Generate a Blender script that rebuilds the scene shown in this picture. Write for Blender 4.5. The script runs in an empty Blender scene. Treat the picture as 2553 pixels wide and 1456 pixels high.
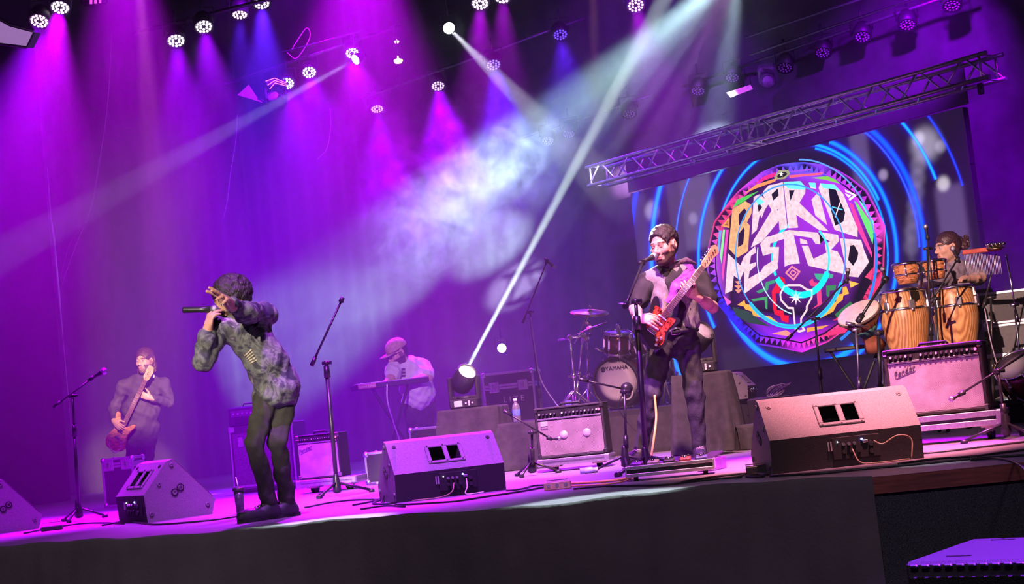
import bpy, bmesh, math, random
import numpy as np
from mathutils import Vector, Matrix
random.seed(7); rng = np.random.default_rng(7)
SC = bpy.context.scene
COL = SC.collection
V = Vector
# ------------------------------------------------------------------ camera
F = 3800.0; W, H = 2553.0, 1456.0
CAM = V((0, 0, 0.44))
PITCH = math.atan(310 / F); ROLL = math.radians(6.0)
fwd = V((0, math.cos(PITCH), math.sin(PITCH)))
R0 = V((1, 0, 0)); U0 = R0.cross(fwd)
RT = R0 * math.cos(ROLL) - U0 * math.sin(ROLL)
UP = R0 * math.sin(ROLL) + U0 * math.cos(ROLL)
cd = bpy.data.cameras.new('camera'); cd.sensor_width = 36; cd.lens = 36 * F / W
cd.clip_end = 200
cam = bpy.data.objects.new('camera', cd); COL.objects.link(cam)
Mc = Matrix((RT, UP, -fwd)).transposed().to_4x4(); Mc.translation = CAM
cam.matrix_world = Mc
SC.camera = cam
# ------------------------------------------------------------------ view, world, large lights
SC.view_settings.view_transform = 'Standard'; SC.view_settings.look = 'None'
SC.view_settings.gamma = 1; SC.view_settings.use_curve_mapping = False
SC.view_settings.exposure = 1.0
cy = SC.cycles
cy.use_denoising = True; cy.max_bounces = 4; cy.diffuse_bounces = 1; cy.glossy_bounces = 2
cy.volume_bounces = 0; cy.use_adaptive_sampling = False; cy.transmission_bounces = 5; cy.transparent_max_bounces = 12
cy.caustics_reflective = False; cy.caustics_refractive = False
cy.sample_clamp_indirect = 4.0; cy.volume_step_rate = 3.0; cy.volume_max_steps = 96
wd = bpy.data.worlds.new('dark hall'); SC.world = wd; wd.use_nodes = True
wd.node_tree.nodes['Background'].inputs[0].default_value = (0.34, 0.20, 0.50, 1)
wd.node_tree.nodes['Background'].inputs[1].default_value = 0.02

def ray(px, py):
    return RT * ((px - W / 2) / F) + UP * ((H / 2 - py) / F) + fwd
def at(px, py, y):                      # the point seen at a pixel, y metres into the hall
    d = ray(px, py); return CAM + d * ((y - CAM.y) / d.y)
def fl(px, py, z=0.0):                  # the point seen at a pixel on a level surface
    d = ray(px, py); return CAM + d * ((z - CAM.z) / d.z)

def spot(name, loc, aim, color, power, angle, blend=0.5, size=0.04, parent=None):
    l = bpy.data.lights.new(name, 'SPOT'); l.color = color; l.energy = power
    l.spot_size = math.radians(angle); l.spot_blend = blend; l.shadow_soft_size = size
    o = bpy.data.objects.new(name, l); COL.objects.link(o)
    q = (V(aim) - V(loc)).to_track_quat('-Z', 'Y')
    if parent is not None:
        o.parent = parent; o.location = V(loc) - parent.location
    else: o.location = loc
    o.rotation_mode = 'QUATERNION'; o.rotation_quaternion = q
    return o
# follow spots and washes hung over the audience (behind the camera)
spot('front_spot', (-5.0, -9, 7.5), at(620, 850, 8.8), (1.0, 0.82, 0.66), 12000, 4.4, 0.7, 0.08)
spot('front_spot', (-7.0, -9, 7.5), at(1690, 760, 10.9), (1.0, 0.60, 0.58), 3000, 5.5, 0.7, 0.08)
spot('front_spot', (3.0, -9, 7.5), at(345, 950, 17.3), (1.0, 0.60, 0.42), 52000, 3.0, 0.7, 0.08)
spot('front_spot', (-6.0, -9, 7.5), at(2330, 770, 12.3), (1.0, 0.58, 0.52), 22000, 5, 0.7, 0.08)
spot('front_spot', (-2.0, -9, 7.5), at(1010, 930, 16.8), (0.9, 0.50, 0.85), 9000, 2.6, 0.7, 0.08)
for hx, hp in ((-3.2, 330), (0.0, 190), (3.2, 90)): spot('skirt_fill', (hx, 2.0, 4.5), V((hx * 1.05, 7.4, -.8)), (1.0, 0.74, 0.95), hp, 46, 0.9, 0.3)  # fill lamps added only to brighten the stage skirt
# front truss over the stage edge: steep violet and rose washes
spot('front_wash', (-3.5, 6.8, 7.6), fl(330, 1270), (0.46, 0.0, 1.0), 4200, 38, 0.8, 0.12)
spot('front_wash', (-0.8, 6.4, 7.6), fl(1120, 1215), (0.50, 0.07, 1.0), 5600, 34, 0.8, 0.12)
spot('front_wash', (2.7, 6.5, 7.6), at(2110, 1060, 9.0), (1.0, 0.30, 0.38), 10500, 18, 0.8, 0.12)
spot('front_wash', (0.8, 6.4, 7.6), at(1450, 1060, 12.2), (1.0, 0.48, 0.52), 6600, 24, 0.8, 0.12)
spot('floor_spot', (4.2, 4.0, 6.0), fl(2420, 1372, -.26), (0.30, 0.03, 1.0), 15000, 12, 0.6, 0.1)
spot('edge_spot', (1.2, 11.0, 6.4), fl(800, 1302), (0.72, 1.0, 0.92), 5200, 6, 0.5, 0.05)
spot('edge_spot', (3.2, 10.6, 6.4), fl(1500, 1243), (0.72, 1.0, 0.92), 4600, 7, 0.5, 0.05)

# ------------------------------------------------------------------ materials
MATS = {}
def P(name, rgb=(.5, .5, .5), rough=.5, metal=0.0, var=.18, scale=25.0, bump=0.0, emit=None, es=0.0,
      trans=0.0, spec=.5, vcol=None, stretch=None, sheen=0.0, bscale=None):
    if name in MATS: return MATS[name]
    m = bpy.data.materials.new(name); m.use_nodes = True; nt = m.node_tree; N = nt.nodes; L = nt.links
    b = N['Principled BSDF']
    b.inputs['Roughness'].default_value = rough; b.inputs['Metallic'].default_value = metal
    b.inputs['Specular IOR Level'].default_value = spec
    tc = N.new('ShaderNodeTexCoord'); mp = N.new('ShaderNodeMapping'); L.new(tc.outputs['Object'], mp.inputs[0])
    if stretch: mp.inputs['Scale'].default_value = stretch
    nz = N.new('ShaderNodeTexNoise'); nz.inputs['Scale'].default_value = scale; nz.inputs['Detail'].default_value = 3
    L.new(mp.outputs[0], nz.inputs['Vector'])
    mr = N.new('ShaderNodeMapRange'); mr.inputs['To Min'].default_value = 1 - var * 2; mr.inputs['To Max'].default_value = 1 + var * 2
    mr.inputs['From Min'].default_value = .25; mr.inputs['From Max'].default_value = .75
    L.new(nz.outputs['Fac'], mr.inputs['Value'])
    mx = N.new('ShaderNodeMix'); mx.data_type = 'RGBA'; mx.blend_type = 'MULTIPLY'; mx.inputs['Factor'].default_value = 1
    if vcol:
        at_ = N.new('ShaderNodeAttribute'); at_.attribute_name = vcol; L.new(at_.outputs['Color'], mx.inputs['A'])
    else: mx.inputs['A'].default_value = (*rgb, 1)
    L.new(mr.outputs[0], mx.inputs['B']); L.new(mx.outputs['Result'], b.inputs['Base Color'])
    if bump:
        bp = N.new('ShaderNodeBump'); bp.inputs['Strength'].default_value = bump; bp.inputs['Distance'].default_value = .01
        if bscale:
            n2 = N.new('ShaderNodeTexNoise'); n2.inputs['Scale'].default_value = bscale; L.new(mp.outputs[0], n2.inputs['Vector'])
            L.new(n2.outputs['Fac'], bp.inputs['Height'])
        else: L.new(nz.outputs['Fac'], bp.inputs['Height'])
        L.new(bp.outputs[0], b.inputs['Normal'])
    if emit is not None:
        b.inputs['Emission Color'].default_value = (*emit, 1); b.inputs['Emission Strength'].default_value = es; m.cycles.emission_sampling = 'NONE'
    if trans: b.inputs['Transmission Weight'].default_value = trans
    if sheen: b.inputs['Sheen Weight'].default_value = sheen
    MATS[name] = m; return m
def EM(name, attr, strength, var=0.0, scale=30.0):      # what a screen shows: light by colour attribute
    if name in MATS: return MATS[name]
    m = bpy.data.materials.new(name); m.use_nodes = True; nt = m.node_tree; N = nt.nodes; L = nt.links
    b = N['Principled BSDF']; b.inputs['Base Color'].default_value = (.01, .01, .012, 1); b.inputs['Roughness'].default_value = .6
    a = N.new('ShaderNodeAttribute'); a.attribute_name = attr
    if var:
        tc = N.new('ShaderNodeTexCoord'); nz = N.new('ShaderNodeTexNoise'); nz.inputs['Scale'].default_value = scale; nz.inputs['Detail'].default_value = 4
        L.new(tc.outputs['Object'], nz.inputs['Vector'])
        mr = N.new('ShaderNodeMapRange'); mr.inputs['From Min'].default_value = .3; mr.inputs['From Max'].default_value = .65
        mr.inputs['To Min'].default_value = 1 - var; mr.inputs['To Max'].default_value = 1.0
        L.new(nz.outputs['Fac'], mr.inputs['Value'])
        mx = N.new('ShaderNodeMix'); mx.data_type = 'RGBA'; mx.blend_type = 'MULTIPLY'; mx.inputs['Factor'].default_value = 1
        L.new(a.outputs['Color'], mx.inputs['A']); L.new(mr.outputs[0], mx.inputs['B']); L.new(mx.outputs['Result'], b.inputs['Emission Color'])
    else: L.new(a.outputs['Color'], b.inputs['Emission Color'])
    b.inputs['Emission Strength'].default_value = strength; m.cycles.emission_sampling = 'NONE'
    MATS[name] = m; return m
def lin(r, g, b):
    f = lambda c: (c / 255 / 12.92) if c <= 10 else ((c / 255 + .055) / 1.055) ** 2.4
    return (f(r), f(g), f(b))

# ------------------------------------------------------------------ mesh helpers
class MB:
    def __init__(s): s.v = []; s.f = []; s.sm = []; s.T = None
    def add(s, vs, fs, smooth=False):
        o = len(s.v)
        if s.T is not None: vs = [s.T @ V(q) for q in vs]
        s.v += [tuple(q) for q in vs]; s.f += [tuple(i + o for i in f) for f in fs]; s.sm += [smooth] * len(fs); return s
    def box(s, c, d, M=None, b=0.0):
        hx, hy, hz = d[0] / 2, d[1] / 2, d[2] / 2
        if b <= 0:
            vs = [V((x * hx, y * hy, z * hz)) for x in (-1, 1) for y in (-1, 1) for z in (-1, 1)]
            fs = [(0, 1, 3, 2), (4, 6, 7, 5), (0, 4, 5, 1), (2, 3, 7, 6), (0, 2, 6, 4), (1, 5, 7, 3)]
        else:
            b = min(b, hx * .9, hy * .9, hz * .9); vs = []; idx = {}
            for x in (-1, 1):
                for y in (-1, 1):
                    for z in (-1, 1):
                        for a in range(3):
                            p = [x * (hx - b), y * (hy - b), z * (hz - b)]
                            p[a] += (x, y, z)[a] * b
                            idx[(x, y, z, a)] = len(vs); vs.append(V(p))
            fs = []
            for a in range(3):
                for sg in (-1, 1):
                    q = []
                    for (i, j) in ((-1, -1), (1, -1), (1, 1), (-1, 1)):
                        k = [i, j]; k.insert(a, sg); q.append(idx[(*k, a)])
                    fs.append(tuple(q))
            for a in range(3):
                o1, o2 = [k for k in range(3) if k != a]
                for i in (-1, 1):
                    for j in (-1, 1):
                        k0 = [0, 0, 0]; k0[o1] = i; k0[o2] = j; k1 = k0[:]; k0[a] = -1; k1[a] = 1
                        fs.append((idx[(*k0, o1)], idx[(*k1, o1)], idx[(*k1, o2)], idx[(*k0, o2)]))
            for x in (-1, 1):
                for y in (-1, 1):
                    for z in (-1, 1): fs.append(tuple(idx[(x, y, z, a)] for a in range(3)))
        c = V(c)
        vs = [(M @ q if M else q) + c for q in vs]
        return s.add(vs, fs)
    def cyl(s, p0, p1, r0, r1=None, n=10, caps=True, smooth=True):
        p0, p1 = V(p0), V(p1); r1 = r0 if r1 is None else r1
        d = (p1 - p0); d = d.normalized() if d.length > 1e-9 else V((0, 0, 1))
        a = d.orthogonal().normalized(); b = d.cross(a); vs = []
        for p, r in ((p0, r0), (p1, r1)):
            for i in range(n):
                t = 2 * math.pi * i / n; vs.append(p + a * (r * math.cos(t)) + b * (r * math.sin(t)))
        s.add(vs, [(i, (i + 1) % n, n + (i + 1) % n, n + i) for i in range(n)], smooth)
        if caps:
            s.add(vs[:n], [tuple(range(n))[::-1]]); s.add(vs[n:], [tuple(range(n))])
        return s
    def tube(s, pts, r, n=6, closed=False):
        pts = [V(p) for p in pts]; m = len(pts); vs = []
        rs = r if isinstance(r, (list, tuple)) else [r] * m
        a = None
        for i in range(m):
            d = pts[min(i + 1, m - 1)] - pts[max(i - 1, 0)]
            if closed: d = pts[(i + 1) % m] - pts[i - 1]
            d = d.normalized() if d.length > 1e-9 else V((0, 0, 1))
            a = d.orthogonal().normalized() if a is None else (a - d * a.dot(d)).normalized()
            b = d.cross(a)
            for k in range(n):
                t = 2 * math.pi * k / n; vs.append(pts[i] + a * (rs[i] * math.cos(t)) + b * (rs[i] * math.sin(t)))
        fs = []
        for i in range(m if closed else m - 1):
            j = (i + 1) % m
            for k in range(n): fs.append((i * n + k, i * n + (k + 1) % n, j * n + (k + 1) % n, j * n + k))
        s.add(vs, fs, True)
        if not closed: s.add(vs[:n], [tuple(range(n))[::-1]]); s.add(vs[-n:], [tuple(range(n))])
        return s
    def lathe(s, prof, n=20, M=None, smooth=True):
        vs = []; m = len(prof)
        for r, z in prof:
            for k in range(n):
                t = 2 * math.pi * k / n; q = V((r * math.cos(t), r * math.sin(t), z)); vs.append(M @ q if M else q)
        fs = []
        for i in range(m - 1):
            for k in range(n): fs.append((i * n + k, i * n + (k + 1) % n, (i + 1) * n + (k + 1) % n, (i + 1) * n + k))
        s.add(vs, fs, smooth)
        R_ = [p[0] for p in prof]; Z_ = [p[1] for p in prof]
        if min(R_) > .7 * max(R_) and max(Z_) - min(Z_) < .7 * max(R_):      # a ring: closed on itself, not capped
            if (prof[0][0] - prof[-1][0]) ** 2 + (prof[0][1] - prof[-1][1]) ** 2 > 1e-12: s.add(vs[:n] + vs[-n:], [(k, (k + 1) % n, n + (k + 1) % n, n + k) for k in range(n)], smooth)
            return s
        if prof[0][0] > 1e-5: s.add(vs[:n], [tuple(range(n))[::-1]])
        if prof[-1][0] > 1e-5: s.add(vs[-n:], [tuple(range(n))])
        return s
    def prism(s, poly, h, M=None, z0=0.0):
        n = len(poly)
        vs = [V((p[0], p[1], z0)) for p in poly] + [V((p[0], p[1], z0 + h)) for p in poly]
        if M: vs = [M @ q for q in vs]
        return s.add(vs, [tuple(range(n))[::-1], tuple(range(n, 2 * n))] + [(i, (i + 1) % n, n + (i + 1) % n, n + i) for i in range(n)])
    def sph(s, c, r, n=12, m=8, M=None):
        r = (r, r, r) if isinstance(r, (int, float)) else r; vs = []; c = V(c)
        for i in range(m + 1):
            ph = math.pi * i / m
            for k in range(n):
                t = 2 * math.pi * k / n
                q = V((r[0] * math.sin(ph) * math.cos(t), r[1] * math.sin(ph) * math.sin(t), r[2] * math.cos(ph)))
                vs.append((M @ q if M else q) + c)
        return s.add(vs, [(i * n + k, (i + 1) * n + k, (i + 1) * n + (k + 1) % n, i * n + (k + 1) % n) for i in range(m) for k in range(n)], True)
    def grid(s, pts, smooth=True):                      # rows of points
        r, c = len(pts), len(pts[0])
        return s.add([q for row in pts for q in row], [(i * c + j, i * c + j + 1, (i + 1) * c + j + 1, (i + 1) * c + j) for i in range(r - 1) for j in range(c - 1)], smooth)
    def build(s, name, mat, parent=None, world=False, fix=True):
        me = bpy.data.meshes.new(name)
        off = root_of(parent).location if (world and parent is not None) else V((0, 0, 0))
        me.from_pydata([(q[0] - off.x, q[1] - off.y, q[2] - off.z) for q in s.v], [], s.f)
        me.polygons.foreach_set('use_smooth', s.sm)
        if fix:
            bm = bmesh.new(); bm.from_mesh(me); bmesh.ops.remove_doubles(bm, verts=bm.verts, dist=1e-6)
            bmesh.ops.recalc_face_normals(bm, faces=bm.faces); bm.to_mesh(me); bm.free()
        me.materials.append(mat); me.update()
        o = bpy.data.objects.new(name, me); COL.objects.link(o)
        if parent is not None: o.parent = parent
        return o
def root_of(o):
    while o.parent is not None: o = o.parent
    return o
def tag(o, label=None, cat=None, group=None, kind=None):
    if label: o['label'] = label
    if cat: o['category'] = cat
    if group: o['group'] = group
    if kind: o['kind'] = kind
    return o
def thing(name, label, cat, loc=(0, 0, 0), rz=0.0, group=None):
    o = bpy.data.objects.new(name, None); COL.objects.link(o); o.empty_display_size = .1
    o.location = loc; o.rotation_euler = (0, 0, rz); return tag(o, label, cat, group)
def copy_tree(o, parent=None, label=None, loc=None, rz=None):
    c = o.copy(); COL.objects.link(c); c.parent = parent
    if label: c['label'] = label
    if loc is not None: c.location = loc
    if rz is not None: c.rotation_euler = (0, 0, rz)
    for ch in list(o.children): copy_tree(ch, c)
    return c
def struct(o): o['kind'] = 'structure'; return o
def rotz(a): return Matrix.Rotation(a, 4, 'Z')
def rotx(a): return Matrix.Rotation(a, 4, 'X')
def roty(a): return Matrix.Rotation(a, 4, 'Y')
def frame(o, x, y, z):                                   # 4x4 from axes and origin
    M = Matrix((V(x), V(y), V(z))).transposed().to_4x4(); M.translation = V(o); return M
def aim_frame(o, z, upv=(0, 0, 1)):                      # local z along a direction
    z = V(z).normalized(); x = V(upv).cross(z)
    x = x.normalized() if x.length > 1e-6 else V((1, 0, 0)); return frame(o, x, z.cross(x), z)
def catmull(pts, k=6):
    pts = [V(p) for p in pts]; out = []
    q = [pts[0] * 2 - pts[1]] + pts + [pts[-1] * 2 - pts[-2]]
    for i in range(1, len(q) - 2):
        for j in range(k):
            t = j / k; a, b, c, d = q[i - 1], q[i], q[i + 1], q[i + 2]
            out.append(.5 * ((2 * b) + (c - a) * t + (2 * a - 5 * b + 4 * c - d) * t * t + (3 * b - a - 3 * c + d) * t ** 3))
    out.append(pts[-1]); return out
# ================================================================== the setting
M_floor = P('stage floor vinyl', (.21, .175, .22), .42, 0, .12, 3.0, .08, stretch=(1, 6, 1), bscale=40)
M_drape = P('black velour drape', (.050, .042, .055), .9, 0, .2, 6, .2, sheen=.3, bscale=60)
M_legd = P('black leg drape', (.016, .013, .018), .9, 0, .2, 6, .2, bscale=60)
M_skirt = P('black stage skirt cloth', (.085, .072, .085), .92, 0, .08, 3, .25, bscale=50)
M_carpet = P('charcoal fascia carpet', (.035, .038, .046), .95, 0, .5, 220, .5)
M_wood = P('red brown varnished wood', (.15, .032, .022), .6, 0, .3, 6, .05, stretch=(1, 1, 12))
M_dark = P('dark hall paint', (.012, .011, .013), .9, 0, .2, 10)
M_hall = P('dark hall carpet', (.02, .02, .025), .95, 0, .3, 60, .2)
edge_px = [(-420, 1402), (-200, 1385), (0, 1367), (300, 1350), (600, 1324), (900, 1301), (1270, 1271), (1500, 1249), (1760, 1222), (2000, 1203), (2172, 1190), (2350, 1173), (2553, 1153), (2900, 1118)]
edge = catmull([fl(*p) for p in edge_px], 4)
mb = MB()
xs = [p.x for p in edge]
rows = [edge, [V((p.x * (1 + .9 * .4), p.y + 5, 0)) for p in edge], [V((p.x * 3.2 - 2, 27, 0)) for p in edge]]
mb.grid(rows, False)
mb.grid([[p for p in edge], [p + V((0, .0, -.05)) for p in edge]], False)
struct(mb.build('floor', M_floor))
ns = 40                                                   # black cloth on the left of the stage front
sk = edge[:ns + 1]
L0 = [0.0]
for a, b in zip(sk, sk[1:]): L0.append(L0[-1] + (b - a).length)
path = []
for i in range(260):
    t = L0[-1] * i / 259
    j = max(k for k in range(len(L0)) if L0[k] <= t + 1e-9); j = min(j, len(sk) - 2)
    u = (t - L0[j]) / (L0[j + 1] - L0[j]); path.append(sk[j].lerp(sk[j + 1], u))
mb = MB(); rows = []
for r, (z, o) in enumerate([(.012, -.06), (.016, .01), (.0, .022), (-.05, .026), (-.2, .03), (-.4, .035), (-.7, .04), (-1.24, .045)]):
    row = []
    for i, p in enumerate(path):
        w = .010 * math.sin(i * .31 + 1.5 * math.sin(i * .043)) * min(1, max(0, -z * 4)) + .006 * math.sin(i * .9 + r)
        zz = z + .006 * math.sin(i * .085 + 1) * (1 if z > -.06 else 0) + .004 * math.sin(i * .31) * (1 if z > -.06 else 0)
        row.append(V((p.x, p.y - o - w, zz)))
    rows.append(row)
mb.grid(rows)
tag(mb.build('stage_skirt', M_skirt), 'black cloth skirt stretched along the stage front', 'stage skirt')
fr = edge[ns:]
mb = MB(); mb.grid([[p + V((0, -.015, .002)) for p in fr], [p + V((0, -.02, -.075)) for p in fr], [p + V((0, .0, -.075)) for p in fr]], False)
struct(mb.build('trim_1', M_wood))
mb = MB(); mb.grid([[p + V((0, -.005, -.07)) for p in fr], [p + V((0, -.005, -1.25)) for p in fr]], False)
struct(mb.build('wall_front', M_carpet))
mb = MB(); mb.box((0, 4, -1.3), (40, 20, .1)); struct(mb.build('floor_hall', M_hall))

# screen frame of reference: a 4.5 m LED wall turned towards stage centre
SL = at(1571, 481, 17.5); SR = at(2400, 268, 14.0)
sd = V((SR.x - SL.x, SR.y - SL.y, 0)).normalized()        # along the screen
sn = V((sd.y, -sd.x, 0)); sn = sn if sn.y < 0 else -sn    # towards the audience
YAW = math.atan2(sd.y, sd.x)
def drape_wall(name, a, b, z0, z1, fold, amp, mat, n_per=9):
    a, b = V(a), V(b); d = (b - a); Lh = d.length; d.normalize(); nrm = V((d.y, -d.x, 0))
    nf = int(Lh / fold); n = nf * n_per; rows = []
    for z in np.linspace(z0, z1, 5):
        row = []
        for i in range(n + 1):
            t = i / n; ph = 2 * math.pi * nf * t
            w = amp * (math.sin(ph + 1.3 * math.sin(ph * .13)) + .35 * math.sin(ph * .37 + z))
            p = a + d * (Lh * t) + nrm * w; row.append(V((p.x, p.y, z)))
        rows.append(row)
    m = MB(); m.grid(rows); return m.build(name, mat, fix=False)
B0 = SR + sd * 5 - sn * 1.0; B1 = SL - sd * 10.6 - sn * 1.0   # back drapes follow the screen
struct(drape_wall('wall_back', (B1.x, B1.y, 0), (B0.x, B0.y, 0), 0, 9, .5, .012, M_drape))
C1 = at(95, 900, 20.5)
struct(drape_wall('wall_left', (C1.x, C1.y, 0), (B1.x, B1.y, 0), 0, 9, .5, .012, M_drape))
D0 = at(-330, 900, 16.5); D1 = at(150, 900, 18.2)
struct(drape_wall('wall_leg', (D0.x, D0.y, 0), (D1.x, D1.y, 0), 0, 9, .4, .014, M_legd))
mb = MB(); mb.box((0, 17, 9.2), (34, 24, .2)); struct(mb.build('ceiling', M_dark))
# ================================================================== rig: PAR cans, moving heads, truss
M_blk = P('black powder coat', (.018, .017, .020), .5, 0, .2, 30, .05)
M_chr = P('polished chrome', (.75, .73, .76), .18, 1.0, .05, 20)
M_alu = P('brushed aluminium', (.62, .60, .64), .38, 1.0, .1, 60)
M_lens = P('clear lens plastic', (.35, .33, .38), .12, 0, .1, 20, spec=.9)
PURPLE = (.32, .0, 1.0); MAG = (.55, .0, 1.0); BLUE = (.10, .01, 1.0); KP = 1.55; PINK = (1.0, .25, .85)
def led_mat(col, es):
    return P('led %s %.1f' % (str(col), es), (.6, .6, .6), .3, 0, 0, 10, emit=col, es=es)
def par_can(px, py, y, e, az, D, ledcol, es, label, beam=None):
    o = at(px, py, y); t = thing('par_can', label, 'stage light', o, 0, 'LED PAR cans of the overhead rig')
    ce, se = math.cos(math.radians(e)), math.sin(math.radians(e)); a = math.radians(az)
    z = V((math.sin(a) * ce, -math.cos(a) * ce, -se)); Mf = aim_frame((0, 0, 0), z)
    r = D / 2 + .018
    b = MB(); b.lathe([(.05, -.16), (r * .8, -.15), (r, -.10), (r, .012), (r - .008, .014), (r - .014, .003), (.001, .002)], 24, Mf)
    b.build('housing', M_blk, t)
    yk = MB(); pts = [V((math.cos(k) * (r + .012), -.02, -.07 + math.sin(k) * -(r + .05))) for k in np.linspace(math.pi, 2 * math.pi, 9)]
    # yoke stands up from the pivots
    xa = Mf.to_3x3() @ V((1, 0, 0)); c = -z * .07
    pts = [c + xa * (-(r + .012)), c + xa * (-(r + .012)) + V((0, 0, r + .05)), c + xa * (r + .012) + V((0, 0, r + .05)), c + xa * (r + .012)]
    yk.tube(pts, .008, 6); yk.cyl(c + V((0, 0, r + .04)), c + V((0, 0, r + .17)), .012); yk.build('yoke', M_blk, t)
    m = led_mat(ledcol, es * .22) if es > 0 else M_lens
    d = MB(); n = 0
    for k, (rr, cnt) in enumerate(((.0, 0), (.42, 6), (.82, 12))):
        for q in range(cnt):
            th = 2 * math.pi * (q + .5 * (k % 2)) / cnt; q0 = Mf @ V((rr * D / 2 * math.cos(th), rr * D / 2 * math.sin(th), .004))
            d.sph(q0, D * .078, 8, 5)
    d.build('led_lenses', m, t)
    if beam:
        col, pw, ang = beam
        spot('par_beam', o + z * .05, o + z * 3, col, pw * KP, ang * 1.12, .85, .06, t)
    return t
G = 'LED PAR can with glowing '
pars = [
 (98, 52, 14.4, 57, -6, .17, (1, .55, .95), 9, 'pink-lit PAR can beside the pale panel at the far upper left', (PURPLE, 1000, 34)),
 (150, 18, 14.4, 60, -4, .17, (1, .75, 1), 12, 'white-lit PAR can at the top, right of the pink-lit one at far left', (MAG, 2200, 34)),
 (439, 101, 15.4, 57, 12, .17, (1, .8, 1), 12, 'white-lit PAR can, lower of the pair above the left drape', (PURPLE, 1000, 30)),
 (508, 66, 15.4, 57, 14, .17, (1, .8, 1), 12, 'white-lit PAR can, upper of the pair above the left drape', (PURPLE, 1100, 30)),
 (598, 36, 17, 72, 0, .17, (1, .55, .9), 7, 'steeply tilted pink-lit PAR can next to the violet-beamed one at top', (BLUE, 500, 30)),
 (652, 8, 16, 62, 6, .17, (1, .7, 1), 9, 'pink-white PAR can cut by the top edge, throwing a blue violet beam', (BLUE, 1500, 30)),
 (716, 208, 19, 47, 6, .17, (1, .85, 1), 14, 'white-lit PAR can nearest the moving head with red trim', (PURPLE, 700, 40)),
 (771, 180, 19, 47, 6, .17, (1, .85, 1), 14, 'white-lit PAR can between the red trimmed moving head and the white beam', (PURPLE, 800, 44)),
 (878, 132, 18.6, 50, 8, .16, (1, .8, 1), 12, 'white-lit PAR can half hidden behind the small beam head', (MAG, 700, 40)),
 (1197, 8, 15.5, 57, -8, .17, (1, .7, 1), 12, 'white-lit PAR can at the top edge over the magenta beam', (MAG, 650, 26)),
 (1253, -8, 15.5, 57, -6, .17, (1, .6, 1), 12, 'PAR can almost out of frame above the magenta beam', (MAG, 450, 24)),
 (1092, 214, 18.5, 57, 5, .16, (.95, .5, 1), 5, 'lilac-lit PAR can below the yellow lamp', (PURPLE, 600, 40)),
 (940, 271, 19.5, 64, 5, .16, (.9, .3, .95), 5, 'lowest pink-lit PAR can over the keyboard player', (PURPLE, 600, 40)),
 (1230, 161, 18, 57, 5, .17, (.25, .18, 1), 4, 'blue-violet PAR can crossed by the thin white beam', (BLUE, 500, 36)),
 (1397, 86, 18, 57, 0, .17, (.05, .04, 1), 3.5, 'deep blue PAR can right of the thin white beam', (BLUE, 500, 36)),
 (1585, 13, 15.5, 52, 0, .17, (1, .45, .9), 6, 'pink-lit PAR can at the top of the fanned white beams', (MAG, 350, 30)),
]
off = [(1740, 226, 17.6), (1826, 193, 17.1), (1957, 168, 16.5), (2051, 131, 16.1), (2150, 91, 15.6), (2262, 61, 15.1), (2374, 13, 14.6)]
for p in pars:
    par_can(*p[:8], p[8], p[9])
ordn = ['leftmost', 'second from left', 'third from left', 'middle one', 'third from right', 'second from right', 'rightmost']
for i, (px, py, y) in enumerate(off):
    par_can(px, py, y, 58, -25, .155, (0, 0, 0), 0, 'unlit PAR can above the truss, ' + (ordn[i] if i != 3 else 'middle one') + ' of seven')
for i, (px, py, y) in enumerate([(1568, 283, 17.8), (1418, 333, 18.8), (1366, 350, 19.1)]):
    par_can(px, py, y, 62, -15, .155, (0, 0, 0), 0, 'unlit PAR can in the haze left of the truss, ' + ('nearest the truss', 'middle of the three', 'furthest from the truss')[i])

def moving_head(name, label, base, head_dir, s=1.0, rz=0.0, hang=False, lit=(1, 1, .9), es=30, base_mat=None, display=False):
    """base > yoke > round head; local z up (flipped when hung)"""
    t = thing(name, label, 'moving light', base, rz)
    k = -1 if hang else 1
    b = MB(); b.box((0, 0, k * .055 * s), (.34 * s, .30 * s, .11 * s), None, .015 * s); bo = b.build('base', M_blk, t)
    if display:
        b = MB(); b.box((-.06 * s, -.155 * s, .055 * s), (.10 * s, .012 * s, .07 * s), None, .003); b.build('display', P('display grey', (.5, .45, .5), .3, emit=(.8, .5, .9), es=.25), bo)
        b = MB()
        for dx, dz in ((.06, 0), (.1, .02), (.1, -.02), (.14, 0), (.1, 0)): b.cyl((dx * s - .02, -.15 * s, (.055 + dz) * s), (dx * s - .02, -.162 * s, (.055 + dz) * s), .011 * s, n=8)
        b.build('button_pad', P('button white', (.7, .65, .7), .4), bo)
    yk = MB(); hz = .34 * s * k
    for sx in (-1, 1): yk.box((sx * .165 * s, 0, k * .23 * s), (.045 * s, .14 * s, .30 * s), None, .012 * s)
    yk.cyl((0, 0, k * .10 * s), (0, 0, k * .14 * s), .11 * s, n=16); yk.box((0, 0, k * .125 * s), (.34 * s, .13 * s, .04 * s), None, .01 * s); yk.build('yoke', M_blk, t)
    Mi = Matrix.Rotation(-rz, 3, 'Z'); hd = (Mi @ V(head_dir)).normalized(); Mf = aim_frame((0, 0, hz), hd)
    h = MB(); h.lathe([(.001, -.17 * s), (.08 * s, -.165 * s), (.125 * s, -.12 * s), (.14 * s, -.02 * s), (.13 * s, .06 * s), (.12 * s, .15 * s), (.108 * s, .155 * s), (.1 * s, .13 * s), (.001, .13 * s)], 24, Mf)
    ho = h.build('head', M_blk, t)
    l = MB(); l.lathe([(.098 * s, .132 * s), (.09 * s, .142 * s), (.05 * s, .15 * s), (.001, .153 * s)], 24, Mf)
    l.build('lens', P('lens ' + name + str(es), (.8, .8, .8), .1, 0, 0, 10, emit=lit, es=es) if es > 0 else M_lens, ho)
    return t, V(base) + Matrix.Rotation(rz, 3, 'Z') @ (Mf @ V((0, 0, .17 * s)))
WH = (.72, 1.0, .88)
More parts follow.
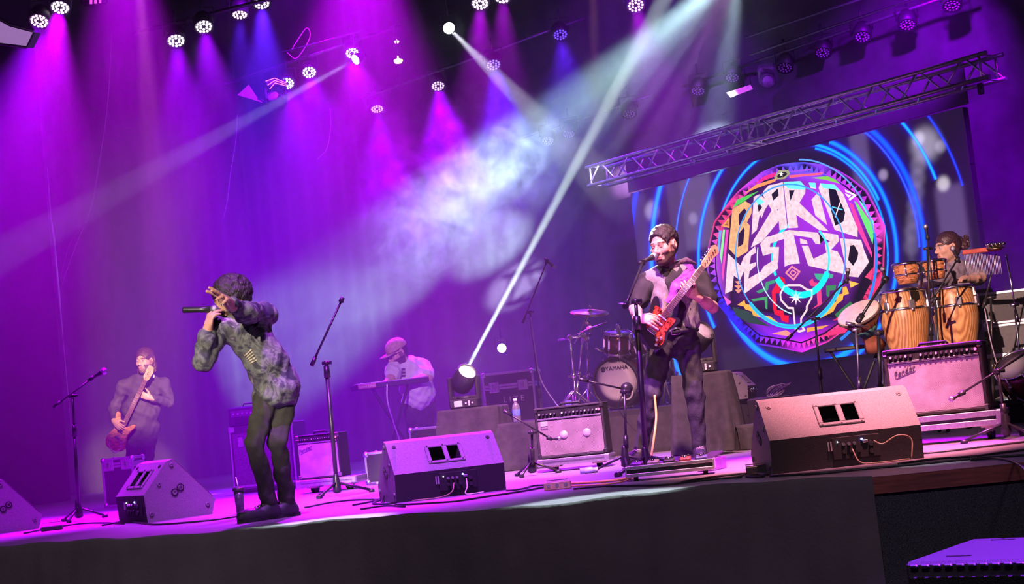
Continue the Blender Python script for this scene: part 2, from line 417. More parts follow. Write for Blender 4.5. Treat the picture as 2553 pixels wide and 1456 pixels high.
# small beam heads in the rig
def beam_head(px, py, y, d, s, label, es=22):
    o = at(px, py, y); t = thing('beam_light', label, 'stage light', o); Mf = aim_frame((0, 0, 0), d)
    b = MB(); b.lathe([(.001, -.2 * s), (.07 * s, -.19 * s), (.09 * s, -.05 * s), (.10 * s, .0), (.10 * s, .02 * s), (.09 * s, .02 * s), (.085 * s, .0), (.001, .0)], 20, Mf); b.build('housing', M_blk, t)
    l = MB(); l.lathe([(.085 * s, .003 * s), (.05 * s, .016 * s), (.001, .02 * s)], 20, Mf); l.build('lens', P('beam lens', (.8, .8, .8), .1, 0, 0, 10, emit=(.85, 1, .95), es=es * .5), t)
    y_ = MB(); y_.tube([V(d) * (-.08 * s) + V((-.11 * s, 0, 0)), V((-.11 * s, 0, .2 * s)), V((.11 * s, 0, .2 * s)), V(d) * (-.08 * s) + V((.11 * s, 0, 0))], .01 * s, 6); y_.cyl((0, 0, .2 * s), (0, 0, .45 * s), .014 * s); y_.build('yoke', M_blk, t)
    return t, o
d = (at(1300, 250, 14.0) - at(1120, 70, 16.5)).normalized(); t, o = beam_head(1119, 70, 16.5, d, .75, 'small white spot head with a thin beam to the right'); spot('beam', o + d * .06, o + d * 3, (.85, .85, 1), 6000, 4, .4, .02, t)
d = (at(400, 420, 16.0) - at(888, 150, 18.0)).normalized(); t, o = beam_head(887, 148, 18.0, d, .72, 'small white beam head shining down to the left across the drape'); spot('beam', o + d * .06, o + d * 3, (.75, .7, 1), 3800, 4.5, .4, .02, t)
# wash fan hung above the frame
FAN = at(1865, -231, 12.5)
t, o = moving_head('moving_head', 'large moving head above the picture that fans out pale beams', FAN, V((-.6, .2, -.7)), 1.0, 0, True, WH, 30)
for (px, py, y, col, pw, ang) in [(850, 735, 22.5, (.54, .92, .92), 30000, 11), (1060, 640, 21.5, (.6, .9, .95), 16000, 5.5), (1300, 520, 19.5, (.62, .85, 1), 24000, 6), (1420, 520, 18, (.7, .65, 1), 20000, 4.2), (1610, 380, 17.85, (.8, .35, 1), 11000, 5), (1690, 360, 17.5, (.85, .5, 1), 13000, 3), (1784, 325, 17.1, (.60, .80, 1), 12000, 7)]:
    q = at(px, py, y); dd = (q - o).normalized(); spot('fan_beam', o + dd * .05, q, col, pw, ang, 1.0 if ang > 9 else .8, .05, t)
# unseen violet floods added to fill the haze, drapes and floor
for (p_, a_, c_, w_, g_) in [(at(2300, -260, 13.0), at(2250, 350, 16.0), PURPLE, 900, 60), (at(2750, -150, 12.0), at(2560, 700, 14.5), PURPLE, 900, 55), (at(1650, -330, 13.5), at(1500, 600, 19), PURPLE, 1000, 64), (at(760, -330, 15.5), at(700, 700, 21), PURPLE, 1300, 64), (at(900, -260, 13.5), fl(900, 1245), MAG, 4800, 36), (at(300, -260, 13.0), fl(380, 1280), MAG, 3800, 36), (at(2000, -330, 10.5), fl(2100, 1130), MAG, 3800, 34)]:
    t = thing('fill_flood', 'added violet fill flood, unseen above the picture over ' + ('the truss', 'the big flight case', 'the haze', 'the left drape', 'the middle of the stage', 'the left of the stage', 'the largest wedge')[len([o for o in bpy.data.objects if o.name.startswith('fill_flood')])], 'stage light', p_)
    dd = (a_ - p_).normalized(); Mf = aim_frame((0, 0, 0), dd); b = MB(); b.lathe([(.001, -.2), (.1, -.18), (.13, -.05), (.13, .02), (.12, .02), (.11, -.02), (.001, -.02)], 20, Mf); b.build('housing', M_blk, t)
    b = MB(); b.lathe([(.108, -.012), (.001, -.006)], 20, Mf); b.build('lens', led_mat((.6, .1, 1), 2), t)
    b = MB(); b.cyl((0, 0, .1), (0, 0, .7), .012); b.build('hanger', M_blk, t)
    spot('fill_beam', p_ + dd * .05, a_, c_, w_, g_, .9, .08, t)
# red trimmed idle head
t, o = moving_head('moving_head', 'dark idle moving head with red edge light next to white PAR cans', at(690, 268, 18.6) + V((0, 0, .33)), V((-.2, -.8, .5)), .75, .3, True, es=0)
b = MB()
for k in range(3): b.tube([V((-.13 + .02 * k, -.15, -.03 - .05 * k)), V((-.02, -.17, -.0 - .03 * k)), V((.12, -.15, -.06 - .02 * k))], .005, 5)
b.build('trim_light', P('red edge light', (.5, .05, .1), .4, emit=(1, .08, .25), es=2.5), t)
t = thing('barn_door', 'pale triangular barn door flag beside the red trimmed moving head', 'light flag', at(640, 245, 18.6))
b = MB(); q = [at(592, 237, 18.6), at(620, 211, 18.65), at(642, 244, 18.6), at(655, 256, 18.55)]
b.grid([[q[0], q[1]], [q[3], q[2]]], False); b.grid([[p + V((0, .008, 0)) for p in (q[0], q[1])], [p + V((0, .008, 0)) for p in (q[3], q[2])]], False)
M_pale = P('pale reflector sheet', (.38, .34, .42), .5, 0, .1, 8)
b.build('flap', M_pale, t, True)
b = MB(); b.cyl(at(642, 246, 18.58), at(668, 256, 18.6), .014); b.build('hinge_arm', M_blk, t, True)
# big barn door fixture at the upper left; glow put into its pale panel
t = thing('barn_door_light', 'big barn door fixture with glow put into its pale panel at the upper left corner', 'stage light', at(20, 85, 13.0))
q = [at(-90, 20, 13.0), at(0, 52, 13.0), at(25, 66, 13.0), at(86, 82, 13.0), at(68, 119, 12.9), at(-90, 100, 12.9)]
b = MB(); n = len(q); b.add(q + [p + V((-.02, .25, .06)) for p in q], [tuple(range(n)), tuple(range(n, 2 * n))] + [(i, (i + 1) % n, n + (i + 1) % n, n + i) for i in range(n)]); b.build('housing', M_blk, t, True)
b = MB(); c = sum(q, V()) / n; b.add([p.lerp(c, .05) + V((0, -.006, 0)) for p in q] + [p.lerp(c, .05) + V((0, -.002, 0)) for p in q], [tuple(range(n)), tuple(range(n, 2 * n))] + [(i, (i + 1) % n, n + (i + 1) % n, n + i) for i in range(n)]); b.build('barn_door_glow', P('barn_door_glow', (.75, .7, .8), .5, 0, .08, 6, emit=(.62, .32, .80), es=.24), t, True)
b = MB(); b.tube([p + V((0, -.012, 0)) for p in (q[5], q[4])], .012, 6); b.tube([p + V((0, -.012, .02)) for p in q[:4]], .012, 6); b.build('frame', M_blk, t, True)
# ellipsoidal spot with flag right of the beams
t = thing('ellipsoidal_spot', 'ellipsoidal spotlight with a pale flag hanging above the truss', 'stage light', at(1880, 210, 16.2))
q = [at(1811, 231, 16.2), at(1871, 211, 16.2), at(1877, 222, 16.2), at(1822, 243, 16.2)]
b = MB(); b.add(q + [p + V((0, .02, 0)) for p in q], [(0, 1, 2, 3), (4, 5, 6, 7), (0, 1, 5, 4), (1, 2, 6, 5), (2, 3, 7, 6), (3, 0, 4, 7)]); b.build('flag', P('sheet with added glow', (.85, .6, .62), .5, emit=(.6, .25, .42), es=.12), t, True)  # glow put into the sheet by emission; the flag is no lamp
b = MB(); b.tube([at(1871, 211, 16.2), at(1869, 190, 16.2), at(1885, 185, 16.2)], .008, 6); b.build('flag_arm', M_blk, t, True)
lc = at(1914, 202, 16.2); dn = (V((-.2, -1, -.55))).normalized(); Mf = aim_frame(lc, dn)
b = MB(); b.lathe([(.001, -.36), (.07, -.35), (.085, -.2), (.075, -.03), (.08, 0), (.07, 0), (.001, -.02)], 20, Mf); b.box(lc - dn * .25, (.2, .2, .18), Mf.to_3x3(), .03); b.build('housing', P('grey housing', (.12, .11, .13), .5), t, True)
b = MB(); b.lathe([(.068, -.015), (.05, .0), (.001, .012)], 20, Mf); b.build('lens', M_lens, t, True)
# house lamps
for (px, py, y, lab) in [(993, 152, 17.5, 'small warm yellow lamp glowing in the dark rig'), (989, 104, 18.5, 'faint distant warm lamp row above the yellow lamp')]:
    t = thing('house_lamp', lab, 'lamp', at(px, py, y)); k = 1 if py > 120 else .6
    b = MB(); b.lathe([(.001, -.03 * k), (.04 * k, -.025 * k), (.055 * k, 0), (.05 * k, .015 * k), (.012 * k, .03 * k), (.008 * k, .06 * k), (.001, .062 * k)], 16); b.build('lamp_shade', P('warm lamp glass', (.8, .6, .3), .3, emit=(1, .62, .15), es=1.2), t)
    b = MB(); b.cyl((0, 0, .06 * k), (0, 0, .5), .006 * k, n=6); b.build('stem', M_blk, t)

# ---- pipes of the rig
M_pipe = P('dark steel pipe', (.10, .09, .11), .4, .6, .15, 20)
def pipe(a, b, r, label):
    m = MB(); m.cyl(a, b, r, n=8); tag(m.build('lighting_batten', M_pipe), label, 'pipe', 'battens of the overhead rig')
pipe(at(1860, 92, 15.8), at(2330, -62, 13.8), .014, 'thin steel batten over the truss, the upper of two')
pipe(at(1870, 136, 16.0), at(2390, -40, 13.8), .014, 'thin steel batten over the truss, the lower of two')
pipe(at(-60, 10, 14.7), at(330, -85, 14.7), .022, 'steel batten carrying the far left PAR cans')
pipe(at(330, 84, 15.7), at(900, -60, 15.7), .022, 'steel batten carrying the PAR cans over the left drape')
pipe(at(560, 210, 19.2), at(1000, 62, 19.2), .022, 'steel batten carrying the white PAR cans over the red trimmed head')
pipe(at(700, 132, 17), at(895, 78, 17), .010, 'thin batten with looping cable left of the yellow lamp')
pipe(at(1020, -12, 15.8), at(1660, -70, 15.8), .022, 'steel batten at the top edge above the magenta beam')
pipe(at(900, 245, 19.2), at(1460, 44, 17.9), .020, 'steel batten carrying the blue and lilac PAR cans')
pipe(at(1300, 345, 19.5), at(1620, 240, 17.7), .016, 'steel batten in the haze left of the truss')
pipe(at(1700, 216, 17.9), at(2420, -28, 14.5), .020, 'steel batten carrying the seven unlit PAR cans')
M_cab = P('black cable rubber', (.02, .02, .022), .45, 0, .1, 20)
M_pcab = P('grey cable', (.35, .30, .38), .45, 0, .1, 20)
def cable(pts, r, label, mat=None, k=8, name='cable', cat='cable', grp=None):
    m = MB(); m.tube(catmull(pts, k), r, 6); return tag(m.build(name, mat or M_cab), label, cat, grp)
cable([at(725, 128, 17), at(742, 100, 17), at(765, 70, 17), at(772, 95, 17), at(740, 145, 17), at(716, 132, 17)], .006, 'loop of cable on the thin batten left of the yellow lamp', M_pcab)
cable([at(278, 88, 17), at(272, 210, 17), at(265, 290, 17), at(248, 400, 17), at(225, 520, 17.2), at(190, 610, 17.4), at(152, 715, 17.5)], .006, 'long pale cable hanging in front of the left drape', M_pcab)
cable([at(255, 380, 17), at(222, 540, 17.1), at(178, 600, 17.2), at(150, 690, 17.3)], .003, 'second thin strand beside the long hanging cable', M_pcab)
cable([at(592, 285, 21), at(588, 350, 21), at(575, 430, 21), at(567, 500, 21), at(555, 550, 21)], .006, 'thin cable hanging below the triangular flag', M_pcab)
cable([at(823, 270, 21), at(824, 320, 21), at(815, 370, 21), at(790, 398, 21)], .006, 'thin hooked cable hanging under the white beam', M_pcab)
t = MB(); t.tube([at(118, 420, 17.6), at(126, 540, 17.6), at(134, 600, 17.6), at(147, 740, 17.6), at(157, 845, 17.6), V((at(195, 1250, 17.6).x, 17.6, 0.0))], [.005, .012, .019, .017, .005, .003], 6)
tag(t.build('drape_light_slit', P('pale slit strip', (.8, .8, .85), .3, .3, .05, 10)), 'slender pale strip standing in for light through the left drape gap', 'light slit')  # light in the gap between drapes, modelled as a pale strip

# ---- box truss over the screen
TL = at(1480, 441, 0) if False else None
def on_screen_plane(px, py, off=0.0):
    d_ = ray(px, py); p0 = SL + sn * off; k = (p0 - CAM).dot(sn) / d_.dot(sn); return CAM + d_ * k
tc0 = on_screen_plane(1484, 442, .55); tc1 = on_screen_plane(2484, 163, .55)
zc = (tc0.z + tc1.z) / 2; tz = .105; ty = .125
tt = thing('truss', 'long aluminium box truss spanning above the LED screen', 'truss', (tc0.x, tc0.y, tc0.z))
def tp(s, a, b):
    q = tc0.lerp(tc1, s); return V((q.x, q.y, q.z)) + sn * (ty * a) + V((0, 0, tz * b))
for a in (-1, 1):
    for b in (-1, 1):
        m = MB(); m.cyl(tp(0, a, b), tp(1, a, b), .020, n=10); m.build('chord', M_alu, tt, True)
Lt = (tc1 - tc0).length; nb = 22
for a in (-1, 1):
    for i in range(nb):
        s0, s1 = (i + .08) / nb, (i + .92) / nb; up = (i % 2 == 0)
        m = MB(); m.cyl(tp(s0, a, -1 if up else 1), tp(s1, a, 1 if up else -1), .010, n=6); m.build('brace', M_alu, tt, True)
for b in (-1, 1):
    for i in range(0, nb, 2):
        s0, s1 = (i + .08) / nb, (i + .92) / nb
        m = MB(); m.cyl(tp(s0, -1, b), tp(s1, 1, b), .009, n=6); m.build('cross_brace', M_alu, tt, True)
for s in (0.012, .45, .47, .985):
    for a in (-1, 1):
        m = MB(); m.cyl(tp(s, a, -1), tp(s, a, 1), .012, n=6); m.build('end_post', M_alu, tt, True)
    for b in (-1, 1):
        m = MB(); m.cyl(tp(s, -1, b), tp(s, 1, b), .012, n=6); m.build('end_bar', M_alu, tt, True)
m = MB(); q = tp(.965, 0, -1); m.box(q - V((0, 0, .06)), (.05, .05, .10), rotz(YAW).to_3x3(), .01); m.build('clamp', M_blk, tt, True)
# ================================================================== LED screen with its picture
zt = SL.z; zb = on_screen_plane(1600, 951).z; zt = (SL.z + SR.z) / 2
SWd = V((SR.x - SL.x, SR.y - SL.y, 0)).length
SO = V((SL.x, SL.y, zb)); SH = zt - zb
scr = thing('led_screen', 'large LED video wall showing a round lettered emblem ringed in blue', 'screen', (SO.x, SO.y, 0), YAW)
def S(px, py):                                            # pixel -> metres on the screen face
    q = on_screen_plane(px, py) - SO; return (q.dot(sd), q.z)
MS = lambda off: frame((0, -off, zb), (1, 0, 0), (0, 0, 1), (0, -1, 0))   # 2-D picture to local 3-D
nx, nz_ = 9, 4
pm = MB(); cw, ch = SWd / nx, SH / nz_
proto_me = None
for i in range(nx):
    for j in range(nz_):
        if proto_me is None:
            m = MB(); m.box((0, .045, 0), (cw - .004, .09, ch - .004), None, .004); ob = m.build('cabinet', P('led cabinet black', (.012, .012, .014), .6), scr); proto_me = ob.data
        else:
            ob = bpy.data.objects.new('cabinet', proto_me); COL.objects.link(ob); ob.parent = scr
        ob.location = ((i + .5) * cw, 0, zb + (j + .5) * ch)
def attr_mesh(name, verts, faces, cols, mat, parent, weld=False):
    me = bpy.data.meshes.new(name); me.from_pydata(verts, [], faces)
    a = me.color_attributes.new('Col', 'FLOAT_COLOR', 'POINT')
    a.data.foreach_set('color', np.concatenate([np.asarray(cols, dtype=np.float32), np.ones((len(cols), 1), np.float32)], 1).ravel())
    if weld:
        bm = bmesh.new(); bm.from_mesh(me); bmesh.ops.remove_doubles(bm, verts=bm.verts, dist=1e-4); bm.to_mesh(me); bm.free()
    me.materials.append(mat); me.update(); o = bpy.data.objects.new(name, me); COL.objects.link(o); o.parent = parent; return o
LC = S(1990, 640)
def circ(px, py): q = S(px, py); return math.hypot(q[0] - LC[0], q[1] - LC[1])
# picture background: grey panels, soft lamps, blue rings
GX, GZ = 460, 230
X, Z = np.meshgrid(np.linspace(0.002, SWd - .002, GX), np.linspace(.002, SH - .002, GZ))
bg = np.zeros((GZ, GX, 3)); bg[:] = (.006, .002, .014)
bg += np.array([.008, .003, .014]) * (0.5 + .5 * (Z / SH))[..., None]
def panel(p0, p1, col, soft=.015):
    a, b = S(*p0), S(*p1); x0, x1 = sorted((a[0], b[0])); z0, z1 = sorted((a[1], b[1]))
    w = (1 / (1 + np.exp(-(X - x0) / soft))) * (1 / (1 + np.exp((X - x1) / soft))) * (1 / (1 + np.exp(-(Z - z0) / soft))) * (1 / (1 + np.exp((Z - z1) / soft)))
    bg[:] = bg * (1 - w[..., None] * .85) + w[..., None] * np.array(col)
def blob(px, py, r, col, st=1.0):
    c = S(px, py); d = np.hypot(X - c[0], Z - c[1]); w = np.exp(-(d / r) ** 4) * st; bg[:] += w[..., None] * np.array(col)
panel((1575, 490), (1655, 900), (.05, .03, .085)); panel((1690, 450), (1790, 610), (.10, .075, .16)); panel((1660, 460), (1720, 700), (.06, .04, .10))
panel((2115, 325), (2215, 780), (.10, .065, .17)); panel((2330, 470), (2425, 660), (.10, .06, .17)); panel((2255, 560), (2300, 800), (.05, .04, .10)); panel((1800, 870), (2460, 940), (.02, .015, .03))
blob(2307, 360, .16, (.30, .27, .36)); blob(2290, 345, .07, (.3, .28, .34)); blob(2345, 365, .06, (.2, .18, .25)); blob(2352, 458, .07, (.5, .45, .5)); blob(2202, 436, .055, (.28, .22, .36)); blob(1625, 525, .11, (.30, .25, .38)); blob(1728, 545, .07, (.16, .13, .24))
for k in range(7): blob(2290 - k * 3, 410 + 34 * k, .09, (.13, .11, .18), .9 - .06 * k)
RAD = np.hypot(X - LC[0], Z - LC[1])
def ring(r, w, col, a0=None, a1=None, st=1.0, cx=None):
    rr = RAD if cx is None else np.hypot(X - cx[0], Z - cx[1])
    c0 = LC if cx is None else cx
    ang = np.degrees(np.arctan2(Z - c0[1], X - c0[0])) % 360
    m = np.ones_like(rr)
    if a0 is not None:
        m = (((ang - a0) % 360) <= ((a1 - a0) % 360)).astype(float)
    g = np.exp(-((rr - r) / w) ** 4) * m * st; gl = np.exp(-((rr - r) / (w * 2.2)) ** 2) * m * st
    core = np.exp(-((rr - r) / (w * .55)) ** 4) * m * st
    bg[:] = bg * (1 - .8 * g[..., None]) + gl[..., None] * np.array((.0, .0, .35)) * .6 + g[..., None] * np.array((.0, .05, .95)) + core[..., None] * np.array(col)
CY = (.0, .50, .85)
r1 = circ(2055, 367)
ring(r1, .020, CY, 20, 300); ring(r1 * 1.06, .030, (.0, .28, .8), 300, 62); ring(r1 * .97, .012, CY, 340, 70)
ring(circ(2247, 303) * 1.0, .020, CY, 15, 75); ring(circ(2315, 290), .010, (.02, .02, .6), 10, 70); ring(circ(2175, 400) * 1.12, .012, (.05, .1, .9), 355, 90)
ring(circ(2290, 520), .034, (.0, .08, .9), 350, 50)
ring(circ(1638, 500), .052, (.0, .30, .9), 120, 235); ring(circ(1583, 500), .040, (.0, .0, .5), 130, 215); ring(circ(1700, 500), .014, (.05, .25, .9), 120, 175); ring(circ(1780, 460), .030, (.0, .35, .95), 128, 205)
ring(circ(1950, 905), .040, (.0, .35, .9), 205, 300)
vs = [(float(x), -.001, float(z) + zb) for x, z in zip(X.ravel(), Z.ravel())]
fs = [(j * GX + i, j * GX + i + 1, (j + 1) * GX + i + 1, (j + 1) * GX + i) for j in range(GZ - 1) for i in range(GX - 1)]
attr_mesh('picture', vs, fs, bg.reshape(-1, 3), EM('screen picture light', 'Col', .6), scr)
LN = {}
def Z1(zx, zy): return S(1750 + zx / 2.8, 380 + zy / 2.8)
shapes = {}                                                # colour layers: (layer, textured) -> verts, faces, cols
PART = [None]; NP = [0]
def poly(pts, col, layer=3, tex=False, raw=False, cols=None):
    q = pts if raw else [Z1(*p) for p in pts]
    NP[0] += 1
    bm = shapes.setdefault((PART[0] or ('letter_block' if tex else 'emblem_patch'), 0 if PART[0] else NP[0], tex), ([], [], []))
    o = len(bm[0]); bm[0].extend([(p[0], -.0012 - .0012 * layer, p[1] + zb) for p in q])
    bm[2].extend(cols if cols else [lin(*col)] * len(q)); bm[1].append(tuple(range(o, o + len(q))))
def stroke(pts, w, col, layer, closed=False):
    q = [V(Z1(*p)) for p in pts]; n = len(q)
    for i in range(n if closed else n - 1):
        a, b = q[i], q[(i + 1) % n]; d_ = (b - a).normalized(); nn = V((-d_.y, d_.x)) * w; e = d_ * w * .6
        poly([a - e + nn, b + e + nn, b + e - nn, a - e - nn], col, layer, raw=True)
rim = [(720, 68), (830, 82), (930, 110), (1040, 175), (1150, 265), (1215, 380), (1280, 510), (1278, 640), (1272, 800), (1240, 930), (1170, 1060), (1060, 1200), (880, 1325), (700, 1397), (540, 1365), (380, 1340), (260, 1240), (165, 1125), (90, 1040), (55, 930), (38, 820), (38, 690), (60, 590), (85, 485), (140, 410), (200, 330), (260, 265), (330, 205), (420, 135), (540, 85), (640, 70)]
rimc = [(90, 80, 255), (140, 60, 250), (180, 50, 240), (200, 50, 235), (210, 50, 230), (225, 60, 220), (235, 70, 200), (245, 60, 150), (250, 50, 120), (255, 50, 110), (255, 30, 110), (255, 60, 130), (240, 60, 180), (210, 40, 230), (150, 40, 245), (60, 30, 255), (40, 30, 255), (40, 30, 255), (90, 50, 240), (150, 60, 220), (170, 70, 210), (190, 70, 190), (230, 70, 140), (255, 60, 120), (255, 60, 110), (240, 60, 150), (220, 60, 200), (190, 60, 230), (150, 60, 245), (110, 70, 255), (95, 80, 255)]
cx, cz = 660, 730
PART[0] = 'emblem_rim'
rq = [V(Z1(*p)) for p in rim]; cq = V(Z1(cx, cz)); nrm_ = len(rq)
def inner(k): return [cq.lerp(p, k) for p in rq]
in0, in1, in2 = inner(1.0), inner(.975), inner(.905)
for i in range(nrm_):
    j = (i + 1) % nrm_; c0, c1 = lin(*rimc[i]), lin(*rimc[j])
    poly([in0[i], in0[j], in1[j], in1[i]], None, 1, raw=True, cols=[c0, c1, c1, c0])
    poly([in1[i], in1[j], in2[j], in2[i]], (14, 6, 30), 1, raw=True)
    n = max(2, int((in1[j] - in1[i]).length / .065))
    for k in range(n):
        a, b = in2[i].lerp(in2[j], k / n), in2[i].lerp(in2[j], (k + 1) / n); c = in1[i].lerp(in1[j], (k + .5) / n)
        poly([a, b, c], rimc[i], 2, raw=True)
poly(inner(.905), (9, 5, 18), 2, raw=True)
for i in range(nrm_):                                      # inner rule of the rim
    j = (i + 1) % nrm_; a, b = inner(.905), inner(.89)
    poly([a[i], a[j], b[j], b[i]], rimc[i] if i in (22, 23, 24, 25, 0, 1, 29, 30, 6, 7, 8) else (14, 6, 30), 3, raw=True)
PART[0] = None
for pts, col in [([(215, 392), (250, 328), (402, 268), (300, 340)], (70, 190, 70)), ([(290, 292), (380, 225), (525, 180), (515, 202), (380, 252)], (255, 140, 80)),
    ([(370, 222), (440, 165), (515, 140), (520, 165)], (230, 40, 130)), ([(610, 132), (760, 112), (770, 125), (625, 142)], (150, 70, 220)), ([(610, 160), (850, 140), (840, 155), (615, 178)], (255, 90, 120)),
    ([(760, 178), (880, 165), (935, 190), (970, 220), (860, 190)], (120, 190, 70)), ([(505, 170), (540, 125), (605, 122), (618, 150), (580, 185), (520, 190)], (150, 150, 110)),
    ([(150, 540), (165, 540), (140, 780), (128, 720)], (130, 220, 140)), ([(172, 540), (190, 540), (150, 900), (140, 850)], (235, 70, 170)), ([(122, 545), (140, 545), (122, 700), (112, 650)], (90, 160, 240)),
    ([(1030, 350), (1055, 360), (1190, 700), (1190, 735), (1090, 540)], (240, 60, 150)), ([(1065, 340), (1085, 350), (1205, 520), (1195, 640)], (100, 210, 110)), ([(1095, 330), (1120, 350), (1200, 480), (1205, 515)], (90, 220, 190)),
    ([(1140, 870), (1195, 805), (1185, 890)], (250, 60, 110)), ([(150, 995), (210, 1045), (180, 1070)], (235, 90, 190)), ([(195, 450), (140, 515), (195, 528)], (240, 150, 70)), ([(188, 472), (158, 508), (188, 514)], (90, 10, 20)),
    ([(1000, 258), (1085, 298), (1035, 338), (1025, 325), (1060, 300), (1005, 275)], (235, 225, 235)), ([(1000, 285), (1045, 300), (1025, 318)], (235, 225, 235)),
    ([(520, 920), (550, 865), (580, 880), (585, 915), (552, 930), (545, 980), (517, 985), (525, 1100), (570, 1105), (575, 1135), (610, 1140), (605, 1190), (560, 1175), (550, 1145), (510, 1130), (500, 1090), (490, 970)], (225, 20, 40)),
    ([(750, 900), (775, 880), (785, 905), (830, 915), (835, 960), (840, 1060), (770, 1095), (810, 1060), (800, 940), (760, 930)], (225, 60, 120)),
    ([(380, 970), (440, 945), (450, 905), (520, 885), (515, 910), (470, 925), (465, 960), (400, 985)], (50, 140, 100)), ([(345, 1025), (460, 1005), (460, 1095), (445, 1090), (440, 1030), (360, 1040)], (60, 150, 90)),
    ([(785, 845), (920, 850), (915, 875), (870, 880), (865, 910), (830, 900), (800, 880)], (60, 160, 130)), ([(870, 930), (940, 925), (935, 960), (895, 965), (890, 1010), (872, 1000)], (50, 120, 80)), ([(215, 1080), (330, 1110), (420, 1180), (480, 1215), (330, 1190), (240, 1140)], (28, 62, 44)), ([(930, 1130), (1040, 1040), (1060, 1070), (1000, 1100), (950, 1160)], (40, 110, 60)),
    ([(250, 1065), (300, 1030), (305, 1055), (350, 1070), (355, 1095), (405, 1110), (415, 1135), (480, 1145), (570, 1215), (500, 1205), (410, 1150), (360, 1140), (350, 1110), (305, 1095), (295, 1075)], (250, 165, 60)),
    ([(805, 1170), (860, 1090), (940, 1040), (945, 995), (985, 985), (985, 940), (1010, 935), (1030, 985), (990, 1000), (985, 1030), (945, 1060), (920, 1110)], (250, 165, 60)), ([(1030, 895), (1100, 915), (1040, 945)], (250, 180, 70)),
    ([(490, 1265), (590, 1240), (640, 1270), (620, 1285)], (250, 140, 130)), ([(735, 1225), (890, 1205), (840, 1230), (735, 1255)], (250, 150, 60)), ([(820, 1290), (960, 1220), (1040, 1215), (1000, 1260)], (250, 50, 110)), ([(915, 1175), (1010, 1110), (1060, 1090), (1000, 1160)], (220, 40, 70)),
    ([(232, 900), (280, 895), (258, 925)], (250, 140, 110)), ([(228, 930), (284, 925), (258, 955)], (250, 140, 110)), ([(232, 958), (282, 955), (258, 985)], (250, 140, 110))]:
    poly(pts, col, 4)
poly([(527, 168), (548, 140), (590, 138), (600, 152), (575, 172), (535, 178)], (30, 26, 22), 5)
def star(c, r, n, col, layer, rin=.4, rot=0):
    poly([(c[0] + (r if k % 2 == 0 else r * rin) * math.sin(math.pi * k / n + rot) * .92, c[1] - (r if k % 2 == 0 else r * rin) * math.cos(math.pi * k / n + rot)) for k in range(2 * n)], col, layer)
star((557, 152), 20, 5, (240, 235, 225), 6); star((660, 1012), 56, 8, (235, 215, 215), 5, .32)
PART[0] = 'emblem_outline'
stroke([(575, 935), (610, 927), (690, 927), (735, 957), (770, 962), (770, 1010), (735, 1075), (735, 1100), (695, 1160), (695, 1205), (720, 1240), (680, 1250), (655, 1230), (640, 1087), (605, 1085), (555, 1030), (550, 990)], .011, (235, 200, 205), 5, True)
stroke([(590, 840), (632, 797), (685, 832), (643, 888)], .010, (235, 130, 150), 5, True); stroke([(618, 842), (636, 822), (660, 838), (641, 862)], .007, (235, 130, 150), 5, True)
PART[0] = None
LT = (236, 200, 212); LO = (232, 170, 110)
letters = [([(215, 400), (305, 340), (350, 365), (350, 425), (318, 490), (338, 508), (325, 690), (250, 735), (190, 670), (200, 560), (213, 430)], LO),
    ([(365, 310), (405, 292), (476, 350), (442, 402), (420, 460), (408, 430), (388, 540), (350, 575), (355, 480)], LT),
    ([(520, 220), (568, 207), (600, 528), (545, 543), (535, 400)], LT), ([(430, 275), (470, 230), (530, 218), (540, 390), (500, 420), (430, 300)], LT), ([(505, 380), (548, 420), (540, 480), (420, 625), (345, 665), (365, 612)], LT),
    ([(573, 207), (628, 203), (675, 525), (607, 530)], LT), ([(573, 207), (690, 200), (727, 240), (725, 282), (672, 372), (620, 350), (600, 230)], LT), ([(632, 330), (684, 352), (888, 550), (820, 541), (640, 420)], LT),
    ([(748, 210), (796, 212), (800, 256), (762, 248)], LT), ([(768, 330), (818, 275), (878, 507), (795, 440)], LT),
    ([(830, 215), (930, 225), (990, 290), (1090, 530), (1090, 592), (930, 540), (850, 330), (818, 250)], LT),
    ([(185, 705), (237, 760), (215, 965), (165, 987)], LT), ([(185, 705), (284, 800), (270, 892), (213, 850)], LT),
    ([(246, 850), (296, 731), (322, 765), (268, 897)], LT),
    ([(295, 730), (375, 655), (382, 700), (347, 720), (337, 780), (382, 765), (380, 790), (337, 830), (328, 880), (530, 768), (536, 810), (300, 987)], LT),
    ([(410, 640), (450, 592), (592, 553), (586, 600), (482, 635), (477, 660), (542, 660), (537, 765), (440, 845), (415, 830), (435, 795), (500, 755), (500, 702), (430, 722)], LT),
    ([(500, 577), (610, 541), (810, 560), (836, 600), (830, 642), (796, 637), (770, 597), (645, 577), (687, 775), (625, 780), (580, 797), (578, 604)], LT),
    ([(688, 600), (735, 614), (742, 640), (690, 636)], LT), ([(700, 650), (746, 650), (782, 745), (860, 775), (745, 787)], LT),
    ([(820, 555), (955, 575), (960, 620), (905, 680), (950, 692), (985, 750), (1010, 852), (745, 790), (782, 742), (872, 700), (862, 640), (900, 620), (850, 600)], LT),
    ([(965, 600), (1115, 610), (1135, 680), (1170, 765), (1095, 872), (1030, 865), (990, 720)], LT)]
for pts, col in letters: poly(pts, col, 6, True)
for pts in [[(262, 432), (300, 390), (314, 405), (302, 468), (262, 512)], [(258, 572), (298, 522), (303, 545), (292, 640), (256, 662)], [(392, 372), (406, 356), (424, 384), (400, 416)],
    [(490, 292), (534, 252), (541, 300), (502, 336)], [(612, 264), (652, 264), (622, 338)], [(888, 250), (940, 262), (966, 330), (1004, 420), (992, 482), (935, 512), (905, 400)],
    [(1040, 650), (1066, 645), (1096, 700), (1090, 742), (1060, 792), (1025, 750)], [(822, 560), (850, 600), (895, 618), (850, 615), (832, 640)]]:
    poly(pts, (10, 5, 20), 7)
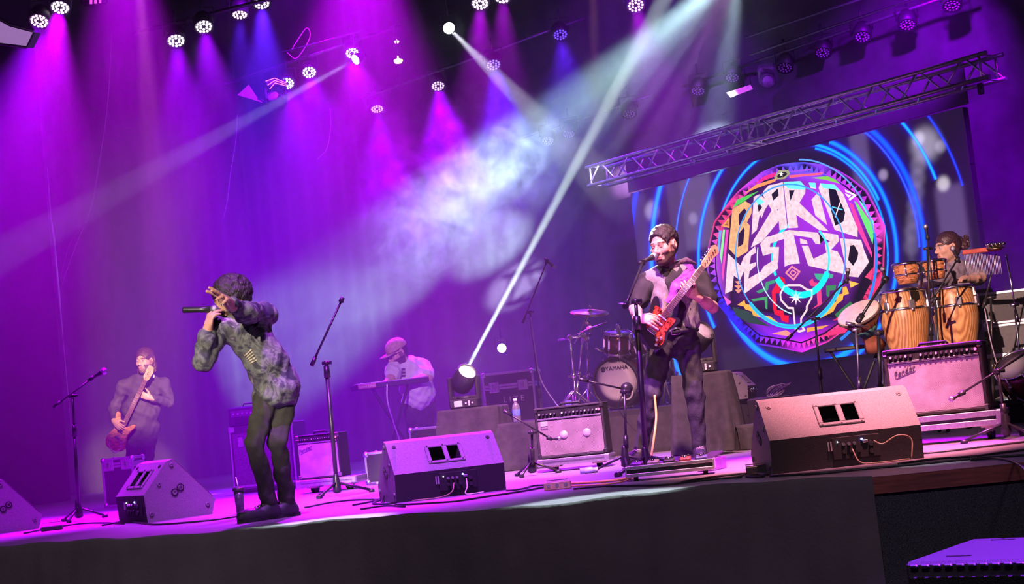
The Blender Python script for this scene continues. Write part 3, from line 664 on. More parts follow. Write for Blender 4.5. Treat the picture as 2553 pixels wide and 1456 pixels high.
stroke([(935, 450), (975, 335)], .007, LT, 8); stroke([(915, 380), (985, 400)], .006, (90, 200, 240), 8)
# cyan rings crossing the emblem
def ring_strip(cxy, r, w, a0, a1, col, layer, n=70):
    pr = None; NP[0] += 1; PART[0] = 'ring_arc%d' % NP[0]
    for k in range(n + 1):
        a = math.radians(a0 + (a1 - a0) * k / n); c_, s_ = math.cos(a), math.sin(a)
        q = (V((cxy[0] + (r - w) * c_, cxy[1] + (r - w) * s_)), V((cxy[0] + (r + w) * c_, cxy[1] + (r + w) * s_)))
        if pr: poly([pr[0], pr[1], q[1], q[0]], col, layer, raw=True)
        pr = q
    PART[0] = None
C2 = Z1(610, 720); r2 = math.hypot(Z1(610, 1215)[0] - C2[0], Z1(610, 1215)[1] - C2[1])
ring_strip(C2, r2, .008, 0, 360, (60, 150, 235), 9); ring_strip(C2, r2, .022, 215, 330, (0, 200, 230), 8)
C3 = Z1(690, 740); r3 = math.hypot(Z1(690, 995)[0] - C3[0], Z1(690, 995)[1] - C3[1])
ring_strip(C3, r3, .034, 205, 330, (0, 225, 225), 5); ring_strip(C3, r3, .018, 95, 200, (0, 215, 215), 5); ring_strip(C3, r3, .012, -30, 40, (60, 215, 225), 8); ring_strip(C3, r3 * 1.55, .006, 160, 250, (190, 230, 255), 9)
ring_strip(LC, r1 * .86, .016, -65, 5, (40, 120, 255), 9); ring_strip(LC, r1 * .86, .008, 5, 80, (90, 150, 255), 9)
# cyan tint on the crown of the letters
for pts in [[(573, 207), (690, 200), (727, 240), (722, 262), (600, 250)], [(748, 210), (796, 212), (800, 250), (762, 240)], [(830, 215), (930, 225), (975, 275), (930, 255), (850, 250)], [(378, 335), (405, 320), (440, 345), (400, 372)]]: poly(pts, (110, 235, 235), 7)
for (pn, _, tex), (v_, f_, c_) in shapes.items():
    o = attr_mesh('ring_arc' if pn.startswith('ring_arc') else pn, v_, f_, c_, EM('lettering light', 'Col', .80, .34, 26) if tex else EM('emblem light', 'Col', .75), scr, True)
    if pn in ('emblem_rim', 'emblem_outline'): o['kind'] = 'stuff'
# stand of the screen
b = MB()
for k in (.04, .35, .65, .96): b.box((SWd * k, .25, zb / 2), (.06, .4, zb), None, .005)
b.build('support', M_blk, scr)
b = MB(); b.box((SWd / 2, .02, zb / 2), (SWd, .02, zb)); b.build('base_cloth', M_drape, scr)
b = MB(); b.box((SWd / 2, .03, zt + .06 + .16), (SWd * 1.02, .02, .40)); b.build('top_masking', M_drape, scr)
# ================================================================== backline
M_tolex = P('black tolex', (.022, .020, .024), .6, 0, .25, 150, .25)
M_wedge = P('textured speaker paint', (.19, .175, .185), .62, 0, .22, 260, .35)
M_wedged = P('speaker rear panel', (.012, .011, .013), .6, 0, .2, 200, .2)
M_hole = P('dark recess', (.006, .006, .007), .8)
M_case = P('black laminated plywood', (.016, .014, .019), .45, 0, .15, 40, .05)
M_cloth = P('dark grey drape cloth', (.032, .027, .034), .92, 0, .2, 18, .2, bscale=70)
M_wht = P('white plastic', (.78, .76, .78), .4, 0, .05, 20)
M_gold = P('brass', (.85, .62, .28), .25, 1.0, .1, 20)
M_red = P('red plastic', (.55, .04, .05), .4)
def text(s, size, mat, parent, M, name='lettering', shear=0.0, ext=.001):
    c = bpy.data.curves.new('t', 'FONT'); c.body = s; c.size = size; c.align_x = 'CENTER'; c.align_y = 'CENTER'; c.extrude = ext; c.shear = shear; c.resolution_u = 3
    o = bpy.data.objects.new('t', c); COL.objects.link(o); dg = bpy.context.evaluated_depsgraph_get(); me = bpy.data.meshes.new_from_object(o.evaluated_get(dg))
    bpy.data.objects.remove(o); me.transform(M); me.materials.clear(); me.materials.append(mat); me.name = name
    o = bpy.data.objects.new(name, me); COL.objects.link(o); o.parent = parent; return o
FRONT = lambda x, y, z: frame((x, y, z), (1, 0, 0), (0, 0, 1), (0, -1, 0))
def rect_loop(w, h, r, n=5):
    pts = []
    for cx_, cy_, a0 in ((w / 2 - r, h / 2 - r, 0), (-w / 2 + r, h / 2 - r, 90), (-w / 2 + r, -h / 2 + r, 180), (w / 2 - r, -h / 2 + r, 270)):
        for k in range(n): a = math.radians(a0 + 90 * k / (n - 1)); pts.append((cx_ + r * math.cos(a), cy_ + r * math.sin(a)))
    return pts
def wedge(label, loc, rz, w, k=1.0, plug=True):
    """floor monitor: back with hand hole towards -y, slanted grille towards +y; x centred"""
    t = thing('floor_monitor', label, 'monitor speaker', loc, rz, 'wedge floor monitors along the stage front')
    pr = [(.0, .0), (-.012, .18), (.165, .385), (.215, .40), (.50, .10), (.47, .0)]; pr = [(a * k, b * k) for a, b in pr]; n = len(pr); hw = w / 2
    b = MB()
    for sx in (-1, 1): b.add([(sx * hw, y, z) for y, z in pr], [tuple(range(n))])
    for i in range(n):
        if i in (0, 1): continue
        j = (i + 1) % n; b.add([(-hw, *pr[i]), (hw, *pr[i]), (hw, *pr[j]), (-hw, *pr[j])], [(0, 1, 2, 3)])
    b.v = b.v; A, B_ = V((0, *pr[1])), V((0, *pr[2])); up = (B_ - A); Lf = up.length; up.normalize(); nn = V((1, 0, 0)).cross(up)
    FM = frame(A + up * (Lf * .5), (1, 0, 0), up, nn)      # slanted back face, z outward
    hx, hy = .105 * k, .062 * k
    q = [(-hw, -Lf / 2), (hw, -Lf / 2), (hw, Lf / 2), (-hw, Lf / 2)]; h = [(-hx, -hy), (hx, -hy), (hx, hy), (-hx, hy)]
    b.add([FM @ V((*p, 0)) for p in q] + [FM @ V((*p, 0)) for p in h], [(i, (i + 1) % 4, 4 + (i + 1) % 4, 4 + i) for i in range(4)])
    bo = b.build('cabinet', M_wedge, t)
    b = MB(); b.add([(-hw, *pr[0]), (hw, *pr[0]), (hw, *pr[1]), (-hw, *pr[1])], [(0, 1, 2, 3)]); b.add([(-hw, y + .004, z) for y, z in pr[:2]] + [(hw, y + .004, z) for y, z in pr[:2]], [(0, 1, 3, 2)]); rp_ = b.build('rear_panel', M_wedged, t)
    b = MB(); b.add([FM @ V((*p, 0)) for p in h] + [FM @ V((p[0] * .8, p[1] * .8, -.09 * k)) for p in h], [(i, (i + 1) % 4, 4 + (i + 1) % 4, 4 + i) for i in range(4)] + [(4, 5, 6, 7)]); b.build('handle_recess', M_hole, t)
    fr_ = MB(); o_, i1 = rect_loop(.25 * k, .155 * k, .02 * k), None
    bars = [((0, .068 * k), (.25 * k, .022 * k)), ((0, -.068 * k), (.25 * k, .022 * k)), ((-.113 * k, 0), (.026 * k, .12 * k)), ((.113 * k, 0), (.026 * k, .12 * k)), ((0.008 * k, 0), (.032 * k, .12 * k))]
    for c_, d_ in bars: fr_.box(FM @ V((*c_, .004 * k)), (*d_, .012 * k), FM.to_3x3(), .004 * k)
    hf = fr_.build('handle_frame', M_wedge, t)
    for sx in (-1, 0, 1):
        for sy in (-1, 1):
            b = MB(); b.cyl(FM @ V((sx * .108 * k, sy * .068 * k, .008 * k)), FM @ V((sx * .108 * k, sy * .068 * k, .013 * k)), .006 * k, n=8); b.build('screw', M_blk, hf)
    for sx in (-1, 1):
        b = MB(); p0 = FM @ V((sx * (hw - .05 * k), Lf * .36, 0)); b.cyl(p0, p0 + nn * .004, .014 * k, n=12); b.cyl(p0, p0 + nn * .007, .006 * k, n=8); b.build('rigging_point', M_blk, t)
    # side panel: stand sockets and feet
    for sx in (-1, 1):
        b = MB(); c = V((sx * hw, .23 * k, .19 * k))
        for dy, dz in ((-.022, -.014), (.022, .014)): b.cyl(c + V((0, dy * k, dz * k)), c + V((sx * .006, dy * k, dz * k)), .026 * k, n=16)
        sp = b.build('pole_socket', M_blk, t)
        for dy, dz in ((-.022, -.014), (.022, .014)):
            b = MB(); p0 = c + V((sx * .005, dy * k, dz * k)); b.lathe([(.018 * k, 0), (.016 * k, .004), (.012 * k, .001), (.001, .001)], 12, aim_frame(p0, (sx, 0, 0))); b.build('socket_ring', M_wedge, sp)
        for (y, z) in ((.03, .05), (.20, .36), (.44, .07), (.10, .24)):
            b = MB(); p0 = V((sx * hw, y * k, z * k)); b.lathe([(.016 * k, 0), (.014 * k, .008), (.006 * k, .009), (.005 * k, .004), (.001, .004)], 12, aim_frame(p0, (sx, 0, 0))); b.build('rubber_foot', P('grey rubber', (.16, .15, .16), .6), t)
    # grille side
    gA, gB = V((0, *pr[3])), V((0, *pr[4])); gu = (gB - gA); gl = gu.length; gu.normalize(); gn = gu.cross(V((1, 0, 0))); gn = gn if gn.y > 0 else -gn
    b = MB(); b.box((gA + gB) / 2 + gn * .004, (w * .94, gl * .92, .012), frame((0, 0, 0), (1, 0, 0), gu, gn).to_3x3(), .004); b.build('grille', M_hole, t)
    # rear electronics
    b = MB(); b.box((.05 * k, -.010 * k, .10 * k), (.26 * k, .008, .12 * k), None, .003); pn = b.build('control_panel', M_hole, rp_)
    for i, (x, z, r, mt) in enumerate([(-.02, .12, .009, M_alu), (.01, .12, .009, M_alu), (.04, .12, .009, M_alu), (-.02, .08, .011, M_blk), (.02, .08, .011, M_blk), (.06, .08, .011, M_blk), (.13, .07, .014, M_blk), (.13, .11, .014, M_blk)]):
        b = MB(); b.cyl((x * k, -.014 * k, z * k), (x * k, -.026 * k, z * k), r * k, n=10); b.build('knob' if z > .1 else 'socket', mt, rp_)
    for x, z, c_, r in ((-.05, .135, (.8, .85, 1), .0035), (.082, .138, (.12, .15, 1), .006)):
        b = MB(); b.sph((x * k, -.017 * k, z * k), r * k, 8, 5); b.build('status_led', P('led %s' % str(c_), (.5, .5, .5), .3, emit=c_, es=8), rp_)
    for x in (-.10, -.085, -.07):
        b = MB(); b.box((x * k, -.012 * k, .115 * k), (.008 * k, .004, .05 * k)); b.build('label_print', P('printed grey', (.25, .24, .25), .6), rp_)
    b = MB(); b.box((.10 * k, -.017 * k, .125 * k), (.03 * k, .012 * k, .016 * k), None, .003); b.build('plug', M_alu if plug else M_blk, rp_)
    return t
p0, p1 = fl(1927, 1183), fl(2304, 1142); wedge('brownish wedge monitor, largest, in front of the right amp', ((p0 + p1) / 2), math.atan2(p1.y - p0.y, p1.x - p0.x), (p1 - p0).length, .98)
p0, p1 = fl(989, 1254), fl(1262, 1221); wedge('grey wedge monitor at the middle of the stage front', ((p0 + p1) / 2), math.atan2(p1.y - p0.y, p1.x - p0.x), (p1 - p0).length, .93)
wedge('wedge monitor turned sideways left of the singer', fl(366, 1303) + V((-.135, .18, 0)), math.radians(-52), .46, 1.0)
wedge('wedge monitor cut off at the left edge', fl(-60, 1338) + V((-.135, .18, 0)), math.radians(-52), .46, .95)
wedge('small wedge on the drum platform behind the guitarist', at(1876, 992, 13.2), math.radians(70), .36, .60, False)

def flight_case(label, loc, rz, w, d, h, lid=None, stencil=None, latches=True):
    t = thing('flight_case', label, 'flight case', loc, rz, 'flight cases on stage')
    b = MB(); b.box((0, d / 2, h / 2), (w - .01, d - .01, h - .01)); bo = b.build('body', M_case, t)
    e = .022
    for z in ([.011, h - .011] + ([lid - .013, lid + .013] if lid else [])):
        for y in (.006, d - .006): b = MB(); b.box((0, y, z), (w, .012, e), None, .003); b.build('edge_trim', M_alu, t)
        for x in (-1, 1): b = MB(); b.box((x * (w / 2 - .006), d / 2, z), (.012, d, e), None, .003); b.build('edge_trim', M_alu, t)
    for x in (-1, 1):
        for y in (.009, d - .009):
            b = MB(); b.box((x * (w / 2 - .009), y, h / 2), (e, e, h), None, .003); b.build('edge_trim', M_alu, t)
            for z in (.02, h - .02): b = MB(); b.sph((x * (w / 2 - .014), y + (.006 if y < .1 else -.006), z), .028, 10, 6); b.build('ball_corner', M_alu, t)
    if latches and lid:
        for x in (-.28, .28):
            b = MB(); b.box((x * w, -.006, lid), (.10, .012, .10), None, .006); la = b.build('latch', M_alu, t)
            b = MB(); b.box((x * w, -.016, lid), (.03, .012, .05), None, .004); b.build('latch_wing', M_chr, la)
    if stencil: text(stencil, h * .13, P('stencil white', (.6, .57, .6), .6), t, FRONT(w * .08, -.002, h * .55))
    return t
def casters(t, w, d, zt_, r=.045):
    for x in (-1, 1):
        for y in (.12, d - .12):
            b = MB(); c = V((x * (w / 2 - .1), y, r)); b.cyl(c - V((.014, 0, 0)), c + V((.014, 0, 0)), r, n=14); wh = b.build('caster_wheel', M_blk, t)
            b = MB(); b.box(c + V((0, -.02, (zt_ - r) / 2)), (.05, .05, zt_ - r), None, .006); b.box(c + V((0, 0, zt_ - r - .006)), (.09, .09, .012)); b.build('caster_fork', P('zinc plate', (.7, .6, .45), .35, .8), wh)
def lid_dolly(label, loc, rz, w, d, z0, h):
    t = thing('case_lid', label, 'flight case', loc, rz, 'flight cases on stage')
    b = MB(); b.box((0, d / 2, z0 + h / 2), (w - .01, d - .01, h - .01)); b.build('tray', M_case, t)
    for z in (z0 + .02, z0 + h - .02):
        b = MB(); b.box((0, .004, z), (w, .014, .035), None, .003); b.build('edge_trim', M_alu, t)
        for x in (-1, 1): b = MB(); b.box((x * (w / 2 - .004), d / 2, z), (.014, d, .035), None, .003); b.build('edge_trim', M_alu, t)
    for x in (-1, 1):
        b = MB(); b.box((x * (w / 2 - .015), .008, z0 + h / 2), (.05, .03, h), None, .008); b.build('corner_plate', M_alu, t)
    casters(t, w, d, z0); return t

def combo_amp(label, loc, rz, w, h, d, cloth, brand, style):
    t = thing('guitar_amplifier', label, 'amplifier', loc, rz, 'combo amplifiers')
    tk = .022 * w / .6
    b = MB(); b.box((0, d / 2 + .01, tk / 2), (w, d, tk), None, .004); b.box((0, d / 2 + .01, h - tk / 2), (w, d, tk), None, .006)
    for x in (-1, 1): b.box((x * (w / 2 - tk / 2), d / 2 + .01, h / 2), (tk, d, h), None, .006)
    b.box((0, d - .02, h / 2), (w - tk, .02, h - tk)); b.build('cabinet', M_tolex, t)
    ph = h * (.135 if style == 'f' else .17)
    b = MB(); b.box((0, .022, h - tk - ph / 2), (w - 2 * tk, .012, ph), Matrix.Rotation(math.radians(-10 if style == 'f' else 0), 3, 'X'), .002); pn = b.build('control_panel', P('panel black', (.02, .02, .022), .35), t)
    zk = h - tk - ph * .5
    n = 17 if style == 'f' else 16
    for i in range(n):
        x = -w / 2 + 2.2 * tk + (w - 4.6 * tk) * i / (n - 1)
        if i in (5,): continue
        b = MB(); b.cyl((x, .016, zk), (x, -.006, zk), .0115 * w / .6, .009 * w / .6, n=10); kb = b.build('knob', M_blk, pn)
        b = MB(); b.cyl((x, -.005, zk), (x, -.009, zk), .0075 * w / .6, n=8); b.build('knob_cap', M_alu if i % 3 else M_wht, pn)
    b = MB(); b.sph((w / 2 - 1.7 * tk, .008, zk), .010, 10, 6); b.build('jewel_lamp', P('jewel red', (.6, .05, .1), .2, emit=(1, .1, .3), es=1.5), pn)
    b = MB(); b.box((0, .012, h - tk - ph - .004), (w - 2 * tk, .012, .012), None, .002); b.build('panel_trim', M_alu, t)
    gh = h - 2 * tk - ph - .012
    b = MB(); b.box((0, .02, tk + gh / 2), (w - 2 * tk, .012, gh), None, .003); g = b.build('grille_cloth', cloth, t)
    if style == 'f':
        text(brand, h * .115, M_alu, g, FRONT(-w * .30, .012, tk + gh * .84) @ rotz(.30), 'badge', .3, .003)
        b = MB(); p = FRONT(-w * .30, .013, tk + gh * .84) @ rotz(.30); b.box(p @ V((0, -.028 * h / .5, 0)), (h * .3, .004, .004), p.to_3x3()); b.build('badge_bar', M_alu, g)
    else:
        b = MB(); b.box((-w / 2 + tk + .055 * w / .6, .012, tk + gh * .90), (.062 * w / .6, .006, .040 * w / .6), None, .002); bd = b.build('badge', P('badge grey', (.4, .38, .42), .4), g)
        text(brand, .022 * w / .6, M_alu, g, FRONT(-w / 2 + tk + .055 * w / .6, .010, tk + gh * .77), 'badge_name')
        for x in (-.10, .235): b = MB(); b.lathe([(.001, .006), (.035 * w / .6, .004), (.037 * w / .6, 0)], 16, FRONT(x * w, .014, tk + gh * .55)); b.build('dust_cap', P('cone silver', (.45, .38, .42), .5), g)
    b = MB(); b.tube([(-.09 * w / .6, d * .45, h), (-.08 * w / .6, d * .45, h + .018), (.08 * w / .6, d * .45, h + .018), (.09 * w / .6, d * .45, h)], .009, 6); b.build('handle', M_tolex, t)
    for x in (-1, 1):
        for z in (.02, h - .02): b = MB(); b.box((x * (w / 2 - .012), .018, z), (.03, .03, .036), None, .006); b.build('corner_guard', M_chr if style == 'f' else M_blk, t)
    return t
def weave(name, c0, c1, scale):
    if name in MATS: return MATS[name]
    m = P(name, c0, .8, 0, .15, 8, .2, bscale=scale); nt = m.node_tree; N = nt.nodes; L = nt.links; mx = [n for n in N if n.bl_idname == 'ShaderNodeMix'][0]
    tc = N.new('ShaderNodeTexCoord'); ck = N.new('ShaderNodeTexChecker'); ck.inputs['Scale'].default_value = scale; ck.inputs['Color1'].default_value = (*c0, 1); ck.inputs['Color2'].default_value = (*c1, 1)
    L.new(tc.outputs['Object'], ck.inputs['Vector']); L.new(ck.outputs['Color'], mx.inputs['A']); return m
M_silver = weave('silver grille cloth', (.52, .46, .50), (.30, .24, .28), 190)
M_brown = weave('woven black grille', (.30, .23, .24), (.12, .09, .10), 190)
RZ = math.radians(-24)
# right amp on dolly
p = fl(2306, 1112); s_ = F / p.y
lid_dolly('open flight case tray on casters under the right amplifier', p + V((.16, .02, 0)), RZ, .66, .34, .085, .095)
combo_amp('silver fronted combo amplifier on a case tray below the congas', p + V((.13, .075, .18)), RZ, .60, .43, .24, M_silver, 'Fender', 'f')
# amp with brown grille
p = fl(1432, 1172)
lid_dolly('case tray on casters under the brown fronted amplifier', p + V((0, 0, 0)), math.radians(-14), .54, .26, .045, .055)
combo_amp('brown fronted combo amplifier with gold lit knobs, in front of the drums', p + V((-.0, .055, .10)), math.radians(-14), .53, .385, .22, M_brown, 'Roland', 'r')
# left amp, far
p = fl(815, 1226)
lid_dolly('case tray under the pale far amplifier left of the middle stand', p, math.radians(-12), .50, .30, .05, .06)
combo_amp('pale fronted combo amplifier glowing violet behind the singer', p + V((-.05, .03, .11)), math.radians(-12), .36, .36, .25, M_silver, 'Fender', 'f')
# bass rig
p = at(664, 1222, 14.2); p.z = 0
t = thing('bass_cabinet', 'tall bass speaker cabinet behind the singer', 'speaker cabinet', p, math.radians(-8)); b = MB(); hh = .62; ww = .62
b.box((0, .2, hh / 2), (ww, .4, hh), None, .01); b.build('cabinet', M_tolex, t)
b = MB(); b.box((0, -.004, hh * .47), (ww - .07, .02, hh - .1), None, .004); g = b.build('grille_cloth', P('cabinet grille', (.10, .09, .11), .8, 0, .2, 60), t)
for x in (-1, 1): b = MB(); b.box((x * (ww / 2 - .012), -.006, hh / 2), (.016, .016, hh), None, .003); b.build('edge_trim', M_alu, t); b = MB(); b.box((x * (ww / 2 - .03), -.012, hh - .03), (.06, .02, .05), None, .006); b.build('corner_guard', M_alu, t)
b = MB(); b.box((0, -.012, .06), (ww, .016, .02), None, .003); b.build('bottom_trim', M_alu, t)
b = MB(); b.box((-.2, -.018, .47), (.05, .008, .09), None, .003); b.build('badge', M_alu, g)
b = MB(); b.box((.14, -.018, .43), (.08, .008, .06), None, .003); b.build('side_handle', M_alu, g)
t = thing('amplifier_head', 'small bass amplifier head on top of the tall cabinet', 'amplifier', p + V((-.12, .05, hh)), math.radians(-8))
b = MB(); b.box((0, .13, .09), (.38, .26, .18), None, .012); b.build('case', M_tolex, t); b = MB(); b.box((.0, -.004, .115), (.32, .01, .06), None, .003); pn = b.build('control_panel', P('panel grey', (.09, .08, .10), .4), t)
for i in range(7): b = MB(); b.cyl((-.13 + i * .043, -.008, .115), (-.13 + i * .043, -.022, .115), .010, n=8); b.build('knob', M_alu, pn)
b = MB(); b.box((-.06, -.006, .045), (.13, .008, .045), None, .003); b.build('vent', M_hole, t)
b = MB(); b.tube([(-.08, .13, .18), (-.07, .13, .205), (.07, .13, .205), (.08, .13, .18)], .008, 6); b.build('handle', M_blk, t)
# flight cases
p = fl(232, 1278); flight_case('small flight case behind the left microphone stand', p + V((0, .9, 0)), math.radians(-6), .30, .3, .45, .38)
p = at(1280, 1082, 14.6); flight_case('stacked flight case with stencilled letters behind the beam light', p, math.radians(-10), .50, .4, .60, .46, 'L I T E')
p = fl(950, 1222); flight_case('low flight case in violet light left of the middle wedge', p + V((.1, 1.3, 0)), math.radians(-8), .70, .4, .27, None)
p = at(1068, 1098, 13.6); flight_case('dark box case beside the covered plinth', V((p.x, p.y, 0)), math.radians(-8), .34, .3, max(.2, at(1068, 1064, 13.6).z), None)
# big cases at the right edge
p = at(2560, 1035, 13.0); t = flight_case('tall stacked flight case at the right edge with white stencil', V((p.x + .05, p.y, .0)), math.radians(-18), 1.0, .5, at(2560, 718, 13.0).z, at(2560, 800, 13.0).z)
hz_ = at(2440, 840, 13.0).z; text('ian\nALIS', .085, P('stencil white', (.6, .57, .6), .6), t, FRONT(-.36, -.004, hz_))
for zz in (at(2500, 965, 13).z, at(2500, 885, 13).z):
    b = MB(); b.box((0, -.003, zz), (1.0, .014, .035), None, .003); b.build('edge_trim', M_alu, t)
t = thing('rack_box', 'small black rack box lying on the big flight case', 'box', at(2455, 748, 13.1) + V((0, .15, 0)), math.radians(-18)); b = MB(); b.box((0, 0, .05), (.24, .2, .10), None, .01); b.build('case', M_blk, t); b = MB(); b.box((0, -.102, .05), (.18, .01, .05), None, .003); b.build('front_plate', M_pipe, t)

# ---- platforms and covered plinths
def platform(label, loc, rz, w, d, h):
    t = thing('drum_riser', label, 'platform', loc, rz); b = MB(); b.box((0, d / 2, h - .03), (w, d, .06), None, .006); b.build('deck', M_case, t)
    m = MB(); rows = []
    for z in np.linspace(h - .05, .0, 5):
        row = []; pr = [(-w / 2, d), (-w / 2, 0), (w / 2, 0), (w / 2, d)]
        for a_, b_ in zip(pr, pr[1:]):
            for k in range(30):
                u = k / 30; x, y = a_[0] + (b_[0] - a_[0]) * u, a_[1] + (b_[1] - a_[1]) * u; w_ = .008 * math.sin(k * 1.3) * (1 - z / h)
                row.append(V((x + w_ * (1 if a_[0] == b_[0] else 0), y - .01 + w_, z)))
        rows.append(row)
    m.grid(rows); m.build('skirt', M_cloth, t); return t
RH = .40
p = at(1560, 1020, 13.6); platform('low black platform carrying the drum kit', V((p.x, p.y, 0)), math.radians(-12), 2.0, 2.0, RH)
def covered(name, label, loc, rz, w, d, h, mat, flare=.06, folds=14, seed=0):
    t = thing(name, label, 'covered plinth', loc, rz); r_ = random.Random(seed); n = 96; rows = []
    def per(u, ex):
        q = (u * 4) % 4; s = int(q); f = q - s; hw, hd = w / 2 + ex, d / 2 + ex
        c = [(-hw, -hd), (hw, -hd), (hw, hd), (-hw, hd)]; a_, b_ = c[s], c[(s + 1) % 4]; return a_[0] + (b_[0] - a_[0]) * f, a_[1] + (b_[1] - a_[1]) * f + d / 2
    for k, z in enumerate([h + .004, h + .002, h - .02, h * .75, h * .5, h * .25, .005]):
        row = []
        for i in range(n + 1):
            u = i / n; fl_ = (1 - z / h) if z < h else 0
            ex = (-w * .49 if k == 0 else 0) + .012 + flare * fl_ + .030 * fl_ ** .6 * math.sin(u * 2 * math.pi * folds + 1.6 * math.sin(u * 9 + seed))
            x, y = per(u, ex if k else 0)
            if k == 0: x, y = x * .02, d / 2 + (y - d / 2) * .02
            row.append(V((x, y, z)))
        rows.append(row)
    m = MB(); m.grid(rows); m.build('cover_cloth', mat, t, fix=False); return t
p = at(1180, 1150, 12.9); hz_ = at(1180, 1016, 12.9).z
PL1 = V((p.x, p.y, 0)); covered('covered_plinth', 'cloth covered plinth carrying the shining beam light', PL1, math.radians(-10), .50, .42, hz_, M_cloth, .03, 11, 1)
d_ = (at(1700, -45, 13.3) - at(1183, 925, 13.0)).normalized()
t, o = moving_head('moving_head', 'moving head on the covered plinth throwing a thin beam upwards', V((PL1.x - .02, PL1.y + .2, hz_ + .004)), (d_ + V((0, -1.0, 0))).normalized(), .72, math.radians(-10), False, (.9, 1, .75), 26, display=True)
spot('beam', o + d_ * .02, o + d_ * 3, (.8, 1, .9), 90000, 2.8, .6, .015, t)
t, o = beam_head(1251, 868, 17.5, V((.2, -1, -.02)).normalized(), .6, 'small round lamp glowing in the haze right of the beam light', 14)
p = at(1302, 1175, 12.6); hz_ = at(1302, 1052, 12.6).z; covered('covered_plinth', 'low cloth covered block left of the brown fronted amplifier', V((p.x, p.y, 0)), math.radians(-10), .30, .4, hz_, M_cloth, .02, 7, 2)
p = at(1768, 1140, 12.1); hz_ = at(1768, 928, 12.1).z; PL2 = V((p.x, p.y, 0))
tcv = covered('covered_plinth', 'shawl covered plinth behind the guitarist carrying an idle moving head', PL2, math.radians(-12), .42, .40, hz_, M_cloth, .05, 12, 3)
m = MB()
for k in range(16): m.cyl((.20 + .012 * (k % 3), .02 + k * .02, hz_ * .42 - .02 * (k % 4)), (.225 + .012 * (k % 3), .02 + k * .02, hz_ * .42 - .12 - .012 * (k % 5)), .004, .002, n=5)
tag(m.build('fringe', P('violet fringe', (.12, .09, .3), .8), tcv), kind='stuff')
moving_head('moving_head', 'idle moving head with glossy shell behind the guitarist', V((PL2.x + .03, PL2.y + .2, hz_ + .004)), V((.5, -.6, .5)), .80, math.radians(-12), False, es=0, display=True)
p = at(1880, 1140, 11.8); hz_ = at(1880, 1058, 11.8).z; covered('covered_plinth', 'low cloth covered block left of the largest wedge', V((p.x + .02, p.y, 0)), math.radians(-10), .24, .3, hz_, M_cloth, .01, 5, 4)

# ---- subwoofer in front of the stage
p = fl(2255, 1402, -.26); t = thing('subwoofer', 'black subwoofer on the hall floor below the stage at right', 'subwoofer', (p.x, p.y, -1.25), math.radians(-37)); hh = .99; ww, dd = 1.1, .70
b = MB(); b.box((ww / 2, dd / 2, hh / 2), (ww, dd, hh), None, .012); b.build('cabinet', P('sub paint', (.05, .048, .055), .5, 0, .2, 200, .3), t)
b = MB(); b.box((ww / 2, -.008, hh / 2 - .02), (ww - .03, .012, hh - .07), None, .004); b.build('grille', P('sub grille', (.012, .012, .014), .5, 0, .3, 150, .5), t)
me = None
for i in range(24):
    if me is None: b = MB(); b.box((0, -.012, hh - .014), (.030, .014, .012), None, .004); ob = b.build('grille_tab', P('grille rim', (.10, .095, .11), .45), t); me = ob.data
    else: ob = bpy.data.objects.new('grille_tab', me); COL.objects.link(ob); ob.parent = t
    ob.location = (.04 + i * .045, 0, 0)
for y in (.14, .62):
    b = MB(); b.box((.16, y, hh + .001), (.10, .012, .006), None, .002); b.build('stacking_groove', M_blk, t)
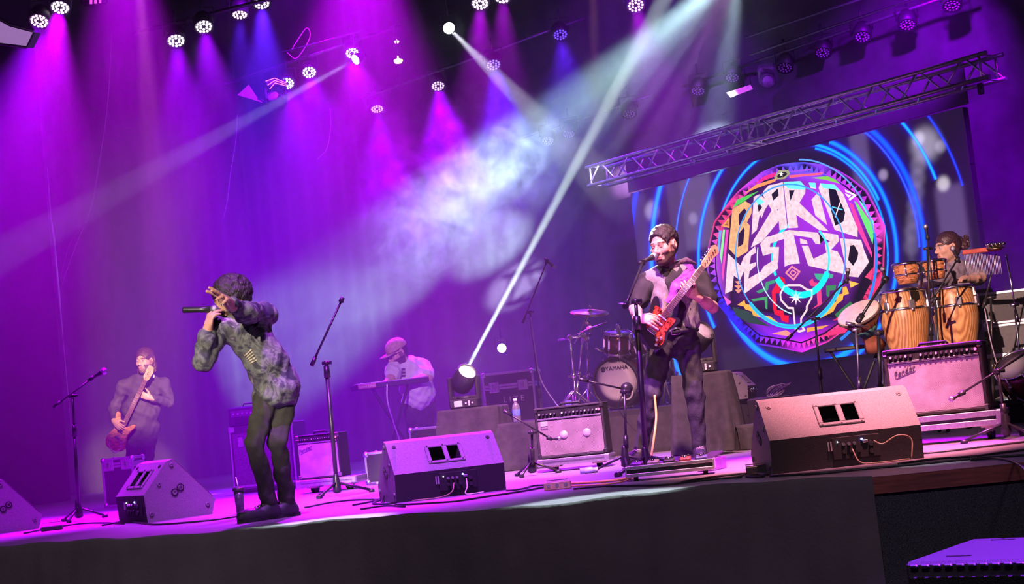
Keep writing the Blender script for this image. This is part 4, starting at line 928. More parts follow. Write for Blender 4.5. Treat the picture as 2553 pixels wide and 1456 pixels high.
# ================================================================== microphone stands, drums, percussion
M_std = P('stand black enamel', (.02, .019, .022), .35, 0, .1, 20)
M_mesh = P('microphone mesh', (.35, .33, .36), .35, .7, .3, 300, .3)
def mic(b0, d, t, s=1.0, world=True, grille=M_mesh):
    """handheld style microphone: ball at b0, body running along d"""
    d = V(d).normalized(); b = MB(); b.lathe([(.001, .14 * s), (.011 * s, .14 * s), (.013 * s, .06 * s), (.019 * s, .025 * s), (.021 * s, .018 * s), (.001, .017 * s)], 12, aim_frame(b0, d)); bo = b.build('microphone_body', M_std, t, world)
    b = MB(); b.sph(V(b0) + d * .004, .025 * s, 12, 8); b.build('microphone_grille', grille, t, world)
def stand(label, base, top, ba=None, bb=None, kind='tripod', leg=.28, r=.0105, micd=None, mics=1.0, clip=True, rz=.4, mat=None, name='microphone_stand', legz=.10, collar=.5):
    mat = mat or M_std; base, top = V(base), V(top)
    t = thing(name, label, 'microphone stand', base, 0, 'microphone stands'); ax = top - base
    mid = base + ax * collar
    b = MB(); b.cyl(base + V((0, 0, legz * .5)), mid, r * 1.25, n=10); b.build('lower_tube', mat, t, True)
    b = MB(); b.cyl(mid, top, r * .85, n=10); b.build('upper_tube', mat, t, True)
    b = MB(); b.cyl(mid - ax.normalized() * .04, mid + ax.normalized() * .05, r * 1.9, r * 1.6, n=10); b.build('clutch', mat, t, True)
    b = MB(); b.lathe([(.018, 0), (.034, .012), (.03, .05), (.02, legz + .03), (.012, legz + .05)], 12, Matrix.Translation(base + V((0, 0, .02)))); b.build('leg_hub', mat, t, True)
    for k in range(3):
        a = rz + 2 * math.pi * k / 3; e = V((base.x + leg * math.cos(a), base.y + leg * math.sin(a), base.z + .012)); m = MB(); m.cyl(base + V((0, 0, legz)), e, r * .8, n=8); lg = m.build('leg', mat, t, True)
        m = MB(); m.cyl(e - (e - base).normalized() * .03, e + (e - base).normalized() * .012, r * 1.25, n=8); m.build('rubber_foot', M_blk, lg, True)
    if ba is not None:
        ba, bb = V(ba), V(bb); m = MB(); m.cyl(ba, bb, r * .65, n=8); bo = m.build('boom_arm', mat, t, True)
        d = (bb - ba).normalized(); m = MB(); m.cyl(ba - d * .01, ba + d * .06, r * 1.3, n=8); m.build('counterweight', mat, bo, True)
        m = MB(); m.sph(top, r * 1.6, 10, 6); m.cyl(top + V((-.03, 0, 0)), top + V((.04, 0, 0)), r * 1.1, n=8); m.build('swivel', mat, t, True)
        if clip: m = MB(); m.cyl(bb - d * .005, bb + d * .035, r * 1.6, r * 1.2, n=8); m.build('clip', M_blk, t, True)
        if micd is not None: mic(bb + d * .02 - V(micd).normalized() * .10 * mics, micd, t, mics)
    return t
Yb = fl(198, 1300).y
stand('black stand with boom and silver microphone at far left', fl(198, 1298), at(181, 988, Yb), at(137, 1013, Yb), at(226, 946, Yb - .05), micd=V((-1, .1, -.45)), mics=1.05, leg=.20, collar=.72)
Y2 = fl(842, 1236).y
stand('black stand with angled boom and empty clip between singer and keyboard player', fl(842, 1236), at(813, 905, Y2), at(778, 909, Y2), at(850, 752, Y2), leg=.26, rz=.1, collar=.93, r=.013)
Y3 = fl(1612, 1188).y
Y3 = 9.85
stand('thick black stand in front of the guitarist with microphone at his mouth', V((at(1613, 1172, Y3).x, Y3, 0)), at(1585, 752, Y3), at(1559, 763, Y3 - .15), at(1603, 654, 10.50), micd=V((-.75, -.5, -.28)), mics=1.1, leg=.33, rz=-.15, r=.0145, collar=.87)
stand('tall thin stand with overhead boom left of the drums', V((at(1352, 1030, 14.4).x, 14.4, 0)), at(1321, 778, 14.4), at(1304, 803, 14.4), at(1362, 655, 14.3), micd=V((-.6, 0, .7)), mics=.9, leg=.25, collar=.45)
Y4 = fl(1562, 1172).y
stand('short stand with straight boom in front of the bass drum', fl(1562, 1172), at(1557, 976, Y4), at(1446, 946, Y4), at(1556, 970, Y4 + .1), leg=.26, rz=.5, clip=False, collar=.35)
Y5 = fl(1328, 1188).y
stand('short stand aiming a microphone at the brown fronted amplifier', fl(1328, 1186), at(1326, 1078, Y5), at(1258, 1026, Y5), at(1366, 1090, Y5 + .05), micd=V((-1, -.1, .1)), mics=.7, leg=.20, rz=.1, collar=.5)
Y6 = 9.15
stand('stand at the right edge with a long boom to the silver fronted amplifier', V((at(2512, 1095, Y6).x, Y6, 0)), at(2488, 925, Y6), at(2590, 860, Y6 + .1), at(2402, 978, Y6 - .05), micd=V((1, .1, .4)), mics=.7, leg=.26, rz=.9, collar=.4)
m = MB(); c = at(1562, 968, Y4 + .1); m.lathe([(.001, -.06), (.03, -.055), (.042, 0), (.042, .02), (.036, .05), (.001, .055)], 16, aim_frame(c, V((.25, 1, 0)))); tag(m.build('kick_microphone', M_std), 'round black microphone in front of the bass drum head', 'microphone')
tag(m and MB().tube(catmull([c + V((-.03, 0, -.03)), c + V((-.07, 0, -.12)), c + V((-.03, 0, -.22)), c + V((.03, -.02, -.3))], 6), .003, 5).build('cable', M_cab), 'thin looped cable under the bass drum microphone', 'cable')
# percussion side
stand('stand with upright microphone between the congas', V((at(2328, 1050, 11.6).x, 11.6, 0)), at(2312, 620, 11.6), at(2330, 760, 11.6), at(2313, 596, 11.55), micd=V((.05, 0, -1)), mics=.8, leg=.25, collar=.55)
stand('stand with boom reaching over the second conga', V((at(2348, 1050, 11.4).x, 11.4, 0)), at(2332, 745, 11.4), at(2322, 752, 11.4), at(2385, 650, 11.5), micd=V((.35, 0, -1)), mics=.9, leg=.25, collar=.3)
stand('stand with tilted boom left of the first conga', V((at(2194, 1060, 11.3).x, 11.3, 0)), at(2190, 830, 11.3), at(2140, 800, 11.3), at(2205, 700, 11.4), micd=V((.2, 0, -1)), mics=.8, leg=.25, r=.017, collar=.45)
stand('thin stand with diagonal boom in front of the emblem', V((at(2052, 1050, 11.9).x, 11.9, 0)), at(2032, 795, 11.9), at(1962, 846, 11.9), at(2108, 702, 11.9), micd=V((-.2, 0, -1)), mics=.8, leg=.25, collar=.55)
stand('chrome stand holding the tilted hand drum', V((at(2146, 1050, 11.8).x, 11.8, 0)), at(2134, 822, 11.8), at(2112, 806, 11.8), at(2165, 815, 11.8), leg=.25, mat=M_alu, collar=.5, clip=False)
stand('stand with boom carrying the bar chimes', V((at(2478, 1050, 11.8).x, 11.8, 0)), at(2470, 742, 11.8), at(2452, 765, 11.8), at(2484, 634, 11.8), leg=.25, collar=.45, clip=False)
stand('slim chrome cymbal style stand at the right edge', V((at(2562, 1050, 12.0).x, 12.0, 0)), at(2528, 760, 12.0), at(2537, 800, 12.0), at(2508, 632, 12.0), leg=.25, mat=M_chr, collar=.4, clip=False)

# ---- drum kit on the riser
M_shell = P('wine sparkle shell', (.16, .05, .05), .2, .3, .4, 120)
M_head = P('white drum skin', (.80, .74, .78), .45, 0, .04, 8)
M_cym = P('bronze cymbal', (.80, .42, .30), .28, .9, .15, 40)
kc = at(1536, 955, 14.2); kr = 64 / (F / 14.2); kdir = V((-math.sin(math.radians(30)), -math.cos(math.radians(30)), 0))
t = thing('bass_drum', 'white headed bass drum with black hoop and maker lettering', 'drum', V((kc.x, kc.y, RH))); kc.z = RH + kr + .012
Mk = aim_frame(kc, kdir)
b = MB(); b.lathe([(kr * .96, -.36), (kr * .96, -.02)], 40, Mk); b.build('shell', M_shell, t, True)
b = MB(); b.lathe([(kr * .94, -.01), (kr * 1.0, -.012), (kr * 1.03, -.006), (kr * 1.03, .022), (kr * .97, .026), (kr * .94, .018)], 40, Mk); b.build('hoop', M_blk, t, True)
b = MB(); b.lathe([(kr * .945, .006), (kr * .5, .010), (.001, .010)], 40, Mk); hd = b.build('drum_head', M_head, t, True)
pc = Mk @ V((kr * .42, -kr * .42, .011)); b = MB(); b.lathe([(kr * .29, 0), (kr * .29, .004), (kr * .22, .004), (kr * .22, 0)], 28, aim_frame(pc, kdir)); b.build('port_ring', M_wht, hd, True)
b = MB(); b.lathe([(kr * .22, .001), (.001, .001)], 24, aim_frame(pc, kdir)); b.build('port_hole', M_hole, hd, True)
tx = text('YAMAHA', kr * .235, P('print black', (.03, .02, .04), .5), hd, Matrix.Translation(-t.location) @ aim_frame(Mk @ V((kr * .12, kr * .58, .0145)), kdir) , 'lettering')
b = MB(); lg = Mk @ V((-kr * .47, kr * .58, .012)); b.lathe([(kr * .10, 0), (kr * .10, .002), (kr * .075, .002), (kr * .075, 0)], 20, aim_frame(lg, kdir))
for k in range(3): a = math.pi * k / 3; u_ = Mk.to_3x3() @ V((math.cos(a), math.sin(a), 0)); b.cyl(lg + kdir * .002 - u_ * kr * .08, lg + kdir * .002 + u_ * kr * .08, kr * .012, n=5)
b.build('tuning_fork_mark', P('print black', (.03, .02, .04), .5), hd, True)
for k in range(8):
    a = math.pi * (k + .5) / 4; q = Mk @ V((kr * 1.03 * math.cos(a), kr * 1.03 * math.sin(a), 0)); b = MB(); b.cyl(q + kdir * .03, q - kdir * .10, .008, n=6); b.box(q - kdir * .09, (.03, .03, .05), Mk.to_3x3(), .006); b.build('tension_lug', M_chr, t, True)
for sx in (-1, 1):
    q = Mk @ V((sx * kr * .85, -kr * .5, -.1)); b = MB(); b.cyl(q, V((q.x + sx * .10, q.y - .16, RH + .005)), .010, n=8); b.build('spur', M_chr, t, True)
def tom(label, c, r, h, tilt, name='tom_drum'):
    t = thing(name, label, 'drum', c); M_ = rotx(tilt[0]) @ roty(tilt[1]); b = MB(); b.lathe([(r, 0), (r, h)], 28, M_); b.build('shell', M_shell, t)
    for z in (0, h): b = MB(); b.lathe([(r * .98, z - .012), (r * 1.06, z - .012), (r * 1.06, z + .012), (r * .98, z + .012)], 28, M_); b.build('hoop', M_chr, t)
    b = MB(); b.lathe([(r, h + .004), (.001, h + .005)], 28, M_); b.build('drum_head', M_head, t); b = MB(); b.lathe([(r, -.004), (.001, -.005)], 28, M_); b.build('resonant_head', P('clear pink skin', (.7, .35, .45), .3), t)
    for k in range(8):
        a = math.pi * k / 4; b = MB(); x, y = math.cos(a) * r * 1.07, math.sin(a) * r * 1.07
        b.cyl(M_ @ V((x, y, -.02)), M_ @ V((x, y, h + .02)), .006, n=6); b.box(M_ @ V((x, y, h * .5)), (.026, .026, h * .45), M_.to_3x3(), .006); b.sph(M_ @ V((x, y, h * .72)), .016, 8, 5); b.sph(M_ @ V((x, y, h * .28)), .016, 8, 5); b.build('lug', M_chr, t)
    return t
tom('rack tom crowded with chrome lugs above the bass drum', at(1541, 880, 14.25), .125, .19, (.25, .1))
tom('second tom half hidden behind the guitarist', at(1588, 884, 14.35), .12, .17, (.3, -.25))
t = tom('low floor tom hidden behind the guitarist', V((at(1640, 1000, 14.6).x, 14.6, RH + .2)), .17, .30, (0, 0))
for k in range(3): a = 2 * math.pi * k / 3; b = MB(); b.cyl((.185 * math.cos(a), .185 * math.sin(a), .12), (.19 * math.cos(a), .19 * math.sin(a), -.2), .008, n=6); b.build('leg', M_chr, t)
t = tom('shallow snare drum lying between bass drum and toms', at(1562, 905, 14.8), .16, .09, (.1, .1), 'snare_drum')
b = MB(); b.cyl((0, 0, -.01), (0, 0, RH - t.location.z + .06), .012, n=8)
for k in range(3): a = 2 * math.pi * k / 3; b.cyl((0, 0, RH - t.location.z + .12), (.18 * math.cos(a), .18 * math.sin(a), RH - t.location.z + .005), .008, n=6)
b.build('snare_stand', M_chr, t)
def cymbal(label, c, r, nrm, base, joint, tail, bell=True):
    """boom stand: foot > tube > joint > arm > cymbal"""
    t = thing('cymbal_stand', label, 'cymbal', V((base.x, base.y, RH)), 0, 'cymbals on chrome stands'); base = V((base.x, base.y, RH))
    b = MB(); b.cyl(base + V((0, 0, .02)), base.lerp(joint, .5), .014, n=8); b.build('lower_tube', M_chr, t, True)
    b = MB(); b.cyl(base.lerp(joint, .5), joint, .011, n=8); b.build('upper_tube', M_chr, t, True)
    b = MB(); q = base.lerp(joint, .5); b.cyl(q - V((0, 0, .03)), q + V((0, 0, .03)), .022, n=8); b.box(q + V((-.03, 0, 0)), (.05, .015, .02), None, .004); b.build('clamp', M_chr, t, True)
    b = MB(); b.cyl(tail, c, .009, n=8); b.build('boom_arm', M_chr, t, True); b = MB(); b.sph(joint, .03, 10, 6); b.cyl(joint + V((0, -.03, 0)), joint + V((0, .03, 0)), .018, n=8); b.build('tilter', M_chr, t, True)
    for k in range(3):
        a = .5 + 2 * math.pi * k / 3; e = base + V((.24 * math.cos(a), .24 * math.sin(a), .012)); m = MB(); m.cyl(base + V((0, 0, .22)), e, .009, n=6); m.cyl(base + V((0, 0, .06)), base.lerp(e, .6) + V((0, 0, .06)), .006, n=6); m.sph(e, .016, 8, 5); m.build('leg', M_chr, t, True)
    if r:
        Mf = aim_frame(c, nrm); b = MB(); b.lathe([(.001, .03), (r * .10, .027), (r * .16, .016), (r * .2, .012), (r * .6, .006), (r, -.002), (r, -.004), (r * .6, .003), (r * .2, .008), (.001, .02)], 40, Mf); cy_ = b.build('cymbal_plate', M_cym, t, True)
        b = MB(); b.cyl(c, c + V(nrm).normalized() * .07, .007, n=8); b.cyl(c + V(nrm).normalized() * .05, c + V(nrm).normalized() * .065, .014, n=8); b.build('wing_nut', M_chr, cy_, True)
    return t
k_ = F / 14.3
cymbal('upper reddish crash cymbal on a boom stand left of the drums', at(1470, 779, 14.3), 49 / k_, V((.12, -.26, 1)), at(1430, 1005, 14.3), at(1420, 838, 14.3) if False else at(1453, 835, 14.3), at(1433, 857, 14.3))
cymbal('lower thin cymbal tilted edge on left of the toms', at(1470, 820, 14.5), 48 / k_, V((-.30, -.02, 1)), at(1467, 1000, 14.5), at(1462, 845, 14.5), at(1470, 838, 14.5))
cymbal('cymbal behind the guitarist showing a sliver at his elbow', at(1568, 757, 14.8), 28 / k_, V((.15, -.2, 1)), at(1610, 1000, 14.8), at(1590, 800, 14.8), at(1598, 815, 14.8))
cymbal('bare chrome boom stand at the left of the kit', at(1475, 835, 14.0), 0, V((0, 0, 1)), at(1436, 1002, 14.0), at(1421, 842, 14.0), at(1391, 848, 14.0))
t = thing('drum_microphone', 'small drum microphone with looped cable above the rack tom', 'microphone', at(1541, 823, 14.15)); b = MB(); b.lathe([(.001, -.06), (.016, -.05), (.02, .0), (.016, .03), (.001, .035)], 10, aim_frame((0, 0, 0), V((.1, 0, -1)))); b.build('microphone_body', M_alu, t); b = MB(); b.tube(catmull([(0, 0, .05), (.01, 0, .075), (.035, 0, .06), (.03, 0, .0), (.01, .0, -.06)], 6), .003, 5); b.build('cable', M_cab, t)
t = thing('drum_microphone', 'small microphone poking in beside the bass drum', 'microphone', at(1492, 872, 14.15)); b = MB(); b.cyl((-.03, 0, .018), (.03, 0, -.018), .011, n=8); b.build('microphone_body', M_alu, t); b = MB(); b.tube(catmull([(-.03, 0, .018), (-.07, 0, .03), (-.1, .0, 0), (-.11, .02, -.06)], 6), .003, 5); b.build('cable', M_cab, t)
t = thing('pedal', 'chrome drum pedal standing beside the bass drum', 'drum pedal', V((at(1418, 1010, 13.9).x, 13.9, RH))); b = MB(); b.box((0, 0, .012), (.09, .26, .016), None, .004); b.build('plate', M_alu, t); b = MB(); b.box((0, -.02, .08), (.06, .22, .012), rotx(.5).to_3x3(), .003); b.build('footboard', M_chr, t)
t = thing('throne_hardware', 'chrome hardware legs seen between the guitarist legs', 'drum hardware', V((at(1668, 1000, 14.3).x, 14.3, RH)))
for x, a in ((-.06, .3), (.02, -.25), (.08, .15)): b = MB(); b.cyl((x, 0, .01), (x + a * .2, 0, .30), .012, n=8); b.build('leg', M_chr, t)
b = MB(); b.sph((.02, 0, .3), .06, 12, 8); b.build('joint', M_blk, t)

# ---- congas, bongos, hand drum, chimes
def woodmat(name, c0, c1):
    m = P(name, c0, .35, 0, .1, 10); nt = m.node_tree; N = nt.nodes; L = nt.links; mx = [n for n in N if n.bl_idname == 'ShaderNodeMix'][0]
    tc = N.new('ShaderNodeTexCoord'); mp = N.new('ShaderNodeMapping'); mp.inputs['Scale'].default_value = (1, 1, .22); wv = N.new('ShaderNodeTexWave'); wv.wave_type = 'BANDS'; wv.bands_direction = 'X'; wv.inputs['Scale'].default_value = 16; wv.inputs['Distortion'].default_value = 6; wv.inputs['Detail'].default_value = 2
    cr = N.new('ShaderNodeValToRGB'); cr.color_ramp.elements[0].color = (*c0, 1); cr.color_ramp.elements[1].color = (*c1, 1)
    L.new(tc.outputs['Object'], mp.inputs[0]); L.new(mp.outputs[0], wv.inputs['Vector']); L.new(wv.outputs['Fac'], cr.inputs[0]); L.new(cr.outputs[0], mx.inputs['A']); return m
M_ash = woodmat('conga ash wood', (.34, .14, .05), (.68, .36, .14))
M_skin = P('raw hide', (.78, .66, .60), .6, 0, .12, 12)
def conga(label, top, r, h, rz=0.0, k=1.0):
    z0 = top.z - h; t = thing('conga', label, 'drum', V((top.x, top.y, z0)), rz, 'pair of congas')
    b = MB(); b.lathe([(r * .74, 0), (r * .80, h * .12), (r * 1.0, h * .38), (r * 1.10, h * .58), (r * 1.06, h * .78), (r * .93, h * .93), (r * .90, h * .97)], 36); b.build('shell', M_ash, t)
    b = MB(); b.lathe([(r * .76, -.006), (r * .78, .03), (r * .74, .03)], 32); b.build('bottom_band', M_chr, t)
    b = MB(); b.lathe([(r * .93, h * .945), (r * 1.0, h * .955), (r * 1.01, h * .985), (r * .95, h), (r * .92, h * .99)], 36); b.build('rim', M_chr, t)
    b = MB(); b.lathe([(r * .95, h * .996), (r * .8, h * 1.004), (.001, h * 1.006)], 36); b.build('drum_skin', M_skin, t)
    b = MB(); b.lathe([(r * 1.085, h * .70), (r * 1.095, h * .72), (r * 1.08, h * .74)], 36); b.build('side_band', M_chr, t)
    for i in range(6):
        a = 2 * math.pi * (i + .3) / 6; c_, s_ = math.cos(a), math.sin(a); b = MB(); b.cyl((c_ * r * 1.05, s_ * r * 1.05, h * .96), (c_ * r * 1.13, s_ * r * 1.13, h * .74), .006, n=6)
        Mb = frame((c_ * r * 1.10, s_ * r * 1.10, h * .77), (-s_, c_, 0), (0, 0, 1), (c_, s_, 0)); b.box(Mb @ V((0, 0, 0)), (.05, .07, .03), Mb.to_3x3(), .008); b.sph(Mb @ V((0, -.04, .01)), .013, 8, 5); b.build('lug', M_alu, t)
    b = MB(); Mb = frame((0, -r * 1.09, h * .86), (1, 0, 0), (0, 0, 1), (0, -1, 0)); b.prism([(-.035, .05), (.035, .05), (.04, -.01), (0, -.045), (-.04, -.01)], .012, Mb, -.02); b.build('maker_plate', M_gold, t)
    return t
k1 = F / 12.0
conga('left conga of striped ash wood beside the hand drum', at(2247, 722, 12.0), 55 / k1, 180 / k1, .3)
conga('right conga of striped ash wood in front of the percussionist', at(2372, 714, 12.1), 53 / k1, 178 / k1, 1.2)
for lab, px in (('chrome stand with trays under the left conga', 2255), ('chrome stand with trays under the right conga', 2385)):
    t = thing('conga_stand', lab, 'drum stand', V((at(px, 900, 12.05).x, 12.05, 0)), 0, 'conga stands'); zz = at(px, 893, 12.05).z
    b = MB(); b.lathe([(.155, zz), (.165, zz), (.165, zz + .015), (.155, zz + .015), (.155, zz)], 28); b.build('ring', M_chr, t)
    for k in range(3):
        a = .6 + 2 * math.pi * k / 3; b = MB(); b.cyl((.16 * math.cos(a), .16 * math.sin(a), zz), (.25 * math.cos(a), .25 * math.sin(a), .01), .011, n=8); b.build('leg', M_chr, t)
        b = MB(); b.box((.16 * math.cos(a), .16 * math.sin(a), zz + .06), (.03, .03, .11), rotz(a).to_3x3(), .006); b.build('post', M_blk, t)
    b = MB(); b.box((-.12, -.18, zz + .01), (.30, .08, .02), None, .004); b.build('tray', M_chr, t)
t = thing('bongos', 'pair of chromed bongos raised above the congas', 'drum', V((at(2297, 890, 11.9).x, 11.9, at(2297, 700, 11.9).z)))
for px, py, r, h in ((2258, 655, 33, 53), (2327, 648, 30, 48)):
    r, h = r / (F / 11.9), h / (F / 11.9); c = at(px, py, 11.9) - t.location - V((0, 0, h)); Mt = Matrix.Translation(c) @ rotx(-.02)
    b = MB(); b.lathe([(r * .72, 0), (r * .82, h * .25), (r * .95, h * .55), (r * .98, h * .92)], 28, Mt); sh = b.build('shell', P('striped bongo wood', (.50, .20, .08), .35, 0, .6, 30, stretch=(1, 1, 6)), t)
    b = MB(); b.lathe([(r * .98, h * .84), (r * 1.08, h * .86), (r * 1.09, h * .96), (r * 1.0, h)], 28, Mt); b.build('rim', M_chr, sh)
    b = MB(); b.lathe([(r * .88, h * .36), (r * .96, h * .38), (r * .98, h * .44), (r * .92, h * .46)], 28, Mt); b.build('lower_ring', M_chr, sh)
    b = MB(); b.lathe([(r * 1.0, h * .99), (.001, h * 1.01)], 28, Mt); b.build('drum_skin', M_skin, sh)
    for k in range(6): a = 2 * math.pi * k / 6 + .2; b = MB(); b.cyl(Mt @ V((r * 1.08 * math.cos(a), r * 1.08 * math.sin(a), h * .9)), Mt @ V((r * .99 * math.cos(a), r * .99 * math.sin(a), h * .36)), .006, n=6); b.sph(Mt @ V((r * .99 * math.cos(a), r * .99 * math.sin(a), h * .38)), .013, 8, 5); b.build('tension_rod', M_chr, sh)
b = MB(); b.box(at(2295, 672, 11.9) - t.location, (.13, .05, .05), None, .01); b.build('bridge', M_chr, t)
b = MB(); b.cyl(at(2297, 685, 11.93) - t.location, (0, .03, .02 - t.location.z), .012, n=8)
for k in range(3): a = 2 * math.pi * k / 3; b.cyl((0, .03, .25 - t.location.z), (.28 * math.cos(a), .03 + .28 * math.sin(a), .01 - t.location.z), .010, n=6)
b.build('bongo_stand', M_chr, t)
t = thing('hand_drum', 'tilted goblet hand drum with roped head left of the congas', 'drum', at(2150, 800, 12.0)); ax = (at(2118, 782, 11.9) - at(2185, 860, 12.3)); ax = V((-.35, -.35, .75)).normalized(); Mh = aim_frame((0, 0, 0), ax)
b = MB(); b.lathe([(.09, -.26), (.07, -.2), (.06, -.12), (.10, -.05), (.15, .02), (.165, .07)], 28, Mh); b.build('shell', P('red brown goblet wood', (.30, .10, .05), .4, 0, .3, 10), t)
b = MB(); b.lathe([(.165, .06), (.172, .065), (.172, .085), (.165, .09), (.14, .094), (.001, .095)], 28, Mh); b.build('drum_skin', M_skin, t)
b = MB()
for k in range(18): a = 2 * math.pi * k / 18; b.cyl(Mh @ V((.173 * math.cos(a), .173 * math.sin(a), .075)), Mh @ V((.11 * math.cos(a + .15), .11 * math.sin(a + .15), -.04)), .004, n=5)
b.lathe([(.172, .055), (.180, .06), (.18, .07), (.172, .075)], 28, Mh); b.build('ropes', P('dark rope', (.10, .07, .06), .8), t)
b = MB(); b.lathe([(.062, -.13), (.098, -.07), (.105, -.05), (.1, -.045)], 28, Mh); b.build('green_band', P('green cloth band', (.04, .16, .12), .8), t)
t = thing('percussion_table', 'small black folding table behind the hand drum', 'table', V((at(2130, 862, 12.7).x, 12.7, 0)), -.2); zz = at(2130, 862, 12.7).z
b = MB(); b.box((0, 0, zz - .015), (.50, .3, .03), None, .006); b.build('tabletop', M_blk, t)
for sx in (-1, 1): b = MB(); b.cyl((sx * .2, -.1, zz - .03), (-sx * .15, .1, .0), .012, n=8); b.build('leg', M_blk, t)
t = thing('bar_chimes', 'row of hanging bar chimes on a red wooden beam', 'chimes', at(2410, 622, 11.85)); A_, B_ = at(2400, 618, 11.85), at(2496, 630, 11.7)
b = MB(); b.box((A_ + B_) / 2 - t.location, ((B_ - A_).length, .03, .035), rotz(math.atan2(B_.y - A_.y, B_.x - A_.x)).to_3x3() @ Matrix.Rotation(.02, 3, 'Y'), .005); b.build('beam', P('red varnished beam', (.40, .06, .04), .35), t)
for i in range(24):
    q = A_.lerp(B_, (i + .5) / 25) - t.location; Lc = .19 - .0022 * i; b = MB(); b.cyl(q + V((0, -.005, -.03)), q + V((0, -.005, -.03 - Lc)), .0021, n=6); b.build('chime_bar', P('bright chime metal', (.9, .82, .88), .3, .6), t)
t = thing('cymbal_stack', 'small bright metal rattle clamped at the end of the chime beam', 'percussion', at(2482, 618, 11.7)); b = MB(); b.lathe([(.001, .02), (.04, .016), (.07, .004), (.07, 0), (.001, .012)], 20, rotx(.2)); b.build('plate', M_gold, t)
for k in range(5): b = MB(); b.cyl((-.06 + k * .03, 0, .02), (-.05 + k * .03, 0, .035), .018, n=8); b.build('jingle', M_chr, t)
